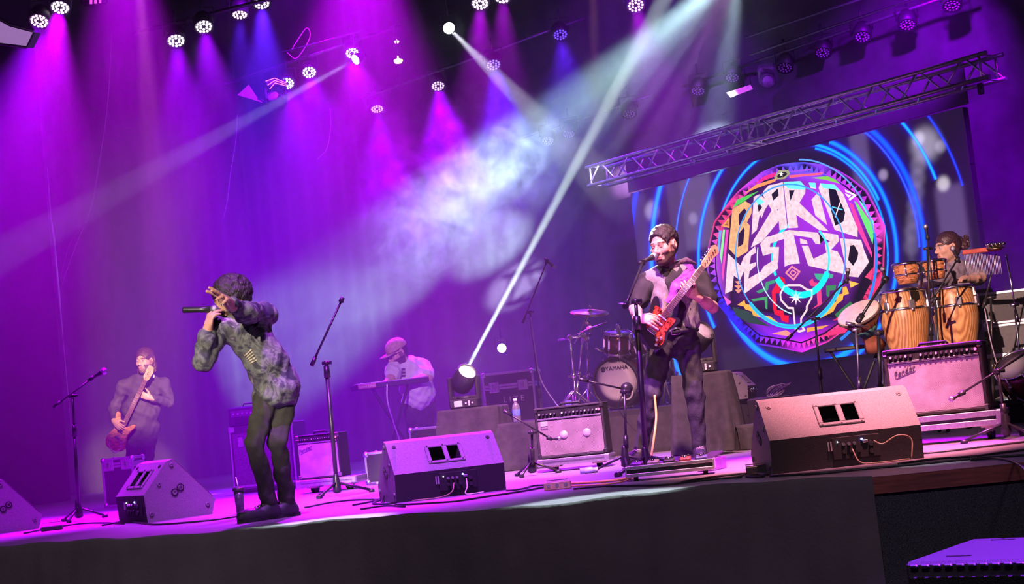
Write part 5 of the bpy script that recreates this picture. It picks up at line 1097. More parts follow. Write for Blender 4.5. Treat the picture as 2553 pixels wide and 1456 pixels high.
# ================================================================== people: one continuous surface each, grown from a distance field
class SDF:
    def __init__(s, lo, hi, res):
        s.lo = np.array(lo, np.float32); s.res = res; s.n = [int(math.ceil((h - l) / res)) + 1 for l, h in zip(lo, hi)]
        s.F = np.full(s.n, 1.0, np.float32); s.ax = [s.lo[i] + res * np.arange(s.n[i], dtype=np.float32) for i in range(3)]
    def _blk(s, lo, hi, pad):
        sl = []
        for i in range(3):
            a = int(max(0, math.floor((lo[i] - pad - s.lo[i]) / s.res))); b = int(min(s.n[i], math.ceil((hi[i] + pad - s.lo[i]) / s.res) + 1)); sl.append(slice(a, max(a, b)))
        return tuple(sl)
    def _mix(s, sl, d, k, op):
        a = s.F[sl]
        if op == 'sub':
            d = -d; h = np.maximum(k - np.abs(a - d), 0) / k; s.F[sl] = np.maximum(a, d) + h * h * k * .25
        else:
            h = np.maximum(k - np.abs(a - d), 0) / k; s.F[sl] = np.minimum(a, d) - h * h * k * .25
    def cone(s, a, b, ra, rb=None, k=.02, op='add'):
        rb = ra if rb is None else rb; a = np.array(a, np.float32); b = np.array(b, np.float32); m = max(ra, rb)
        sl = s._blk(np.minimum(a, b) - m, np.maximum(a, b) + m, k + 3 * s.res)
        X_, Y_, Z_ = s.ax[0][sl[0]][:, None, None], s.ax[1][sl[1]][None, :, None], s.ax[2][sl[2]][None, None, :]
        ab = b - a; L2 = float(ab @ ab) + 1e-9
        t = np.clip(((X_ - a[0]) * ab[0] + (Y_ - a[1]) * ab[1] + (Z_ - a[2]) * ab[2]) / L2, 0, 1)
        d = np.sqrt((X_ - a[0] - t * ab[0]) ** 2 + (Y_ - a[1] - t * ab[1]) ** 2 + (Z_ - a[2] - t * ab[2]) ** 2) - (ra + (rb - ra) * t)
        s._mix(sl, d, k, op)
    def ell(s, c, r, R=None, k=.02, op='add'):
        c = np.array(c, np.float32); r = np.array(r, np.float32) if not isinstance(r, (int, float)) else np.full(3, r, np.float32); m = float(r.max())
        sl = s._blk(c - m, c + m, k + 3 * s.res)
        X_, Y_, Z_ = s.ax[0][sl[0]][:, None, None] - c[0], s.ax[1][sl[1]][None, :, None] - c[1], s.ax[2][sl[2]][None, None, :] - c[2]
        if R is None: u, v, w = X_, Y_, Z_
        else:
            R = np.array(R, np.float32); u = X_ * R[0, 0] + Y_ * R[1, 0] + Z_ * R[2, 0]; v = X_ * R[0, 1] + Y_ * R[1, 1] + Z_ * R[2, 1]; w = X_ * R[0, 2] + Y_ * R[1, 2] + Z_ * R[2, 2]
        k0 = np.sqrt((u / r[0]) ** 2 + (v / r[1]) ** 2 + (w / r[2]) ** 2); k1 = np.sqrt((u / r[0] ** 2) ** 2 + (v / r[1] ** 2) ** 2 + (w / r[2] ** 2) ** 2) + 1e-6
        s._mix(sl, k0 * (k0 - 1) / k1, k, op)
    def mesh(s):
        Fd = s.F; ins = Fd < 0; nx, ny, nz = s.n
        c = np.zeros((nx - 1, ny - 1, nz - 1), np.int8)
        for i in (0, 1):
            for j in (0, 1):
                for l in (0, 1): c += ins[i:nx - 1 + i, j:ny - 1 + j, l:nz - 1 + l]
        act = (c > 0) & (c < 8); I = np.argwhere(act); idx = np.full(act.shape, -1, np.int32); idx[act] = np.arange(len(I))
        cor = [(i, j, l) for i in (0, 1) for j in (0, 1) for l in (0, 1)]
        fv = {q: Fd[I[:, 0] + q[0], I[:, 1] + q[1], I[:, 2] + q[2]] for q in cor}
        acc = np.zeros((len(I), 3), np.float64); cnt = np.zeros(len(I))
        for a in cor:
            for ax_ in range(3):
                if a[ax_]: continue
                b = list(a); b[ax_] = 1; b = tuple(b); fa, fb = fv[a], fv[b]; cr = (fa < 0) != (fb < 0)
                t = np.where(cr, fa / np.where(fa == fb, 1, fa - fb), 0)
                p = np.tile(np.array(a, float), (len(I), 1)); p[:, ax_] += t; acc += p * cr[:, None]; cnt += cr
        vv = (I + acc / cnt[:, None]) * s.res + s.lo; fs = []
        for ax_ in range(3):
            o = [k for k in range(3) if k != ax_]
            sa = [slice(None)] * 3; sb = [slice(None)] * 3; sa[ax_] = slice(0, -1); sb[ax_] = slice(1, None)
            A_, B_ = ins[tuple(sa)], ins[tuple(sb)]; E = np.argwhere(A_ != B_); E = E[(E[:, o[0]] > 0) & (E[:, o[1]] > 0)]
            E = E[(E[:, o[0]] < s.n[o[0]] - 1) & (E[:, o[1]] < s.n[o[1]] - 1)]
            q = []
            for d0, d1 in ((1, 1), (0, 1), (0, 0), (1, 0)):
                e = E.copy(); e[:, o[0]] -= d0; e[:, o[1]] -= d1; q.append(idx[e[:, 0], e[:, 1], e[:, 2]])
            q = np.stack(q, 1); flip = A_[E[:, 0], E[:, 1], E[:, 2]]
            if ax_ == 1: flip = ~flip
            q[~flip] = q[~flip][:, ::-1]; fs.append(q)
        return vv, np.concatenate(fs)
def field_obj(name, sd_, mat, parent, cfn=None, wr=0.0, wf=14.0, off=None, smooth=1, seed=0.0):
    v, f = sd_.mesh()
    if smooth:
        e = np.concatenate([f[:, [0, 1]], f[:, [1, 2]], f[:, [2, 3]], f[:, [3, 0]]]); n = len(v)
        for _ in range(smooth):
            acc = np.zeros_like(v); ct = np.zeros(n)
            for k in range(3): acc[:, k] = np.bincount(e[:, 0], v[e[:, 1], k], n) + np.bincount(e[:, 1], v[e[:, 0], k], n)
            ct = np.bincount(e[:, 0], minlength=n) + np.bincount(e[:, 1], minlength=n); v = v * .5 + acc / np.maximum(ct, 1)[:, None] * .5
    if wr:                                                  # creases of cloth
        a, b, c = v[:, 0] * wf + seed, v[:, 1] * wf, v[:, 2] * wf
        w = np.sin(c * 1.6 + 1.8 * np.sin(a * .9 + b) + seed) + .6 * np.sin(c * 3.1 + a * 2.3 + 2 * np.sin(b * 1.7)) + .4 * np.sin(a * 4.1 - c * 2.2 + b * 3)
        fv = v[f]; nrm = np.cross(fv[:, 2] - fv[:, 0], fv[:, 3] - fv[:, 1]); vn = np.zeros_like(v)
        for k in range(4):
            for q in range(3): vn[:, q] += np.bincount(f[:, k], nrm[:, q], len(v))
        vn /= np.linalg.norm(vn, axis=1)[:, None] + 1e-9; v = v + vn * (w * wr)[:, None]
    cols = cfn(v) if cfn is not None else None
    o3 = np.array(root_of(parent).location if parent is not None else (0, 0, 0)); v = v - o3
    me = bpy.data.meshes.new(name); me.vertices.add(len(v)); me.vertices.foreach_set('co', v.astype(np.float32).ravel())
    me.loops.add(f.size); me.loops.foreach_set('vertex_index', f.astype(np.int32).ravel()); me.polygons.add(len(f))
    me.polygons.foreach_set('loop_start', np.arange(0, f.size, 4, dtype=np.int32)); me.polygons.foreach_set('loop_total', np.full(len(f), 4, np.int32))
    me.update(calc_edges=True); me.polygons.foreach_set('use_smooth', np.ones(len(f), bool))
    if cols is not None:
        a = me.color_attributes.new('Col', 'FLOAT_COLOR', 'POINT'); a.data.foreach_set('color', np.concatenate([cols, np.ones((len(v), 1))], 1).astype(np.float32).ravel())
    me.materials.append(mat); o = bpy.data.objects.new(name, me); COL.objects.link(o); o.parent = parent; return o
def bbox(pts, pad):
    a = np.array([list(p) for p in pts]); return a.min(0) - pad, a.max(0) + pad
M_flesh = P('skin', (.5, .3, .22), .5, 0, .06, 40, .05, vcol='Col', spec=.35)
def hframe(c, f, up):
    f = V(f).normalized(); x = f.cross(V(up)).normalized(); z = x.cross(f); return frame(c, x, f, z)
def add_head(s, M_, k):
    T = lambda x, y, z: M_ @ V((x * k, y * k, z * k)); R = np.array(M_.to_3x3()); q = lambda *r: [a * k for a in r]
    s.ell(T(0, -.012, .035), q(.077, .096, .085), R, .02); s.ell(T(0, .02, -.035), q(.062, .075, .085), R, .03)
    for sx in (-1, 1):
        s.cone(T(sx * .052, -.005, -.05), T(sx * .018, .062, -.1), .022 * k, .019 * k, .025); s.ell(T(sx * .040, .064, -.022), .021 * k, None, .025)
        s.ell(T(sx * .079, -.006, -.004), q(.010, .020, .032), R, .006); s.ell(T(sx * .087, -.004, .0), q(.008, .010, .018), R, .006, 'sub')
        s.ell(T(sx * .031, .100, .000), q(.018, .016, .011), R, .012, 'sub'); s.ell(T(sx * .031, .0775, .000), .0135 * k, None, .003)
        s.ell(T(sx * .012, .101, -.036), .010 * k, None, .008)
    s.ell(T(0, .065, -.100), .025 * k, None, .02); s.cone(T(-.035, .083, .020), T(.035, .083, .020), .011 * k, None, .015)
    s.cone(T(0, .086, .010), T(0, .112, -.030), .009 * k, .0135 * k, .010)
    s.cone(T(-.018, .090, -.063), T(.018, .090, -.063), .0085 * k, None, .006); s.cone(T(-.015, .089, -.076), T(.015, .089, -.076), .009 * k, None, .006)
def face_cols(v, M_, k, skin, beard=0.0, lids=False, stub=.3):
    n = len(v); c = np.tile(np.array(skin), (n, 1)); Mi = np.array(M_.inverted()); L = (v @ Mi[:3, :3].T + Mi[:3, 3]) / k
    x, y, z = np.abs(L[:, 0]), L[:, 1], L[:, 2]; head = (x < .1) & (np.abs(z) < .135) & (np.abs(y) < .13)
    dark = np.array((.010, .007, .008))
    def put(m, col, a=1.0): c[m] = c[m] * (1 - a) + np.array(col) * a
    put(head & (y > .075) & (z > -.02) & (z < .02) & (x < .05), np.array(skin) * .72, .6)
    put(head & (y > .045) & (x > .012) & (x < .056) & (np.abs(z - .024 + .12 * np.maximum(x - .03, 0)) < .0058), dark, .85)
    if beard:
        m = head & (z < -.042) & (y > -.02) & (z > -.14) & ((z < -.05) | (x > .03)); lip = (x < .024) & (np.abs(z + .070) < .013); put(m & ~lip & ((z < -.082) | (x > .034) | (z > -.058)), dark, beard)
        put(head & (x > .060) & (y > -.005) & (y < .03) & (z < .0) & (z > -.06), dark, beard * .8)
    put(head & (y > .082) & (x < .022) & (np.abs(z + .0695) < .0115), np.array(skin) * np.array((.95, .55, .55)), .8); put(head & (y > .08) & (x < .024) & (np.abs(z + .0695) < .0025), dark, .8)
    e = head & (y > .06) & (np.hypot(x - .031, z) < .0125) & (np.abs(z) < .0075)
    if lids: put(e & (z > -.004), np.array(skin) * .8, .8); put(e & (z <= -.003), dark, .8)
    else: put(e, (.62, .56, .54), 1.); put(e & (np.hypot(x - .031, z) < .0065), dark, 1.)
    return c
def add_hand(s, w, d, nrm, thumb, k=1.0, curl=(.3, .3, .3, .3), spread=.1, tcurl=.3):
    """w wrist, d towards the fingers, nrm out of the palm, thumb towards the thumb side"""
    d = V(d).normalized(); nrm = (V(nrm) - d * V(nrm).dot(d)).normalized(); ac = d.cross(nrm); ac = ac if ac.dot(V(thumb)) > 0 else -ac
    w = V(w); R = np.array(Matrix((ac, nrm, d)).transposed()); s.ell(w + d * .048 * k, (.040 * k, .016 * k, .052 * k), R, .012); s.cone(w - d * .03 * k, w + d * .03 * k, .026 * k, .024 * k, .02)
    s.ell(w + d * .035 * k + ac * .022 * k + nrm * .008 * k, (.018 * k, .016 * k, .03 * k), R, .01)
    for i, (o, L) in enumerate(((.029, .070), (.010, .079), (-.009, .074), (-.027, .058))):
        p = w + d * (.084 - .006 * abs(i - 1)) * k + ac * o * k; dd = (d + ac * (spread * (1.5 - i))).normalized(); ang = 0.0
        for sg, (fr_, ra, rb) in enumerate(((.45, .0100, .0092), (.30, .0092, .0085), (.25, .0085, .0072))):
            ang = curl[i] * (.9, 1.9, 2.6)[sg]; v_ = dd * math.cos(ang) + nrm * math.sin(ang); e = p + v_ * (L * fr_ * k); s.cone(p, e, ra * k, rb * k, .004); p = e
    p = w + d * .025 * k + ac * .026 * k; v_ = (ac * .75 + d * .65 + nrm * tcurl).normalized(); e = p + v_ * .042 * k; s.cone(p, e, .013 * k, .011 * k, .008)
    v_ = (ac * .35 + d * .85 + nrm * tcurl * 1.6).normalized(); f_ = e + v_ * .033 * k; s.cone(e, f_, .011 * k, .010 * k, .004); g = f_ + (v_ + nrm * .2).normalized() * .026 * k; s.cone(f_, g, .010 * k, .008 * k, .004)
def person(label, Y, J, fdir, hk, skin, res, top, legs, hands, belly=0.0, sleeve='long', sk=1.0, beard=.9, lids=False, hup=(0, 0, 1), build=1.0, tcut=None, top_name='shirt', topc=None, shoe_mat=None, foot=True, lg=1.0, hemk=1.0, hipw=1.0):
    A = {n: at(p[0], p[1], Y + (p[2] if len(p) > 2 else 0)) for n, p in J.items()}
    ground = min(A['anL'].z, A['anR'].z)
    root = thing('person', label, 'person', V(((A['anL'].x + A['anR'].x) / 2, (A['anL'].y + A['anR'].y) / 2, 0)))
    ex = [A['head'] + V((0, 0, .2))] + list(A.values()); lo, hi = bbox(ex, .30); lo[2] = -.01
    HM = hframe(A['head'], fdir, hup); bk = build
    sh = (A['shR'] - A['shL']); shx = sh.normalized(); sp = (A['neck'] - A['pel']); spz = sp.normalized(); fy = shx.cross(spz).normalized(); shx2 = spz.cross(fy)
    if fy.y > 0: fy = -fy
    TR = np.array(Matrix((shx2, fy, spz)).transposed()); hw = sh.length / 2
    def torso(s, e, bel, low=True):
        c = A['chest']; s.ell(c + spz * .06, (hw * .86 + e, .098 * bk + e, .15 + e), TR, .05); s.ell(c.lerp(A['pel'], .45) + fy * (.03 + belly * .5), (hw * .78 + e + belly * .5, .100 * bk + e + belly, .17 + e), TR, .06)
        for q in ('shL', 'shR'): s.cone(A['neck'] - spz * .03, A[q], .062 + e, .058 + e, .05)
        s.ell(A['pel'], ((hw * .76 + belly * .3) * hipw + e, (.112 * bk + belly * .5) * hipw + e, .12 + e), TR, .05)
    # --- body
    s = SDF(lo, hi, res); torso(s, -.012, 0)
    s.cone(A['neck'] - spz * .04, A['head'] + HM.to_3x3() @ V((0, -.018 * hk, -.06 * hk)), .060 * bk, .052 * hk, .03)
    for q in 'LR':
        ak = bk * (.84 if sleeve == 'long' else 1.0); s.cone(A['sh' + q], A['el' + q], .050 * ak, .040 * ak, .03); s.cone(A['el' + q], A['el' + q].lerp(A['wr' + q], .35), .040 * ak, .041 * ak, .02); s.cone(A['el' + q].lerp(A['wr' + q], .35), A['wr' + q], .041 * ak, .026 * bk, .02)
        s.cone(A['hip' + q], A['kn' + q], .078 * bk * lg, .050 * bk * lg, .03); s.cone(A['kn' + q], A['an' + q], .050 * lg, .034, .03)
        hd_ = hands[q]; add_hand(s, A['wr' + q], at(hd_['to'][0], hd_['to'][1], Y + hd_['to'][2]) - A['wr' + q], hd_['n'], hd_['t'], hd_.get('k', 1.0) * sk, hd_.get('curl', (.3,) * 4), hd_.get('spread', .08), hd_.get('tc', .3))
    add_head(s, HM, hk)
    body = field_obj('body', s, M_flesh, root, lambda v: face_cols(v, HM, hk, skin, beard, lids))
    # --- top
    s = SDF(lo, hi, res * 1.15); torso(s, .012, 0)
    for q in 'LR':
        if sleeve == 'long': s.cone(A['sh' + q], A['el' + q], .066 * bk, .058 * bk, .04); s.cone(A['el' + q], A['el' + q].lerp(A['wr' + q], .86), .058 * bk, .042 * bk, .03)
        elif sleeve == 'short': s.cone(A['sh' + q], A['sh' + q].lerp(A['el' + q], .72), .070 * bk, .072 * bk, .04)
        else: s.cone(A['sh' + q], A['sh' + q].lerp(A['el' + q], .15), .062 * bk, .060 * bk, .04)
    if 'hem' in A: s.ell(A['hem'], ((hw * .82 + belly * .5) * hemk, (.125 * bk + belly) * hemk, .10 * hemk), TR, .06)
    nb = A['neck'] + fy * .02 + spz * .045; s.ell(nb, (.055, .06, .06), TR, .02, 'sub')
    if tcut: tcut(s, A, TR, fy, spz, shx2)
    tp_ = field_obj(top_name, s, top, root, topc, .0060, 17, seed=Y)
    for sx in (-1, 1):                                     # collar flaps
        b = MB(); n0 = A['neck'] + spz * .035; p = [n0 + shx2 * (sx * .065) - fy * .02, n0 + shx2 * (sx * .05) + fy * .05, n0 + shx2 * (sx * .015) + fy * .095 - spz * .06, n0 + shx2 * (sx * .085) + fy * .075 - spz * .05, n0 + shx2 * (sx * .10) + fy * .0 - spz * .02]
        if sleeve != 'short' or True: b.add(p + [q + fy * .006 + spz * .006 for q in p], [(0, 1, 2, 3, 4), (5, 6, 7, 8, 9)] + [(i, (i + 1) % 5, 5 + (i + 1) % 5, 5 + i) for i in range(5)], True)
        if sleeve == 'long': b.build('collar', top, tp_, True)
    # --- trousers
    s = SDF(lo, hi, res * 1.15); s.ell(A['pel'] - spz * .02, ((hw * .74 + belly * .2) * hipw, (.112 * bk + belly * .3) * hipw, .12), TR, .05)
    for q in 'LR':
        s.cone(A['hip' + q], A['kn' + q], .092 * bk * lg, .066 * bk * lg, .045 * lg); s.cone(A['kn' + q], A['an' + q] + V((0, 0, .0)), .066 * bk * lg, .048, .03 * lg)
    field_obj('trousers', s, legs, root, None, .0040, 19, seed=Y * 2)
    # --- shoes
    if foot:
        for q in 'LR':
            a, tdir = A['an' + q], (A['toe' + q] - A['an' + q]); tdir.z = 0; tdir.normalize(); z0 = max(0, a.z - .10)
            lo2, hi2 = bbox([a, a + tdir * .22, V((a.x, a.y, z0))], .08); s = SDF(lo2, hi2, .006); hl = V((a.x, a.y, z0 + .035)) - tdir * .03; to = hl + tdir * .21
            s.cone(hl, to, .038, .034, .02); s.cone(hl + tdir * .08, to - tdir * .04, .042, .042, .02); s.cone(V((a.x, a.y, z0 + .05)), a, .045, .044, .03); s.cone(hl + tdir * .05 + V((0, 0, .03)), a, .036, .03, .03)
            s.F = np.maximum(s.F, (z0 + .014) - s.ax[2][None, None, :])
            so = field_obj('shoe', s, shoe_mat or M_tolex, root)
            b = MB(); sd_ = V((-tdir.y, tdir.x, 0)); op = [hl + tdir * x + sd_ * y for x, y in ((-.04, -.02), (-.03, -.036), (.06, -.038), (.14, -.046), (.21, -.034), (.245, 0), (.21, .034), (.14, .046), (.06, .038), (-.03, .036), (-.04, .02))]; n = len(op)
            b.add([V((p.x, p.y, z0)) for p in op] + [V((p.x, p.y, z0 + .022)) for p in op], [tuple(range(n)), tuple(range(n, 2 * n))] + [(i, (i + 1) % n, n + (i + 1) % n, n + i) for i in range(n)]); b.build('sole', M_wedged if shoe_mat is None else M_blk, so, True)
            for k_ in range(4):
                c0 = hl + tdir * (.075 + .022 * k_) + V((0, 0, .050 - .006 * k_)); b = MB(); b.tube([c0 - sd_ * .028, c0 + V((0, 0, .012)), c0 + sd_ * .028 + tdir * .012], .0035, 5); b.build('lace', P('shoe lace', (.45, .35, .33), .8), so, True)
    return root, A, HM, TR, fy, spz, shx2
def hair_obj(root, HM, hk, mat, cut=(.0, .105, -.055), cr=(.085, .075, .085), grow=.012, lumps=0, lr=.02, extra=None, res=.005, wr=.0012, zmin=-.05, seed=1, nape=(.070, .060, .075), tem=(.03, .028, .035)):
    T = lambda x, y, z: HM @ V((x * hk, y * hk, z * hk)); R = np.array(HM.to_3x3()); lo, hi = bbox([T(0, 0, 0)], .19 * hk); s = SDF(lo, hi, res); r_ = random.Random(seed)
    s.ell(T(0, -.016, .040), [(.077 + grow) * hk, (.096 + grow) * hk, (.085 + grow) * hk], R, .01); s.ell(T(0, -.045, -.02), [c * hk for c in nape], R, .03)
    for _ in range(lumps):
        u, v_ = r_.uniform(0, 2 * math.pi), r_.uniform(-.25, 1); q = math.sqrt(max(0, 1 - v_ * v_)); s.ell(T(.088 * q * math.cos(u), -.016 + .105 * q * math.sin(u), .045 + .095 * v_), lr * hk * r_.uniform(.7, 1.2), None, .008)
    if extra: extra(s, T, R)
    s.ell(T(*cut), [c * hk for c in cr], R, .012, 'sub')
    for sx in (-1, 1): s.ell(T(sx * .085, .01, -.015), [c * hk for c in tem], R, .006, 'sub')
    return field_obj('hair', s, mat, root, None, wr, 90)
M_hair = P('black hair', (.022, .014, .018), .5, 0, .4, 220, .5)
def print_mat(name, cols, scale, rough=.8, dist=1.0):
    m = P(name, cols[0], rough, 0, .1, 60, .25, bscale=35); nt = m.node_tree; N = nt.nodes; L = nt.links; mx = [n for n in N if n.bl_idname == 'ShaderNodeMix'][0]
    tc = N.new('ShaderNodeTexCoord'); nz = N.new('ShaderNodeTexNoise'); nz.inputs['Scale'].default_value = scale; nz.inputs['Detail'].default_value = 3; nz.inputs['Distortion'].default_value = dist; L.new(tc.outputs['Object'], nz.inputs['Vector'])
    cr = N.new('ShaderNodeValToRGB'); e = cr.color_ramp.elements; e[0].position = .30; e[0].color = (*cols[0], 1); e[1].position = .75; e[1].color = (*cols[-1], 1)
    for i, c in enumerate(cols[1:-1]): q = e.new(.44 + .28 * i / max(1, len(cols) - 2)); q.color = (*c, 1)
    L.new(nz.outputs['Fac'], cr.inputs[0]); L.new(cr.outputs[0], mx.inputs['A']); return m
from mathutils.bvhtree import BVHTree
def snapper(o):
    off = root_of(o).location; bv = BVHTree.FromPolygons([v.co + off for v in o.data.vertices], [tuple(p.vertices) for p in o.data.polygons])
    def f(px, py, lift=.003):
        d = ray(px, py).normalized(); h = bv.ray_cast(CAM, d); return (h[0] + h[1] * lift if h[1].dot(d) < 0 else h[0] - h[1] * lift) if h[0] is not None else None
    return f
def part_of(r, n): return [c for c in r.children if c.name.startswith(n)][0]
SK1 = (.56, .31, .21)
# ------------------------------------------------ singer
M_sshirt = print_mat('patterned dark shirt', [(.020, .020, .035), (.035, .035, .055), (.16, .17, .16), (.06, .055, .075), (.34, .30, .32)], 8, .75, 1.5)
M_strou = P('olive black trousers', (.036, .032, .030), .85, 0, .25, 12, .3, bscale=50)
Y = 8.8
def singer_cut(s, A, TR, fy, spz, shx):
    s.cone(A['neck'] + spz * .05 + fy * .05, A['chest'] + fy * .16 + spz * .06, .045, .012, .01, 'sub')
pr, A, HM, TR, fy, spz, sx_ = person('bent forward singer in a dark patterned shirt reaching one hand out, microphone at mouth', Y,
    dict(head=(578, 750, -.06), neck=(606, 800, 0), chest=(628, 850, .02), pel=(688, 958, .10), hem=(688, 972, .09), shL=(552, 818, -.08), shR=(660, 782, .10), elL=(506, 898, -.16), wrL=(518, 822, -.20), elR=(612, 778, -.25), wrR=(572, 758, -.46),
         hipL=(664, 990, .06), hipR=(714, 984, .14), knL=(634, 1105, -.06), knR=(692, 1100, .03), anL=(672, 1252, .06), anR=(716, 1248, .14), toeL=(622, 1285, -.02), toeR=(664, 1285, .06)),
    V((-.74, -.62, -.22)), 1.0, SK1, .0048, M_sshirt, M_strou,
    dict(L=dict(to=(526, 778, -.22), n=V((.7, .5, 0)), t=V((0, -.3, 1)), curl=(.55, .58, .6, .6), tc=.6), R=dict(to=(546, 726, -.60), n=V((-.55, -.5, -.4)), t=V((-.6, 0, -.4)), curl=(.10, .16, .38, .42), spread=.28, tc=.15, k=1.12)),
    hup=(.30, .1, 1), tcut=singer_cut, beard=.85, lg=.80, hemk=1.16, hipw=.84, shoe_mat=P('dark trainers', (.03, .028, .035), .5))
hair_obj(pr, HM, 1.0, M_hair, cut=(0, .115, -.045), cr=(.085, .075, .092), grow=.022, lumps=260, lr=.017, res=.005, wr=.002)
sn_ = snapper(part_of(pr, 'shirt'))
for k_ in range(5):                                         # pale bone print on the chest
    q = [sn_(610 + k_ * 3.4 + u * 17, 888 + k_ * 4.6 - u * (17 - k_ * 2)) for u in (0, .33, .66, 1)]
    if all(p is not None for p in q): b = MB(); b.tube(q, [.003, .006, .003, .005], 6); b.build('bone_print', P('bone print', (.55, .48, .36), .8), part_of(pr, 'shirt'), True)
t = thing('handheld_microphone', 'black wireless microphone held by the singer', 'microphone', at(500, 773, 8.60)); a_, b_ = at(456, 773, 8.62), at(540, 771, 8.60); d_ = (b_ - a_).normalized()
b = MB(); b.lathe([(.001, 0), (.017, .001), (.018, .01), (.017, .10), (.020, .16), (.001, .165)], 16, aim_frame(a_, d_)); b.build('microphone_body', M_std, t, True); b = MB(); b.sph(a_ + d_ * .185, .025, 12, 8); b.build('microphone_grille', M_mesh, t, True)
# ------------------------------------------------ guitarist
M_vest = print_mat('washed denim vest', [(.10, .09, .10), (.20, .18, .19), (.30, .27, .28)], 7, .85, .6)
M_tee = P('black shirt cotton', (.020, .018, .022), .85, 0, .2, 20, .2)
M_jean = P('black denim', (.030, .028, .034), .8, 0, .3, 14, .3, bscale=60)
Y = 10.9
def no_cut(*a): pass
gr_, A, HM, TR, fy, spz, sx_ = person('bearded guitarist in a denim vest and black jeans singing at the stand', Y,
    dict(head=(1655, 612, -.10), neck=(1668, 676, 0), chest=(1678, 735, 0), pel=(1682, 842, .02), hem=(1682, 830, 0), shL=(1615, 702, -.0), shR=(1742, 700, .03), elL=(1583, 770, -.06), wrL=(1594, 793, -.34), elR=(1776, 766, -.08), wrR=(1736, 738, -.26),
         hipL=(1648, 862, -.01), hipR=(1714, 860, .03), knL=(1624, 985, -.08), knR=(1732, 985, .02), anL=(1598, 1116, .0), anR=(1744, 1116, .04), toeL=(1560, 1145, -.12), toeR=(1752, 1150, -.2)),
    V((-.60, -.78, -.14)), 1.10, (.60, .33, .25), .0050, M_tee, M_jean,
    dict(L=dict(to=(1622, 797, -.40), n=V((.2, .8, -.5)), t=V((.1, 0, 1)), curl=(.42, .48, .52, .55), tc=.5), R=dict(to=(1706, 720, -.30), n=V((.1, .8, .4)), t=V((-.3, .2, 1)), curl=(.50, .52, .55, .55), tc=.5)),
    sleeve='short', lids=True, tcut=no_cut, top_name='tee_shirt', shoe_mat=P('purple trainers', (.05, .035, .06), .5))
hair_obj(gr_, HM, 1.10, M_hair, cut=(0, .122, -.022), cr=(.090, .096, .100), grow=.013, lumps=0, res=.005, wr=.002, nape=(.066, .055, .055), tem=(.030, .052, .066))
s = SDF(*bbox([A['neck'], A['pel'], A['shL'], A['shR']], .22), .0058); hw = (A['shR'] - A['shL']).length / 2
s.ell(A['chest'] + spz * .05, (hw * .90 + .016, .122, .17), TR, .05); s.ell(A['chest'].lerp(A['pel'], .45) + fy * .02, (hw * .82 + .026, .126, .19), TR, .06); s.ell(A['pel'] + spz * .10, (hw * .80 + .03, .138, .11), TR, .05)
for q in ('shL', 'shR'): s.cone(A['neck'] - spz * .02, A[q].lerp(A['neck'], .12), .075, .074, .05)
s.cone(A['neck'] + fy * .16 + spz * .05, A['pel'] + fy * .20 - spz * .08 - sx_ * .02, .062, .085, .01, 'sub'); s.ell(A['neck'] + spz * .06 + fy * .02, (.07, .075, .07), TR, .02, 'sub')
for q in ('shL', 'shR'): s.ell(A[q] + (A[q] - A['chest']).normalized() * .05 - spz * .05, .055, None, .01, 'sub')
field_obj('denim_vest', s, M_vest, gr_, None, .0035, 18)
b = MB(); n0 = A['neck'] + spz * .05
for k_ in range(3): b.tube([n0 + spz * (.012 * k_ - .03) + sx_ * (.066 * math.cos(a)) + fy * (.02 + .066 * math.sin(a)) for a in np.linspace(0, 2 * math.pi, 20)], .016, 6)
b.tube([n0 + sx_ * .05 + fy * .02, n0 + sx_ * .13 + fy * .02 + spz * .02, n0 + sx_ * .20 + fy * .02 - spz * .015], [.018, .02, .008], 6); b.build('neck_scarf', P('violet scarf', (.10, .05, .11), .8, 0, .4, 40), gr_, True)
b = MB(); b.tube([A['neck'] + sx_ * (.07 * math.cos(a)) + fy * (.115 + .02 * math.sin(-a)) - spz * (.02 + .065 * math.sin(a)) for a in np.linspace(.1, math.pi - .1, 16)], .004, 5); b.build('chain', M_chr, gr_, True)
b = MB(); pel = A['pel'] + spz * .045; b.tube([pel + sx_ * ((hw * .84 + .01) * math.cos(a)) + fy * (.155 * math.sin(a)) for a in np.linspace(0, 2 * math.pi, 28)], .016, 6); bl = b.build('belt', P('belt leather', (.02, .018, .02), .5), gr_, True)
b = MB(); c = pel + fy * .172 - sx_ * .02; b.tube([c + sx_ * x + spz * z for x, z in ((-.03, -.022), (.03, -.022), (.03, .022), (-.03, .022))], .004, 5, True); b.build('buckle', M_chr, bl, True)
b = MB(); q = A['wrR'].lerp(A['elR'], .12); ax = (A['elR'] - A['wrR']).normalized(); b.lathe([(.030, -.016), (.034, -.014), (.034, .014), (.030, .016)], 16, aim_frame(q, ax)); b.build('wristband', P('orange band', (.8, .25, .1), .6), gr_, True)
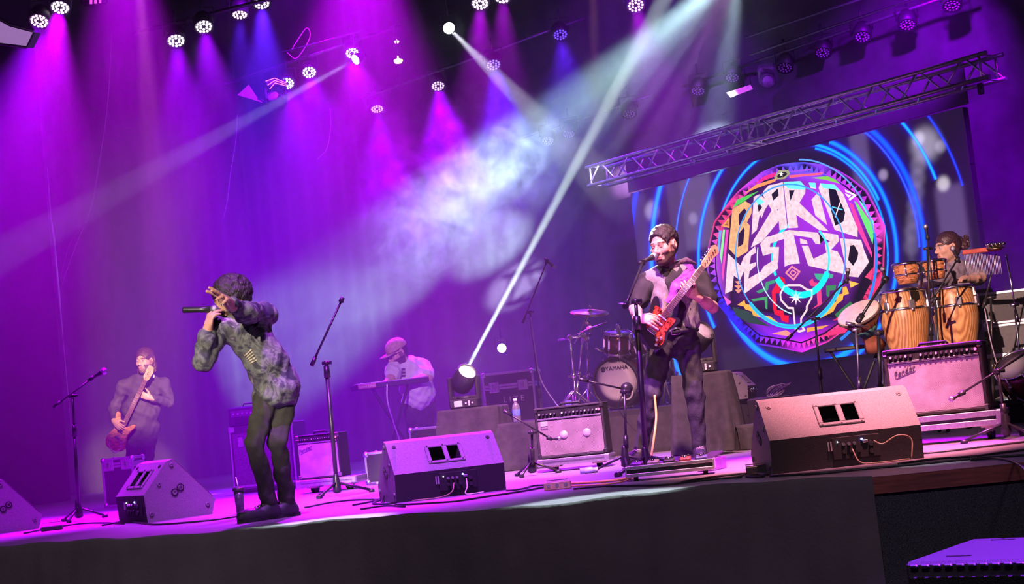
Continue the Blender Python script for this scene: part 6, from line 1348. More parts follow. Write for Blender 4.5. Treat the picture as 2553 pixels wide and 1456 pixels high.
# ------------------------------------------------ guitars
def guitar(name, label, br, nut, nrm, scale, outline, body_mat, guard, strings, head, dots=True, wneck=.042):
    br, nut = V(br), V(nut); x = (nut - br).normalized(); n = V(nrm); n = (n - x * n.dot(x)).normalized(); y = n.cross(x); k = (nut - br).length / scale
    t = thing(name, label, 'guitar', br); Mg = frame((0, 0, 0), x * k, y * k, n * k)
    ol = [tuple(q)[:2] for q in catmull([(*p, 0) for p in outline + [outline[0]]], 4)[:-1]]
    b = MB(); b.prism(ol, .040, Mg, -.022); b.prism([(p[0] * .985, p[1] * .985) for p in ol], .004, Mg, .017); bo = b.build('body', body_mat, t)
    if guard: b = MB(); b.prism([tuple(q)[:2] for q in catmull([(*p, 0) for p in guard + [guard[0]]], 3)[:-1]], .004, Mg, .021); b.build('pickguard', P('red tortoise', (.42, .05, .035), .25, 0, .6, 60), bo)
    b = MB(); b.prism([(.155, -wneck * .62), (scale, -wneck / 2), (scale, wneck / 2), (.155, wneck * .62)], .022, Mg, .005); b.build('neck', P('maple neck', (.62, .40, .20), .4, 0, .2, 20), t)
    b = MB(); b.prism([(.145, -wneck * .64), (scale, -wneck / 2), (scale, wneck / 2), (.145, wneck * .64)], .006, Mg, .027); fb = b.build('fingerboard', P('rosewood', (.16, .06, .045), .5, 0, .3, 40), t)
    for i in range(1, 21):
        xf = scale * 2 ** (-i / 12)
        if xf < .16: break
        w = wneck * (.5 + .14 * (1 - (xf - .15) / (scale - .15))); b = MB(); b.box(Mg @ V((xf, 0, .034)), (.003 * k, 2 * w * k, .003 * k), frame((0, 0, 0), x, y, n).to_3x3()); b.build('fret', M_alu, fb)
    b = MB(); b.prism([(scale + p[0], p[1]) for p in head], .015, Mg, .008); hd_ = b.build('headstock', P('maple neck', (.62, .40, .20), .4), t)
    for i in range(strings): b = MB(); px_ = scale + .03 + .026 * i; yy = .026 + .006 * i / strings; b.cyl(Mg @ V((px_, yy, .012)), Mg @ V((px_, yy + .022, .012)), .006 * k, n=6); b.cyl(Mg @ V((px_, yy - .02, .02)), Mg @ V((px_, yy - .02, .034)), .005 * k, n=6); b.build('tuner', M_chr, hd_)
    for xq in ((.035, .085, .135) if strings == 6 else (.08, .10)): b = MB(); b.box(Mg @ V((xq, 0, .028)), (.016 * k, .078 * k, .010 * k), frame((0, 0, 0), x, y, n).to_3x3() @ Matrix.Rotation(.12 if xq < .05 else 0, 3, 'Z'), .004); b.build('pickup', M_wht if strings == 6 else M_blk, bo)
    b = MB(); b.box(Mg @ V((0, 0, .028)), (.03 * k, .078 * k, .014 * k), frame((0, 0, 0), x, y, n).to_3x3(), .003); b.build('bridge', M_chr, bo)
    for q in ((-.03, -.075), (-.065, -.095), (-.0, -.095)): b = MB(); b.cyl(Mg @ V((*q, .022)), Mg @ V((*q, .036)), .011 * k, n=10); b.build('knob', M_wht, bo)
    if strings == 6: b = MB(); b.tube([Mg @ V((.0, -.03, .03)), Mg @ V((-.03, -.055, .045)), Mg @ V((.03, -.08, .05))], .003, 5); b.build('tremolo_arm', M_chr, bo)
    for i in range(strings): y_ = (i - (strings - 1) / 2) * wneck * .8 / (strings - 1); b = MB(); b.cyl(Mg @ V((0, y_ * 1.35, .037)), Mg @ V((scale + .02, y_, .036)), .0009, n=4); b.build('string', M_alu, t)
    return t, Mg
strat = [(-.125, .0), (-.115, .08), (-.06, .145), (.0, .155), (.06, .125), (.11, .115), (.17, .135), (.225, .148), (.24, .125), (.20, .078), (.165, .04), (.165, -.035), (.185, -.07), (.212, -.105), (.20, -.133), (.15, -.125), (.10, -.11), (.05, -.125), (-.02, -.16), (-.08, -.14), (-.118, -.08)]
gd = [(-.07, -.09), (-.02, -.055), (-.01, .04), (.03, .075), (.12, .085), (.175, .10), (.18, .04), (.16, .03), (.16, -.03), (.19, -.09), (.14, -.10), (.06, -.095), (-.01, -.13), (-.06, -.125)]
hs = [(0, .022), (.02, .030), (.10, .036), (.17, .048), (.195, .03), (.19, .0), (.16, -.03), (.10, -.022), (.03, -.030), (0, -.022)]
t, Mg = guitar('electric_guitar', 'dark electric guitar with red pickguard held by the guitarist', at(1624, 824, 10.62), at(1752, 664, 10.56), V((.10, -1, -.06)), .648, strat, P('black violet lacquer', (.016, .012, .024), .35, 0, .1, 10), gd, 6, hs)
def strap(label, pts, w, mat, side):
    q = catmull(pts, 8); rows = []; m = MB()
    for i, p in enumerate(q):
        d_ = (q[min(i + 1, len(q) - 1)] - q[max(i - 1, 0)]).normalized(); n_ = V(side); s_ = (n_ - d_ * n_.dot(d_)).normalized(); u_ = d_.cross(s_); rows.append([p - s_ * w / 2 - u_ * .002, p + s_ * w / 2 - u_ * .002, p + s_ * w / 2 + u_ * .002, p - s_ * w / 2 + u_ * .002, p - s_ * w / 2 - u_ * .002])
    m.grid(rows); tag(m.build('guitar_strap', mat), label, 'strap')
fq = A['shR'].lerp(A['neck'], .45)
strap('purple patterned strap over the guitarist shoulder', [fq - fy * .10 - spz * .02, fq + spz * .088, fq + fy * .12 + spz * .02, at(1690, 708, 10.66), at(1680, 742, 10.66), at(1668, 758, 10.67)], .085, P('purple strap', (.35, .05, .50), .6, 0, .6, 35), V((1, 0, 0)))
# ------------------------------------------------ bassist
M_bsh = P('dark violet work shirt', (.060, .045, .065), .8, 0, .2, 14, .2)
Y = 17.3
bs_, A, HM, TR, fy, spz, sx_ = person('bearded bass player with slicked back hair in a dark shirt at the left', Y,
    dict(head=(361, 899, -.08), neck=(360, 941, 0), chest=(358, 980, 0), pel=(350, 1075, 0), hem=(352, 1062, 0), shL=(309, 961, .0), shR=(410, 958, .02), elL=(284, 1020, .04), wrL=(286, 1052, -.34), elR=(422, 1003, -.06), wrR=(376, 992, -.26),
         hipL=(330, 1085, 0), hipR=(372, 1085, 0), knL=(331, 1158, -.03), knR=(366, 1158, 0), anL=(334, 1216, 0), anR=(368, 1215, 0.02), toeL=(325, 1230, -.2), toeR=(374, 1230, -.2)),
    V((-.28, -.95, -.05)), 1.14, (.66, .38, .27), .0066, M_bsh, P('dark violet trousers', (.05, .04, .06), .8, 0, .2, 14, .2),
    dict(L=dict(to=(299, 1066, -.42), n=V((.3, .9, -.2)), t=V((.3, 0, 1)), curl=(.4, .45, .5, .5), tc=.5), R=dict(to=(352, 984, -.30), n=V((0, 1, .2)), t=V((-.3, .2, 1)), curl=(.5, .5, .52, .52), tc=.5)), belly=.05, build=1.0, beard=.75)
def long_hair(s, T, R):
    for sx in (-1, 1): s.cone(T(sx * .082, -.03, .02), T(sx * .092, -.02, -.11), .024, .020, .02)
    s.ell(T(0, -.075, -.06), (.10, .05, .09), R, .03)
hair_obj(bs_, HM, 1.14, P('dark red brown hair', (.07, .025, .04), .45, 0, .3, 120, .3), cut=(0, .108, -.05), cr=(.072, .085, .105), grow=.010, lumps=0, extra=long_hair, res=.006)
b = MB(); b.cyl(at(381, 938, 17.12), at(381, 938, 17.10), .02, n=12); b.build('badge', M_wht, bs_, True)
bass = [(-.17, .02), (-.15, .09), (-.08, .135), (.0, .13), (.08, .10), (.15, .11), (.24, .15), (.30, .155), (.29, .12), (.22, .07), (.17, .04), (.17, -.035), (.20, -.075), (.25, -.125), (.22, -.145), (.14, -.115), (.06, -.10), (-.02, -.125), (-.10, -.14), (-.155, -.08)]
bh = [(0, .022), (.03, .045), (.12, .05), (.19, .045), (.20, .02), (.19, -.03), (.12, -.05), (.03, -.04), (0, -.022)]
guitar('bass_guitar', 'orange wooden bass guitar held upright by the bass player', at(294, 1092, 16.98), at(364, 948, 16.94), V((-.1, -1, .1)), .82, bass, P('orange wood grain', (.80, .30, .10), .35, 0, .35, 14, stretch=(1, 1, 4)), None, 4, bh)
cable([at(300, 1120, 16.95), at(285, 1128, 16.9), at(272, 1112, 16.95), at(276, 1095, 17.0)], .006, 'pale lead looping from the bass guitar', M_wht)
# ------------------------------------------------ keyboard player
M_kt = P('pale lavender cotton tee', (.62, .55, .66), .85, 0, .08, 12, .2)
Y = 16.8
kb_, A, HM, TR, fy, spz, sx_ = person('keyboard player in a cap and pale tee shirt bent over the keys', Y,
    dict(head=(990, 878, -.12), neck=(1008, 905, 0), chest=(1022, 935, 0), pel=(1042, 1000, .05), hem=(1044, 992, .03), shL=(984, 914, -.12), shR=(1052, 912, .08), elL=(976, 942, -.25), wrL=(964, 953, -.40), elR=(1067, 943, -.10), wrR=(1030, 948, -.28),
         hipL=(1030, 1012, .0), hipR=(1062, 1010, .06), knL=(1034, 1085, -.04), knR=(1062, 1085, .04), anL=(1040, 1146, 0), anR=(1066, 1146, .06), toeL=(1025, 1160, -.1), toeR=(1055, 1160, -.1)),
    V((-.72, -.50, -.42)), 1.16, (.60, .33, .26), .0066, M_kt, M_jean,
    dict(L=dict(to=(948, 957, -.46), n=V((0, 0, -1)), t=V((.3, -1, 0)), curl=(.2, .2, .22, .22)), R=dict(to=(1008, 953, -.40), n=V((0, 0, -1)), t=V((-.3, 1, 0)), curl=(.2, .2, .22, .22))), belly=.07, build=1.22, sleeve='short', beard=.9, top_name='tee_shirt')
hair_obj(kb_, HM, 1.16, M_hair, cut=(0, .10, -.06), cr=(.09, .09, .10), grow=.004, res=.007)
T_ = lambda x, y, z: HM @ V((x * 1.16, y * 1.16, z * 1.16)); s = SDF(*bbox([HM.translation], .24), .006); R_ = np.array(HM.to_3x3()); s.ell(T_(0, -.012, .045), [.094 * 1.16, .112 * 1.16, .092 * 1.16], R_, .01); zl = np.array(HM.to_3x3() @ V((0, 0, 1)))
pl = T_(0, 0, .030); s.F = np.maximum(s.F, -((s.ax[0][:, None, None] - pl.x) * zl[0] + (s.ax[1][None, :, None] - pl.y) * zl[1] + (s.ax[2][None, None, :] - pl.z) * zl[2])); cp = field_obj('cap', s, P('tan cap cloth', (.42, .26, .20), .8, 0, .15, 30), kb_)
b = MB(); out = [(-.085, .06), (-.075, .14), (-.045, .175), (0, .185), (.045, .175), (.075, .14), (.085, .06)]; b.add([T_(x, y, .030 - .012 * abs(x) * 10) for x, y in out] + [T_(x, y, .037 - .012 * abs(x) * 10) for x, y in out], [tuple(range(7)), tuple(range(7, 14))] + [(i, (i + 1) % 7, 7 + (i + 1) % 7, 7 + i) for i in range(7)], True); b.build('cap_brim', P('tan cap cloth', (.42, .26, .20), .8), cp, True)
b = MB()
for sx in (-1, 1): b.tube([T_(sx * .031 + .024 * math.cos(a), .112, .0 + .018 * math.sin(a)) for a in np.linspace(0, 2 * math.pi, 14)], .003, 5); b.tube([T_(sx * .055, .110, .004), T_(sx * .085, .0, .005)], .003, 5)
b.build('glasses', M_blk, kb_, True)
sn_ = snapper(part_of(kb_, 'tee_shirt'))
for k_ in range(3):
    q = [[sn_(x, 918 + 8 * k_ + y, .002) for x in (1001, 1004, 1008, 1011)] for y in (0, 3, 6)]
    if all(p is not None for r_ in q for p in r_): b = MB(); b.grid(q); b.build('shirt_print', P('dark shirt print', (.05, .04, .06), .8), part_of(kb_, 'tee_shirt'), True)
# keyboard on its stand
a_, b_ = at(891, 966, 16.15), at(1070, 945, 16.45); t = thing('keyboard', 'black stage keyboard with pink name label on its back end', 'keyboard', V((a_.x, a_.y, 0))); d_ = (b_ - a_); Lk = d_.length; xk = d_.normalized(); yk = V((0, 0, 1)).cross(xk).normalized(); zk = xk.cross(yk); Mk_ = frame(a_ - t.location, xk, yk, zk)
b = MB(); b.box(Mk_ @ V((Lk / 2, .14, 0)), (Lk, .28, .06), Mk_.to_3x3(), .008); b.build('case', M_blk, t)
b = MB(); b.box(Mk_ @ V((.105, -.004, 0)), (.20, .01, .046), Mk_.to_3x3(), .002); pn = b.build('name_panel', P('pink label panel', (.5, .1, .2), .5), t)  # red-pink name label in its own colour
text('Roland JUNO', .034, M_wht, pn, Mk_ @ frame((.105, -.010, 0), (1, 0, 0), (0, 0, 1), (0, -1, 0)))
for i in range(26): b = MB(); b.box(Mk_ @ V((.05 + i * (Lk - .1) / 25, .21, .034)), ((Lk - .1) / 25 - .003, .12, .012), Mk_.to_3x3(), .001); b.build('key', M_wht, t)
for q in ((.25, .75), (.75, .25)): b = MB(); b.cyl(Mk_ @ V((Lk * q[0], .14, -.03)), V((xk.x * Lk * q[1], xk.y * Lk * q[1] + .14, .015)), .016, n=8); b.build('stand_leg', M_blk, t)
cable([at(965, 958, 16.1), at(966, 1000, 16.1), at(980, 1050, 16.1), at(995, 1095, 16.1), at(1004, 1140, 16.0)], .008, 'white lead hanging from the keyboard', M_wht)
# ------------------------------------------------ percussionist
M_pt = P('grey violet tee', (.20, .16, .22), .85, 0, .15, 14, .2)
Y = 12.75
pc_, A, HM, TR, fy, spz, sx_ = person('percussionist with tied back curly hair in profile behind the congas', Y,
    dict(head=(2362, 616, -.05), neck=(2380, 660, 0), chest=(2385, 710, 0), pel=(2402, 815, 0), hem=(2400, 805, 0), shL=(2352, 692, -.10), shR=(2424, 690, .08), elL=(2296, 722, -.22), wrL=(2322, 708, -.42), elR=(2446, 692, -.12), wrR=(2404, 696, -.34),
         hipL=(2384, 835, -.02), hipR=(2426, 833, .05), knL=(2392, 940, -.05), knR=(2432, 940, .02), anL=(2400, 1020, 0), anR=(2438, 1018, .05), toeL=(2370, 1040, -.2), toeR=(2410, 1040, -.15)),
    V((-.96, -.27, -.06)), 1.02, (.62, .36, .28), .0056, M_pt, P('light blue jeans', (.42, .42, .52), .8, 0, .25, 9, .2),
    dict(L=dict(to=(2342, 705, -.55), n=V((0, 0, -1)), t=V((1, 0, 0)), curl=(.1, .1, .12, .12)), R=dict(to=(2376, 700, -.48), n=V((0, 0, -1)), t=V((-.3, 1, 0)), curl=(.15, .15, .2, .2))), sleeve='short', beard=.25, top_name='tee_shirt')
def bun(s, T, R):
    r_ = random.Random(4)
    for _ in range(26): s.ell(T(r_.uniform(-.04, .04), -.155 + r_.uniform(-.035, .035), .02 + r_.uniform(-.05, .05)), .018, None, .008)
    s.cone(T(0, -.09, .02), T(0, -.15, .02), .03, .03, .02)
hair_obj(pc_, HM, 1.02, P('dark plum hair', (.05, .02, .035), .4, 0, .3, 120, .3), cut=(0, .112, -.045), cr=(.08, .085, .092), grow=.007, lumps=0, extra=bun, res=.005)
# ================================================================== small things on and around the stage
M_yel = P('yellow cable rubber', (.75, .58, .12), .5, 0, .1, 20)
M_ybox = P('olive yellow painted steel', (.55, .50, .22), .45, 0, .15, 40)
def boxthing(name, label, cat, loc, rz, dims, mat, extra=None, bev=.004):
    t = thing(name, label, cat, loc, rz); b = MB(); b.box((0, 0, dims[2] / 2), dims, None, bev); b.build('case', mat, t)
    if extra: extra(t)
    return t
def fp(pts, r=.006): return [fl(*p) + V((0, 0, r)) for p in pts]
def di(t):
    for x in (-.05, 0, .05): b = MB(); b.cyl((x, -.032, .026), (x, -.037, .026), .010, n=10); b.build('socket', M_alu, t)
    b = MB(); b.box((0, 0, .054), (.12, .03, .004)); b.build('print', P('dark print', (.12, .11, .06), .6), t)
boxthing('junction_box', 'olive yellow junction box on the floor in front of the amplifier', 'box', fl(1391, 1220), math.radians(-5), (.155, .07, .045), M_ybox, di)
boxthing('di_box', 'small black box with coiled lead left of the largest wedge', 'box', fl(1889, 1182), math.radians(-8), (.12, .09, .045), M_blk, di)
boxthing('foot_switch', 'flat black foot switch at the far left stand', 'pedal', fl(130, 1322), math.radians(10), (.14, .08, .03), M_blk, di)
# pedal board
t = thing('pedal_board', 'silver edged pedal board at the guitarist feet', 'pedal board', fl(1672, 1192), math.radians(-9)); w, d, h = .50, .20, .055
b = MB(); b.box((0, d / 2, h / 2 + .03), (w, d, .03), None, .004); b.build('board', M_case, t)
for z in (.035, .078): b = MB(); b.box((0, 0, z), (w, .012, .02), None, .002); b.build('edge_trim', M_alu, t)
for x in (-1, 1): b = MB(); b.box((x * w / 2, d / 2, .056), (.012, d, .06), None, .003); b.build('edge_trim', M_alu, t); b = MB(); b.cyl((x * (w / 2 - .05), .04, .03), (x * (w / 2 - .05), .04, 0), .014, n=8); b.build('foot', M_blk, t)
for i, c in enumerate([(.35, .05, .5), (.5, .45, .4), (.05, .05, .06), (.45, .1, .1), (.1, .12, .4)]):
    b = MB(); x = -.19 + i * .093; b.box((x, .10, .085), (.065, .11, .045), Matrix.Rotation(.08, 3, 'X'), .006); pd = b.build('effect_pedal', P('pedal paint %d' % i, c, .4), t)
    for dx in (-.018, .018): b = MB(); b.cyl((x + dx, .13, .105), (x + dx, .13, .12), .008, n=8); b.build('knob', M_blk, pd)
    b = MB(); b.cyl((x, .065, .10), (x, .065, .116), .010, n=8); b.build('switch', M_chr, pd)
boxthing('wah_pedal', 'glossy purple rocker pedal at the right of the pedal board', 'pedal', fl(1776, 1172), math.radians(-30), (.10, .22, .075), P('glossy violet paint', (.20, .04, .35), .2), lambda t: MB().box((0, 0, .085), (.085, .2, .014), Matrix.Rotation(.18, 3, 'X'), .004).build('treadle', M_blk, t))
cable([at(1632, 985, 10.75), at(1636, 1040, 10.72), at(1630, 1095, 10.6), at(1622, 1150, 10.2)], .009, 'pale yellow guitar lead hanging between the guitarist legs', M_yel)
cable(fp([(1420, 1208), (1470, 1206), (1520, 1202), (1560, 1196), (1600, 1178), (1625, 1172)], .008), .008, 'yellow cable running from the junction box to the pedal board', M_yel)
cable(fp([(1425, 1214), (1480, 1212), (1540, 1206), (1590, 1192)], .006), .005, 'second thinner yellow cable beside the junction box', M_yel)
# black cables of the floor, by what they run between
flo = [([(760, 1268), (820, 1256), (870, 1250), (930, 1248), (985, 1250)], 'black cable from the middle stand foot to the middle wedge'), ([(880, 1262), (930, 1252), (965, 1240), (1000, 1246), (975, 1258), (930, 1258), (960, 1246), (990, 1252)], 'tangle of black cable left of the middle wedge'),
 ([(985, 1262), (1060, 1258), (1140, 1252), (1220, 1240), (1300, 1228), (1365, 1216)], 'black cable along the foot of the middle wedge'), ([(1262, 1226), (1300, 1222), (1330, 1214), (1360, 1212)], 'short cable between middle wedge and junction box'),
 ([(1430, 1222), (1500, 1216), (1580, 1214), (1660, 1212), (1760, 1200), (1850, 1192)], 'black cable along the stage front under the guitarist'), ([(1700, 1205), (1780, 1192), (1860, 1184), (1920, 1186)], 'black cable from the pedal board to the largest wedge'),
 ([(1920, 1190), (2040, 1184), (2160, 1172), (2300, 1160), (2420, 1148), (2553, 1138), (2650, 1126)], 'long black cable along the stage edge at right'), ([(2240, 1160), (2330, 1148), (2420, 1142), (2500, 1132), (2600, 1120)], 'second black cable along the stage edge at right'), ([(2300, 1134), (2380, 1126), (2460, 1116), (2560, 1104), (2640, 1095)], 'black cable behind the largest wedge at right'),
 ([(2420, 1150), (2480, 1146), (2520, 1152), (2545, 1165), (2560, 1180)], 'black cable slipping over the stage edge at right'),
 ([(60, 1332), (130, 1318), (200, 1308), (260, 1306), (310, 1308)], 'black cable from the far left stand to the sideways wedge'), ([(255, 1312), (310, 1302), (350, 1306), (400, 1310), (520, 1300), (620, 1286)], 'black cable in front of the sideways wedge'), ([(900, 1272), (960, 1264), (1010, 1266)], 'short black cable end in front of the middle wedge'),
 ([(1840, 1192), (1870, 1184), (1905, 1188), (1890, 1192), (1860, 1190), (1890, 1185)], 'coiled lead beside the small black box')]
for pts, lab in flo: cable(fp(pts, .007), .006, lab, M_cab, 6, grp='cables on the stage floor')
cable(catmull([fl(997, 1248) + V((0, -.03, .03)), fl(975, 1240) + V((0, 0, .10)), fl(960, 1250) + V((0, .05, .05)), fl(952, 1256) + V((0, 0, .01))], 4), .005, 'black cable arching behind the left end of the middle wedge')
def off_wedge(a, b, lab, mat): cable([at(*a, 0) if False else a, a.lerp(b, .4) + V((0, -.06, -.01)), b], .0045, lab, mat)
p0, p1 = fl(1927, 1183), fl(2304, 1142); dm = (p1 - p0).normalized(); nm = V((dm.y, -dm.x, 0)); nm = nm if nm.y < 0 else -nm; c0 = (p0 + p1) / 2
cable([c0 + dm * .02 + nm * .03 + V((0, 0, .09)), c0 + dm * .04 + nm * .08 + V((0, 0, .02)), c0 + dm * .12 + nm * .10 + V((0, 0, .008)), c0 + dm * .3 + nm * .08 + V((0, 0, .008))], .004, 'pale lead plugged into the largest wedge and lying before it', P('buff cable', (.30, .22, .13), .5))
cable([c0 + dm * .14 + nm * .03 + V((0, 0, .12)), c0 + dm * .18 + nm * .05 + V((0, 0, .10)), c0 + dm * .26 + nm * .06 + V((0, 0, .135)), c0 + dm * .33 + nm * .06 + V((0, 0, .11)), c0 + dm * .31 + nm * .09 + V((0, 0, .01))], .004, 'pale lead arching over the back of the largest wedge', P('buff cable', (.30, .22, .13), .5))
p0, p1 = fl(989, 1254), fl(1262, 1221); dm = (p1 - p0).normalized(); c1 = (p0 + p1) / 2
cable([c1 + dm * .02 + nm * .03 + V((0, 0, .08)), c1 + dm * .0 + nm * .06 + V((0, 0, .03)), c1 - dm * .08 + nm * .09 + V((0, 0, .007)), c1 - dm * .25 + nm * .09 + V((0, 0, .007))], .004, 'buff lead hanging from the back of the middle wedge', P('buff cable', (.30, .22, .13), .5))
cable([c1 + dm * .10 + nm * .03 + V((0, 0, .10)), c1 + dm * .10 + nm * .05 + V((0, 0, .05)), c1 + dm * .09 + nm * .06 + V((0, 0, .007)), c1 + dm * .2 + nm * .08 + V((0, 0, .007))], .004, 'white lead hanging from the back of the middle wedge', M_wht)
cable([at(1323, 790, 14.35), at(1335, 880, 14.3), at(1350, 950, 14.3), at(1385, 1005, 14.1), at(1392, 1012, 13.9)], .006, 'pale cable curving down beside the tall overhead stand', M_pcab)
cable([at(2455, 770, 11.75), at(2470, 850, 11.7), at(2495, 930, 11.6), at(2530, 985, 11.5), at(2553, 1000, 11.4)], .005, 'cable drooping from the bar chime stand', M_pcab)
# bottles and cup
t = thing('water_bottle', 'clear water bottle with blue label on the low covered block', 'bottle', V((at(1289, 1046, 12.5).x, 12.7, at(1302, 1052, 12.6).z + .004)))
b = MB(); b.lathe([(.001, 0), (.032, .0), (.034, .01), (.034, .11), (.028, .14), (.013, .16), (.012, .175), (.001, .176)], 18); b.build('bottle_body', P('clear plastic', (.85, .85, .9), .08, trans=.85, var=0), t)
b = MB(); b.lathe([(.0345, .05), (.0348, .052), (.0348, .10), (.0345, .102)], 18); b.build('label_band', P('blue label', (.12, .2, .7), .5), t)
b = MB(); b.lathe([(.015, .172), (.016, .176), (.016, .194), (.001, .195)], 14); b.build('cap', P('pink white cap', (.8, .55, .65), .4), t)
t = thing('plastic_bottle', 'small white and blue bottle lying on the floor by the pedal board', 'bottle', fl(1468, 1180) + V((0, 0, .022)), math.radians(-8)); Mx = roty(math.pi / 2)
b = MB(); b.lathe([(.001, -.06), (.02, -.058), (.021, .02), (.012, .045), (.001, .046)], 14, Mx); b.build('bottle_body', P('pale blue plastic', (.45, .55, .8), .3), t); b = MB(); b.lathe([(.014, .04), (.015, .065), (.001, .066)], 12, Mx); b.build('cap', M_wht, t)
t = thing('tumbler', 'tall dark insulated tumbler with a lid left of the singer', 'cup', fl(600, 1281)); k_ = F / t.location.y
b = MB(); b.lathe([(.001, 0), (.026, 0), (.030, .09), (.033, .15), (.001, .151)], 20); b.build('cup_body', P('dark tumbler', (.05, .045, .06), .3), t); b = MB(); b.lathe([(.038, .148), (.040, .152), (.040, .166), (.034, .172), (.001, .173)], 20); b.build('lid', M_blk, t)
b = MB(); b.cyl((.0, 0, .17), (-.01, 0, .24), .004, n=6); b.build('straw', M_wht, t)
# bundle of grey leads on the riser, drum at the right edge, lamp
t = thing('lead_bundle', 'coil of pale grey leads on the platform right of the shawl', 'cables', V((at(1942, 985, 12.9).x, 12.9, at(1942, 988, 12.9).z)))
for k in range(7): b = MB(); r_ = .07 + .008 * (k % 3); b.tube([(r_ * math.cos(a) + .01 * k - .03, .03 * math.sin(a * 2 + k), .05 + r_ * .6 * math.sin(a + k * .3)) for a in np.linspace(0, 2 * math.pi, 18)], .004, 5, True); b.build('loop', M_pcab, t)
p = at(1945, 985, 12.9); tt_ = thing('utility_case', 'low dark case carrying the lead bundle below the screen', 'case', V((p.x, p.y + .15, 0)), math.radians(-12)); b = MB(); b.box((0, 0, (p.z - .01) / 2), (.5, .36, p.z - .01), None, .01); b.build('case', M_case, tt_)
b = MB(); b.box((0, -.185, p.z * .7), (.1, .01, .03), None, .003); b.build('handle', M_blk, tt_)
p = at(1882, 995, 13.2); tt_ = thing('utility_case', 'low dark case carrying the small wedge behind the guitarist', 'case', V((p.x, p.y + .12, 0)), math.radians(-12)); b = MB(); b.box((0, 0, (at(1876, 992, 13.2).z - .002) / 2), (.44, .5, at(1876, 992, 13.2).z - .002), None, .01); b.build('case', M_case, tt_)
b = MB(); b.box((0, -.255, p.z * .7), (.1, .01, .03), None, .003); b.build('handle', M_blk, tt_)
tom('drum with clear head and chrome claws at the right edge', V((at(2570, 975, 11.6).x, 11.6, at(2570, 972, 11.6).z)), .16, .26, (.5, -.5), 'floor_tom')
p = at(2560, 985, 11.7); tt_ = thing('percussion_riser', 'low brown wooden platform at the right edge', 'platform', V((p.x + .2, p.y + .2, 0)), math.radians(-14)); b = MB(); b.box((0, 0, (p.z - .06) / 2), (.9, .9, p.z - .06), None, .01); b.build('frame', M_cloth, tt_); b = MB(); b.box((0, 0, p.z - .04), (.92, .92, .04), None, .006); b.build('deck', M_case, tt_)
t, o = beam_head(2511, 951, 12.3, V((-.2, -1, .05)).normalized(), .28, 'tiny bluish white lamp beside the right edge drum', 10)
# extra rig lights at the top edge
t = thing('led_bar', 'short LED bar with pink strips at the top left edge', 'stage light', at(238, -4, 15.0)); b = MB(); b.box((0, 0, .0), (.26, .1, .14), roty(.1).to_3x3(), .01); b.build('housing', M_blk, t)
for k in range(3): b = MB(); b.box((-.03 + .045 * k, -.055, -.02), (.025, .008, .10), roty(.1).to_3x3(), .003); b.build('strip', P('magenta strip', (.5, .05, .4), .4, emit=(.9, .06, .8), es=.8), t)
for (px, y, col, pw, ang, lab, ex) in [(342, 15.5, (1, .18, .55), 2600, 9, 'rose spot hung above the left drape', 420), (1478, 15.0, (1, .35, .25), 1500, 6, 'amber spot hung above the deep blue can', 1490)]:
    o = at(px, -110, y); t = thing('rig_spot', lab, 'stage light', o); q = at(ex, 900, y - .5); dd = (q - o).normalized(); Mf = aim_frame((0, 0, 0), dd); b = MB(); b.lathe([(.001, -.2), (.07, -.18), (.085, -.05), (.085, .02), (.07, .02), (.001, -.01)], 18, Mf); b.build('housing', M_blk, t); b = MB(); b.cyl((0, 0, .05), (0, 0, .6), .012); b.build('hanger', M_blk, t)
    spot('rig_beam', o + dd * .04, q, col, pw, ang, .8, .04, t)
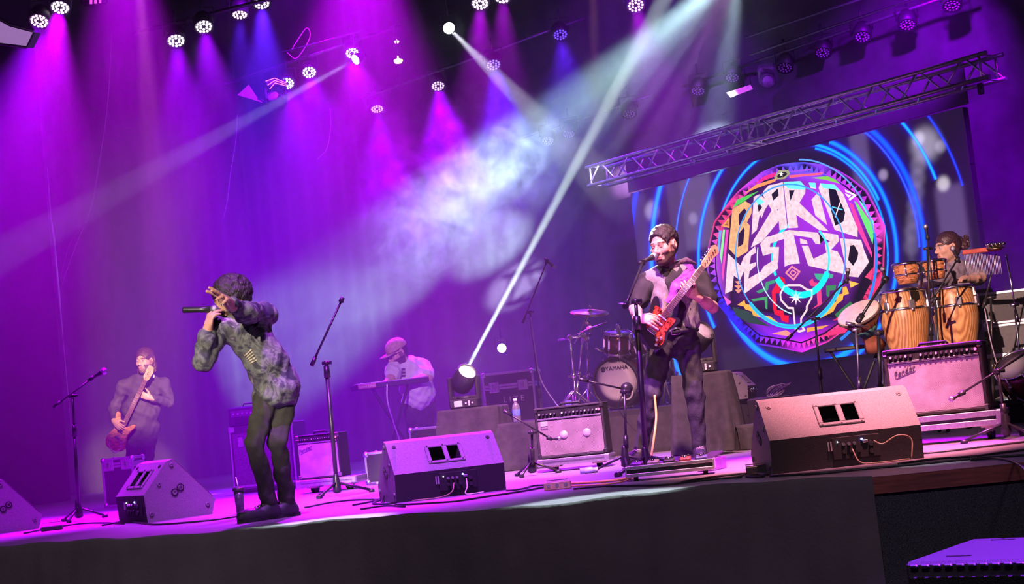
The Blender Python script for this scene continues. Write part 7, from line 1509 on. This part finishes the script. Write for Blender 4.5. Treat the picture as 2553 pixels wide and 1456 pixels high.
# ================================================================== haze in the air of the stage
def volmat(name, color, dens, aniso=.25):
    m = bpy.data.materials.new(name); m.use_nodes = True; nt = m.node_tree; nt.nodes.remove(nt.nodes['Principled BSDF'])
    s = nt.nodes.new('ShaderNodeVolumeScatter'); s.inputs['Color'].default_value = (*color, 1); s.inputs['Density'].default_value = dens
    s.inputs['Anisotropy'].default_value = aniso
    nt.links.new(s.outputs[0], nt.nodes['Material Output'].inputs['Volume']); return m, nt, s
m, nt, s = volmat('stage haze', (1, 1, 1), .024)
mb = MB(); mb.box((0, 19.3, 4.55), (30, 15.4, 9.0))
tag(mb.build('haze', m), 'thin theatrical haze filling the air over the stage', 'haze', kind='stuff')
m, nt, s = volmat('drifting smoke', (1, 1, 1), .3)
nd = nt.nodes; lk = nt.links
tc = nd.new('ShaderNodeTexCoord'); nz = nd.new('ShaderNodeTexNoise'); nz.inputs['Scale'].default_value = 2.0; nz.inputs['Detail'].default_value = 5
nz.inputs['Roughness'].default_value = .62; nz.inputs['Distortion'].default_value = 2.2
lk.new(tc.outputs['Object'], nz.inputs['Vector'])
rp = nd.new('ShaderNodeMapRange'); rp.inputs['From Min'].default_value = .48; rp.inputs['From Max'].default_value = .70; rp.inputs['To Max'].default_value = 1.5
lk.new(nz.outputs['Fac'], rp.inputs['Value'])
gr = nd.new('ShaderNodeTexGradient'); gr.gradient_type = 'SPHERICAL'
mp = nd.new('ShaderNodeMapping'); mp.inputs['Scale'].default_value = (.38, .85, .72); lk.new(tc.outputs['Object'], mp.inputs[0]); lk.new(mp.outputs[0], gr.inputs[0])
mu = nd.new('ShaderNodeMath'); mu.operation = 'MULTIPLY'; lk.new(rp.outputs[0], mu.inputs[0]); lk.new(gr.outputs['Fac'], mu.inputs[1])
lk.new(mu.outputs[0], s.inputs['Density'])
mb = MB(); mb.sph((0, 0, 0), (2.6, 1.1, 1.3), 24, 14)
sm = mb.build('smoke_cloud', m); 
o_, e_ = FAN, at(850, 735, 22.5)
def px_of(p): q = p - CAM; return W / 2 + F * q.dot(RT) / q.dot(fwd)
t0, t1 = 0.0, 1.0
for _ in range(40):
    tm = (t0 + t1) / 2
    if px_of(o_.lerp(e_, tm)) > 1130: t0 = tm
    else: t1 = tm
sm.location = o_.lerp(e_, t0); sm.rotation_mode = 'QUATERNION'; sm.rotation_quaternion = (e_ - o_).to_track_quat('X', 'Z')
tag(sm, 'wispy white smoke cloud hanging in the wide stage beam', 'smoke', kind='stuff')
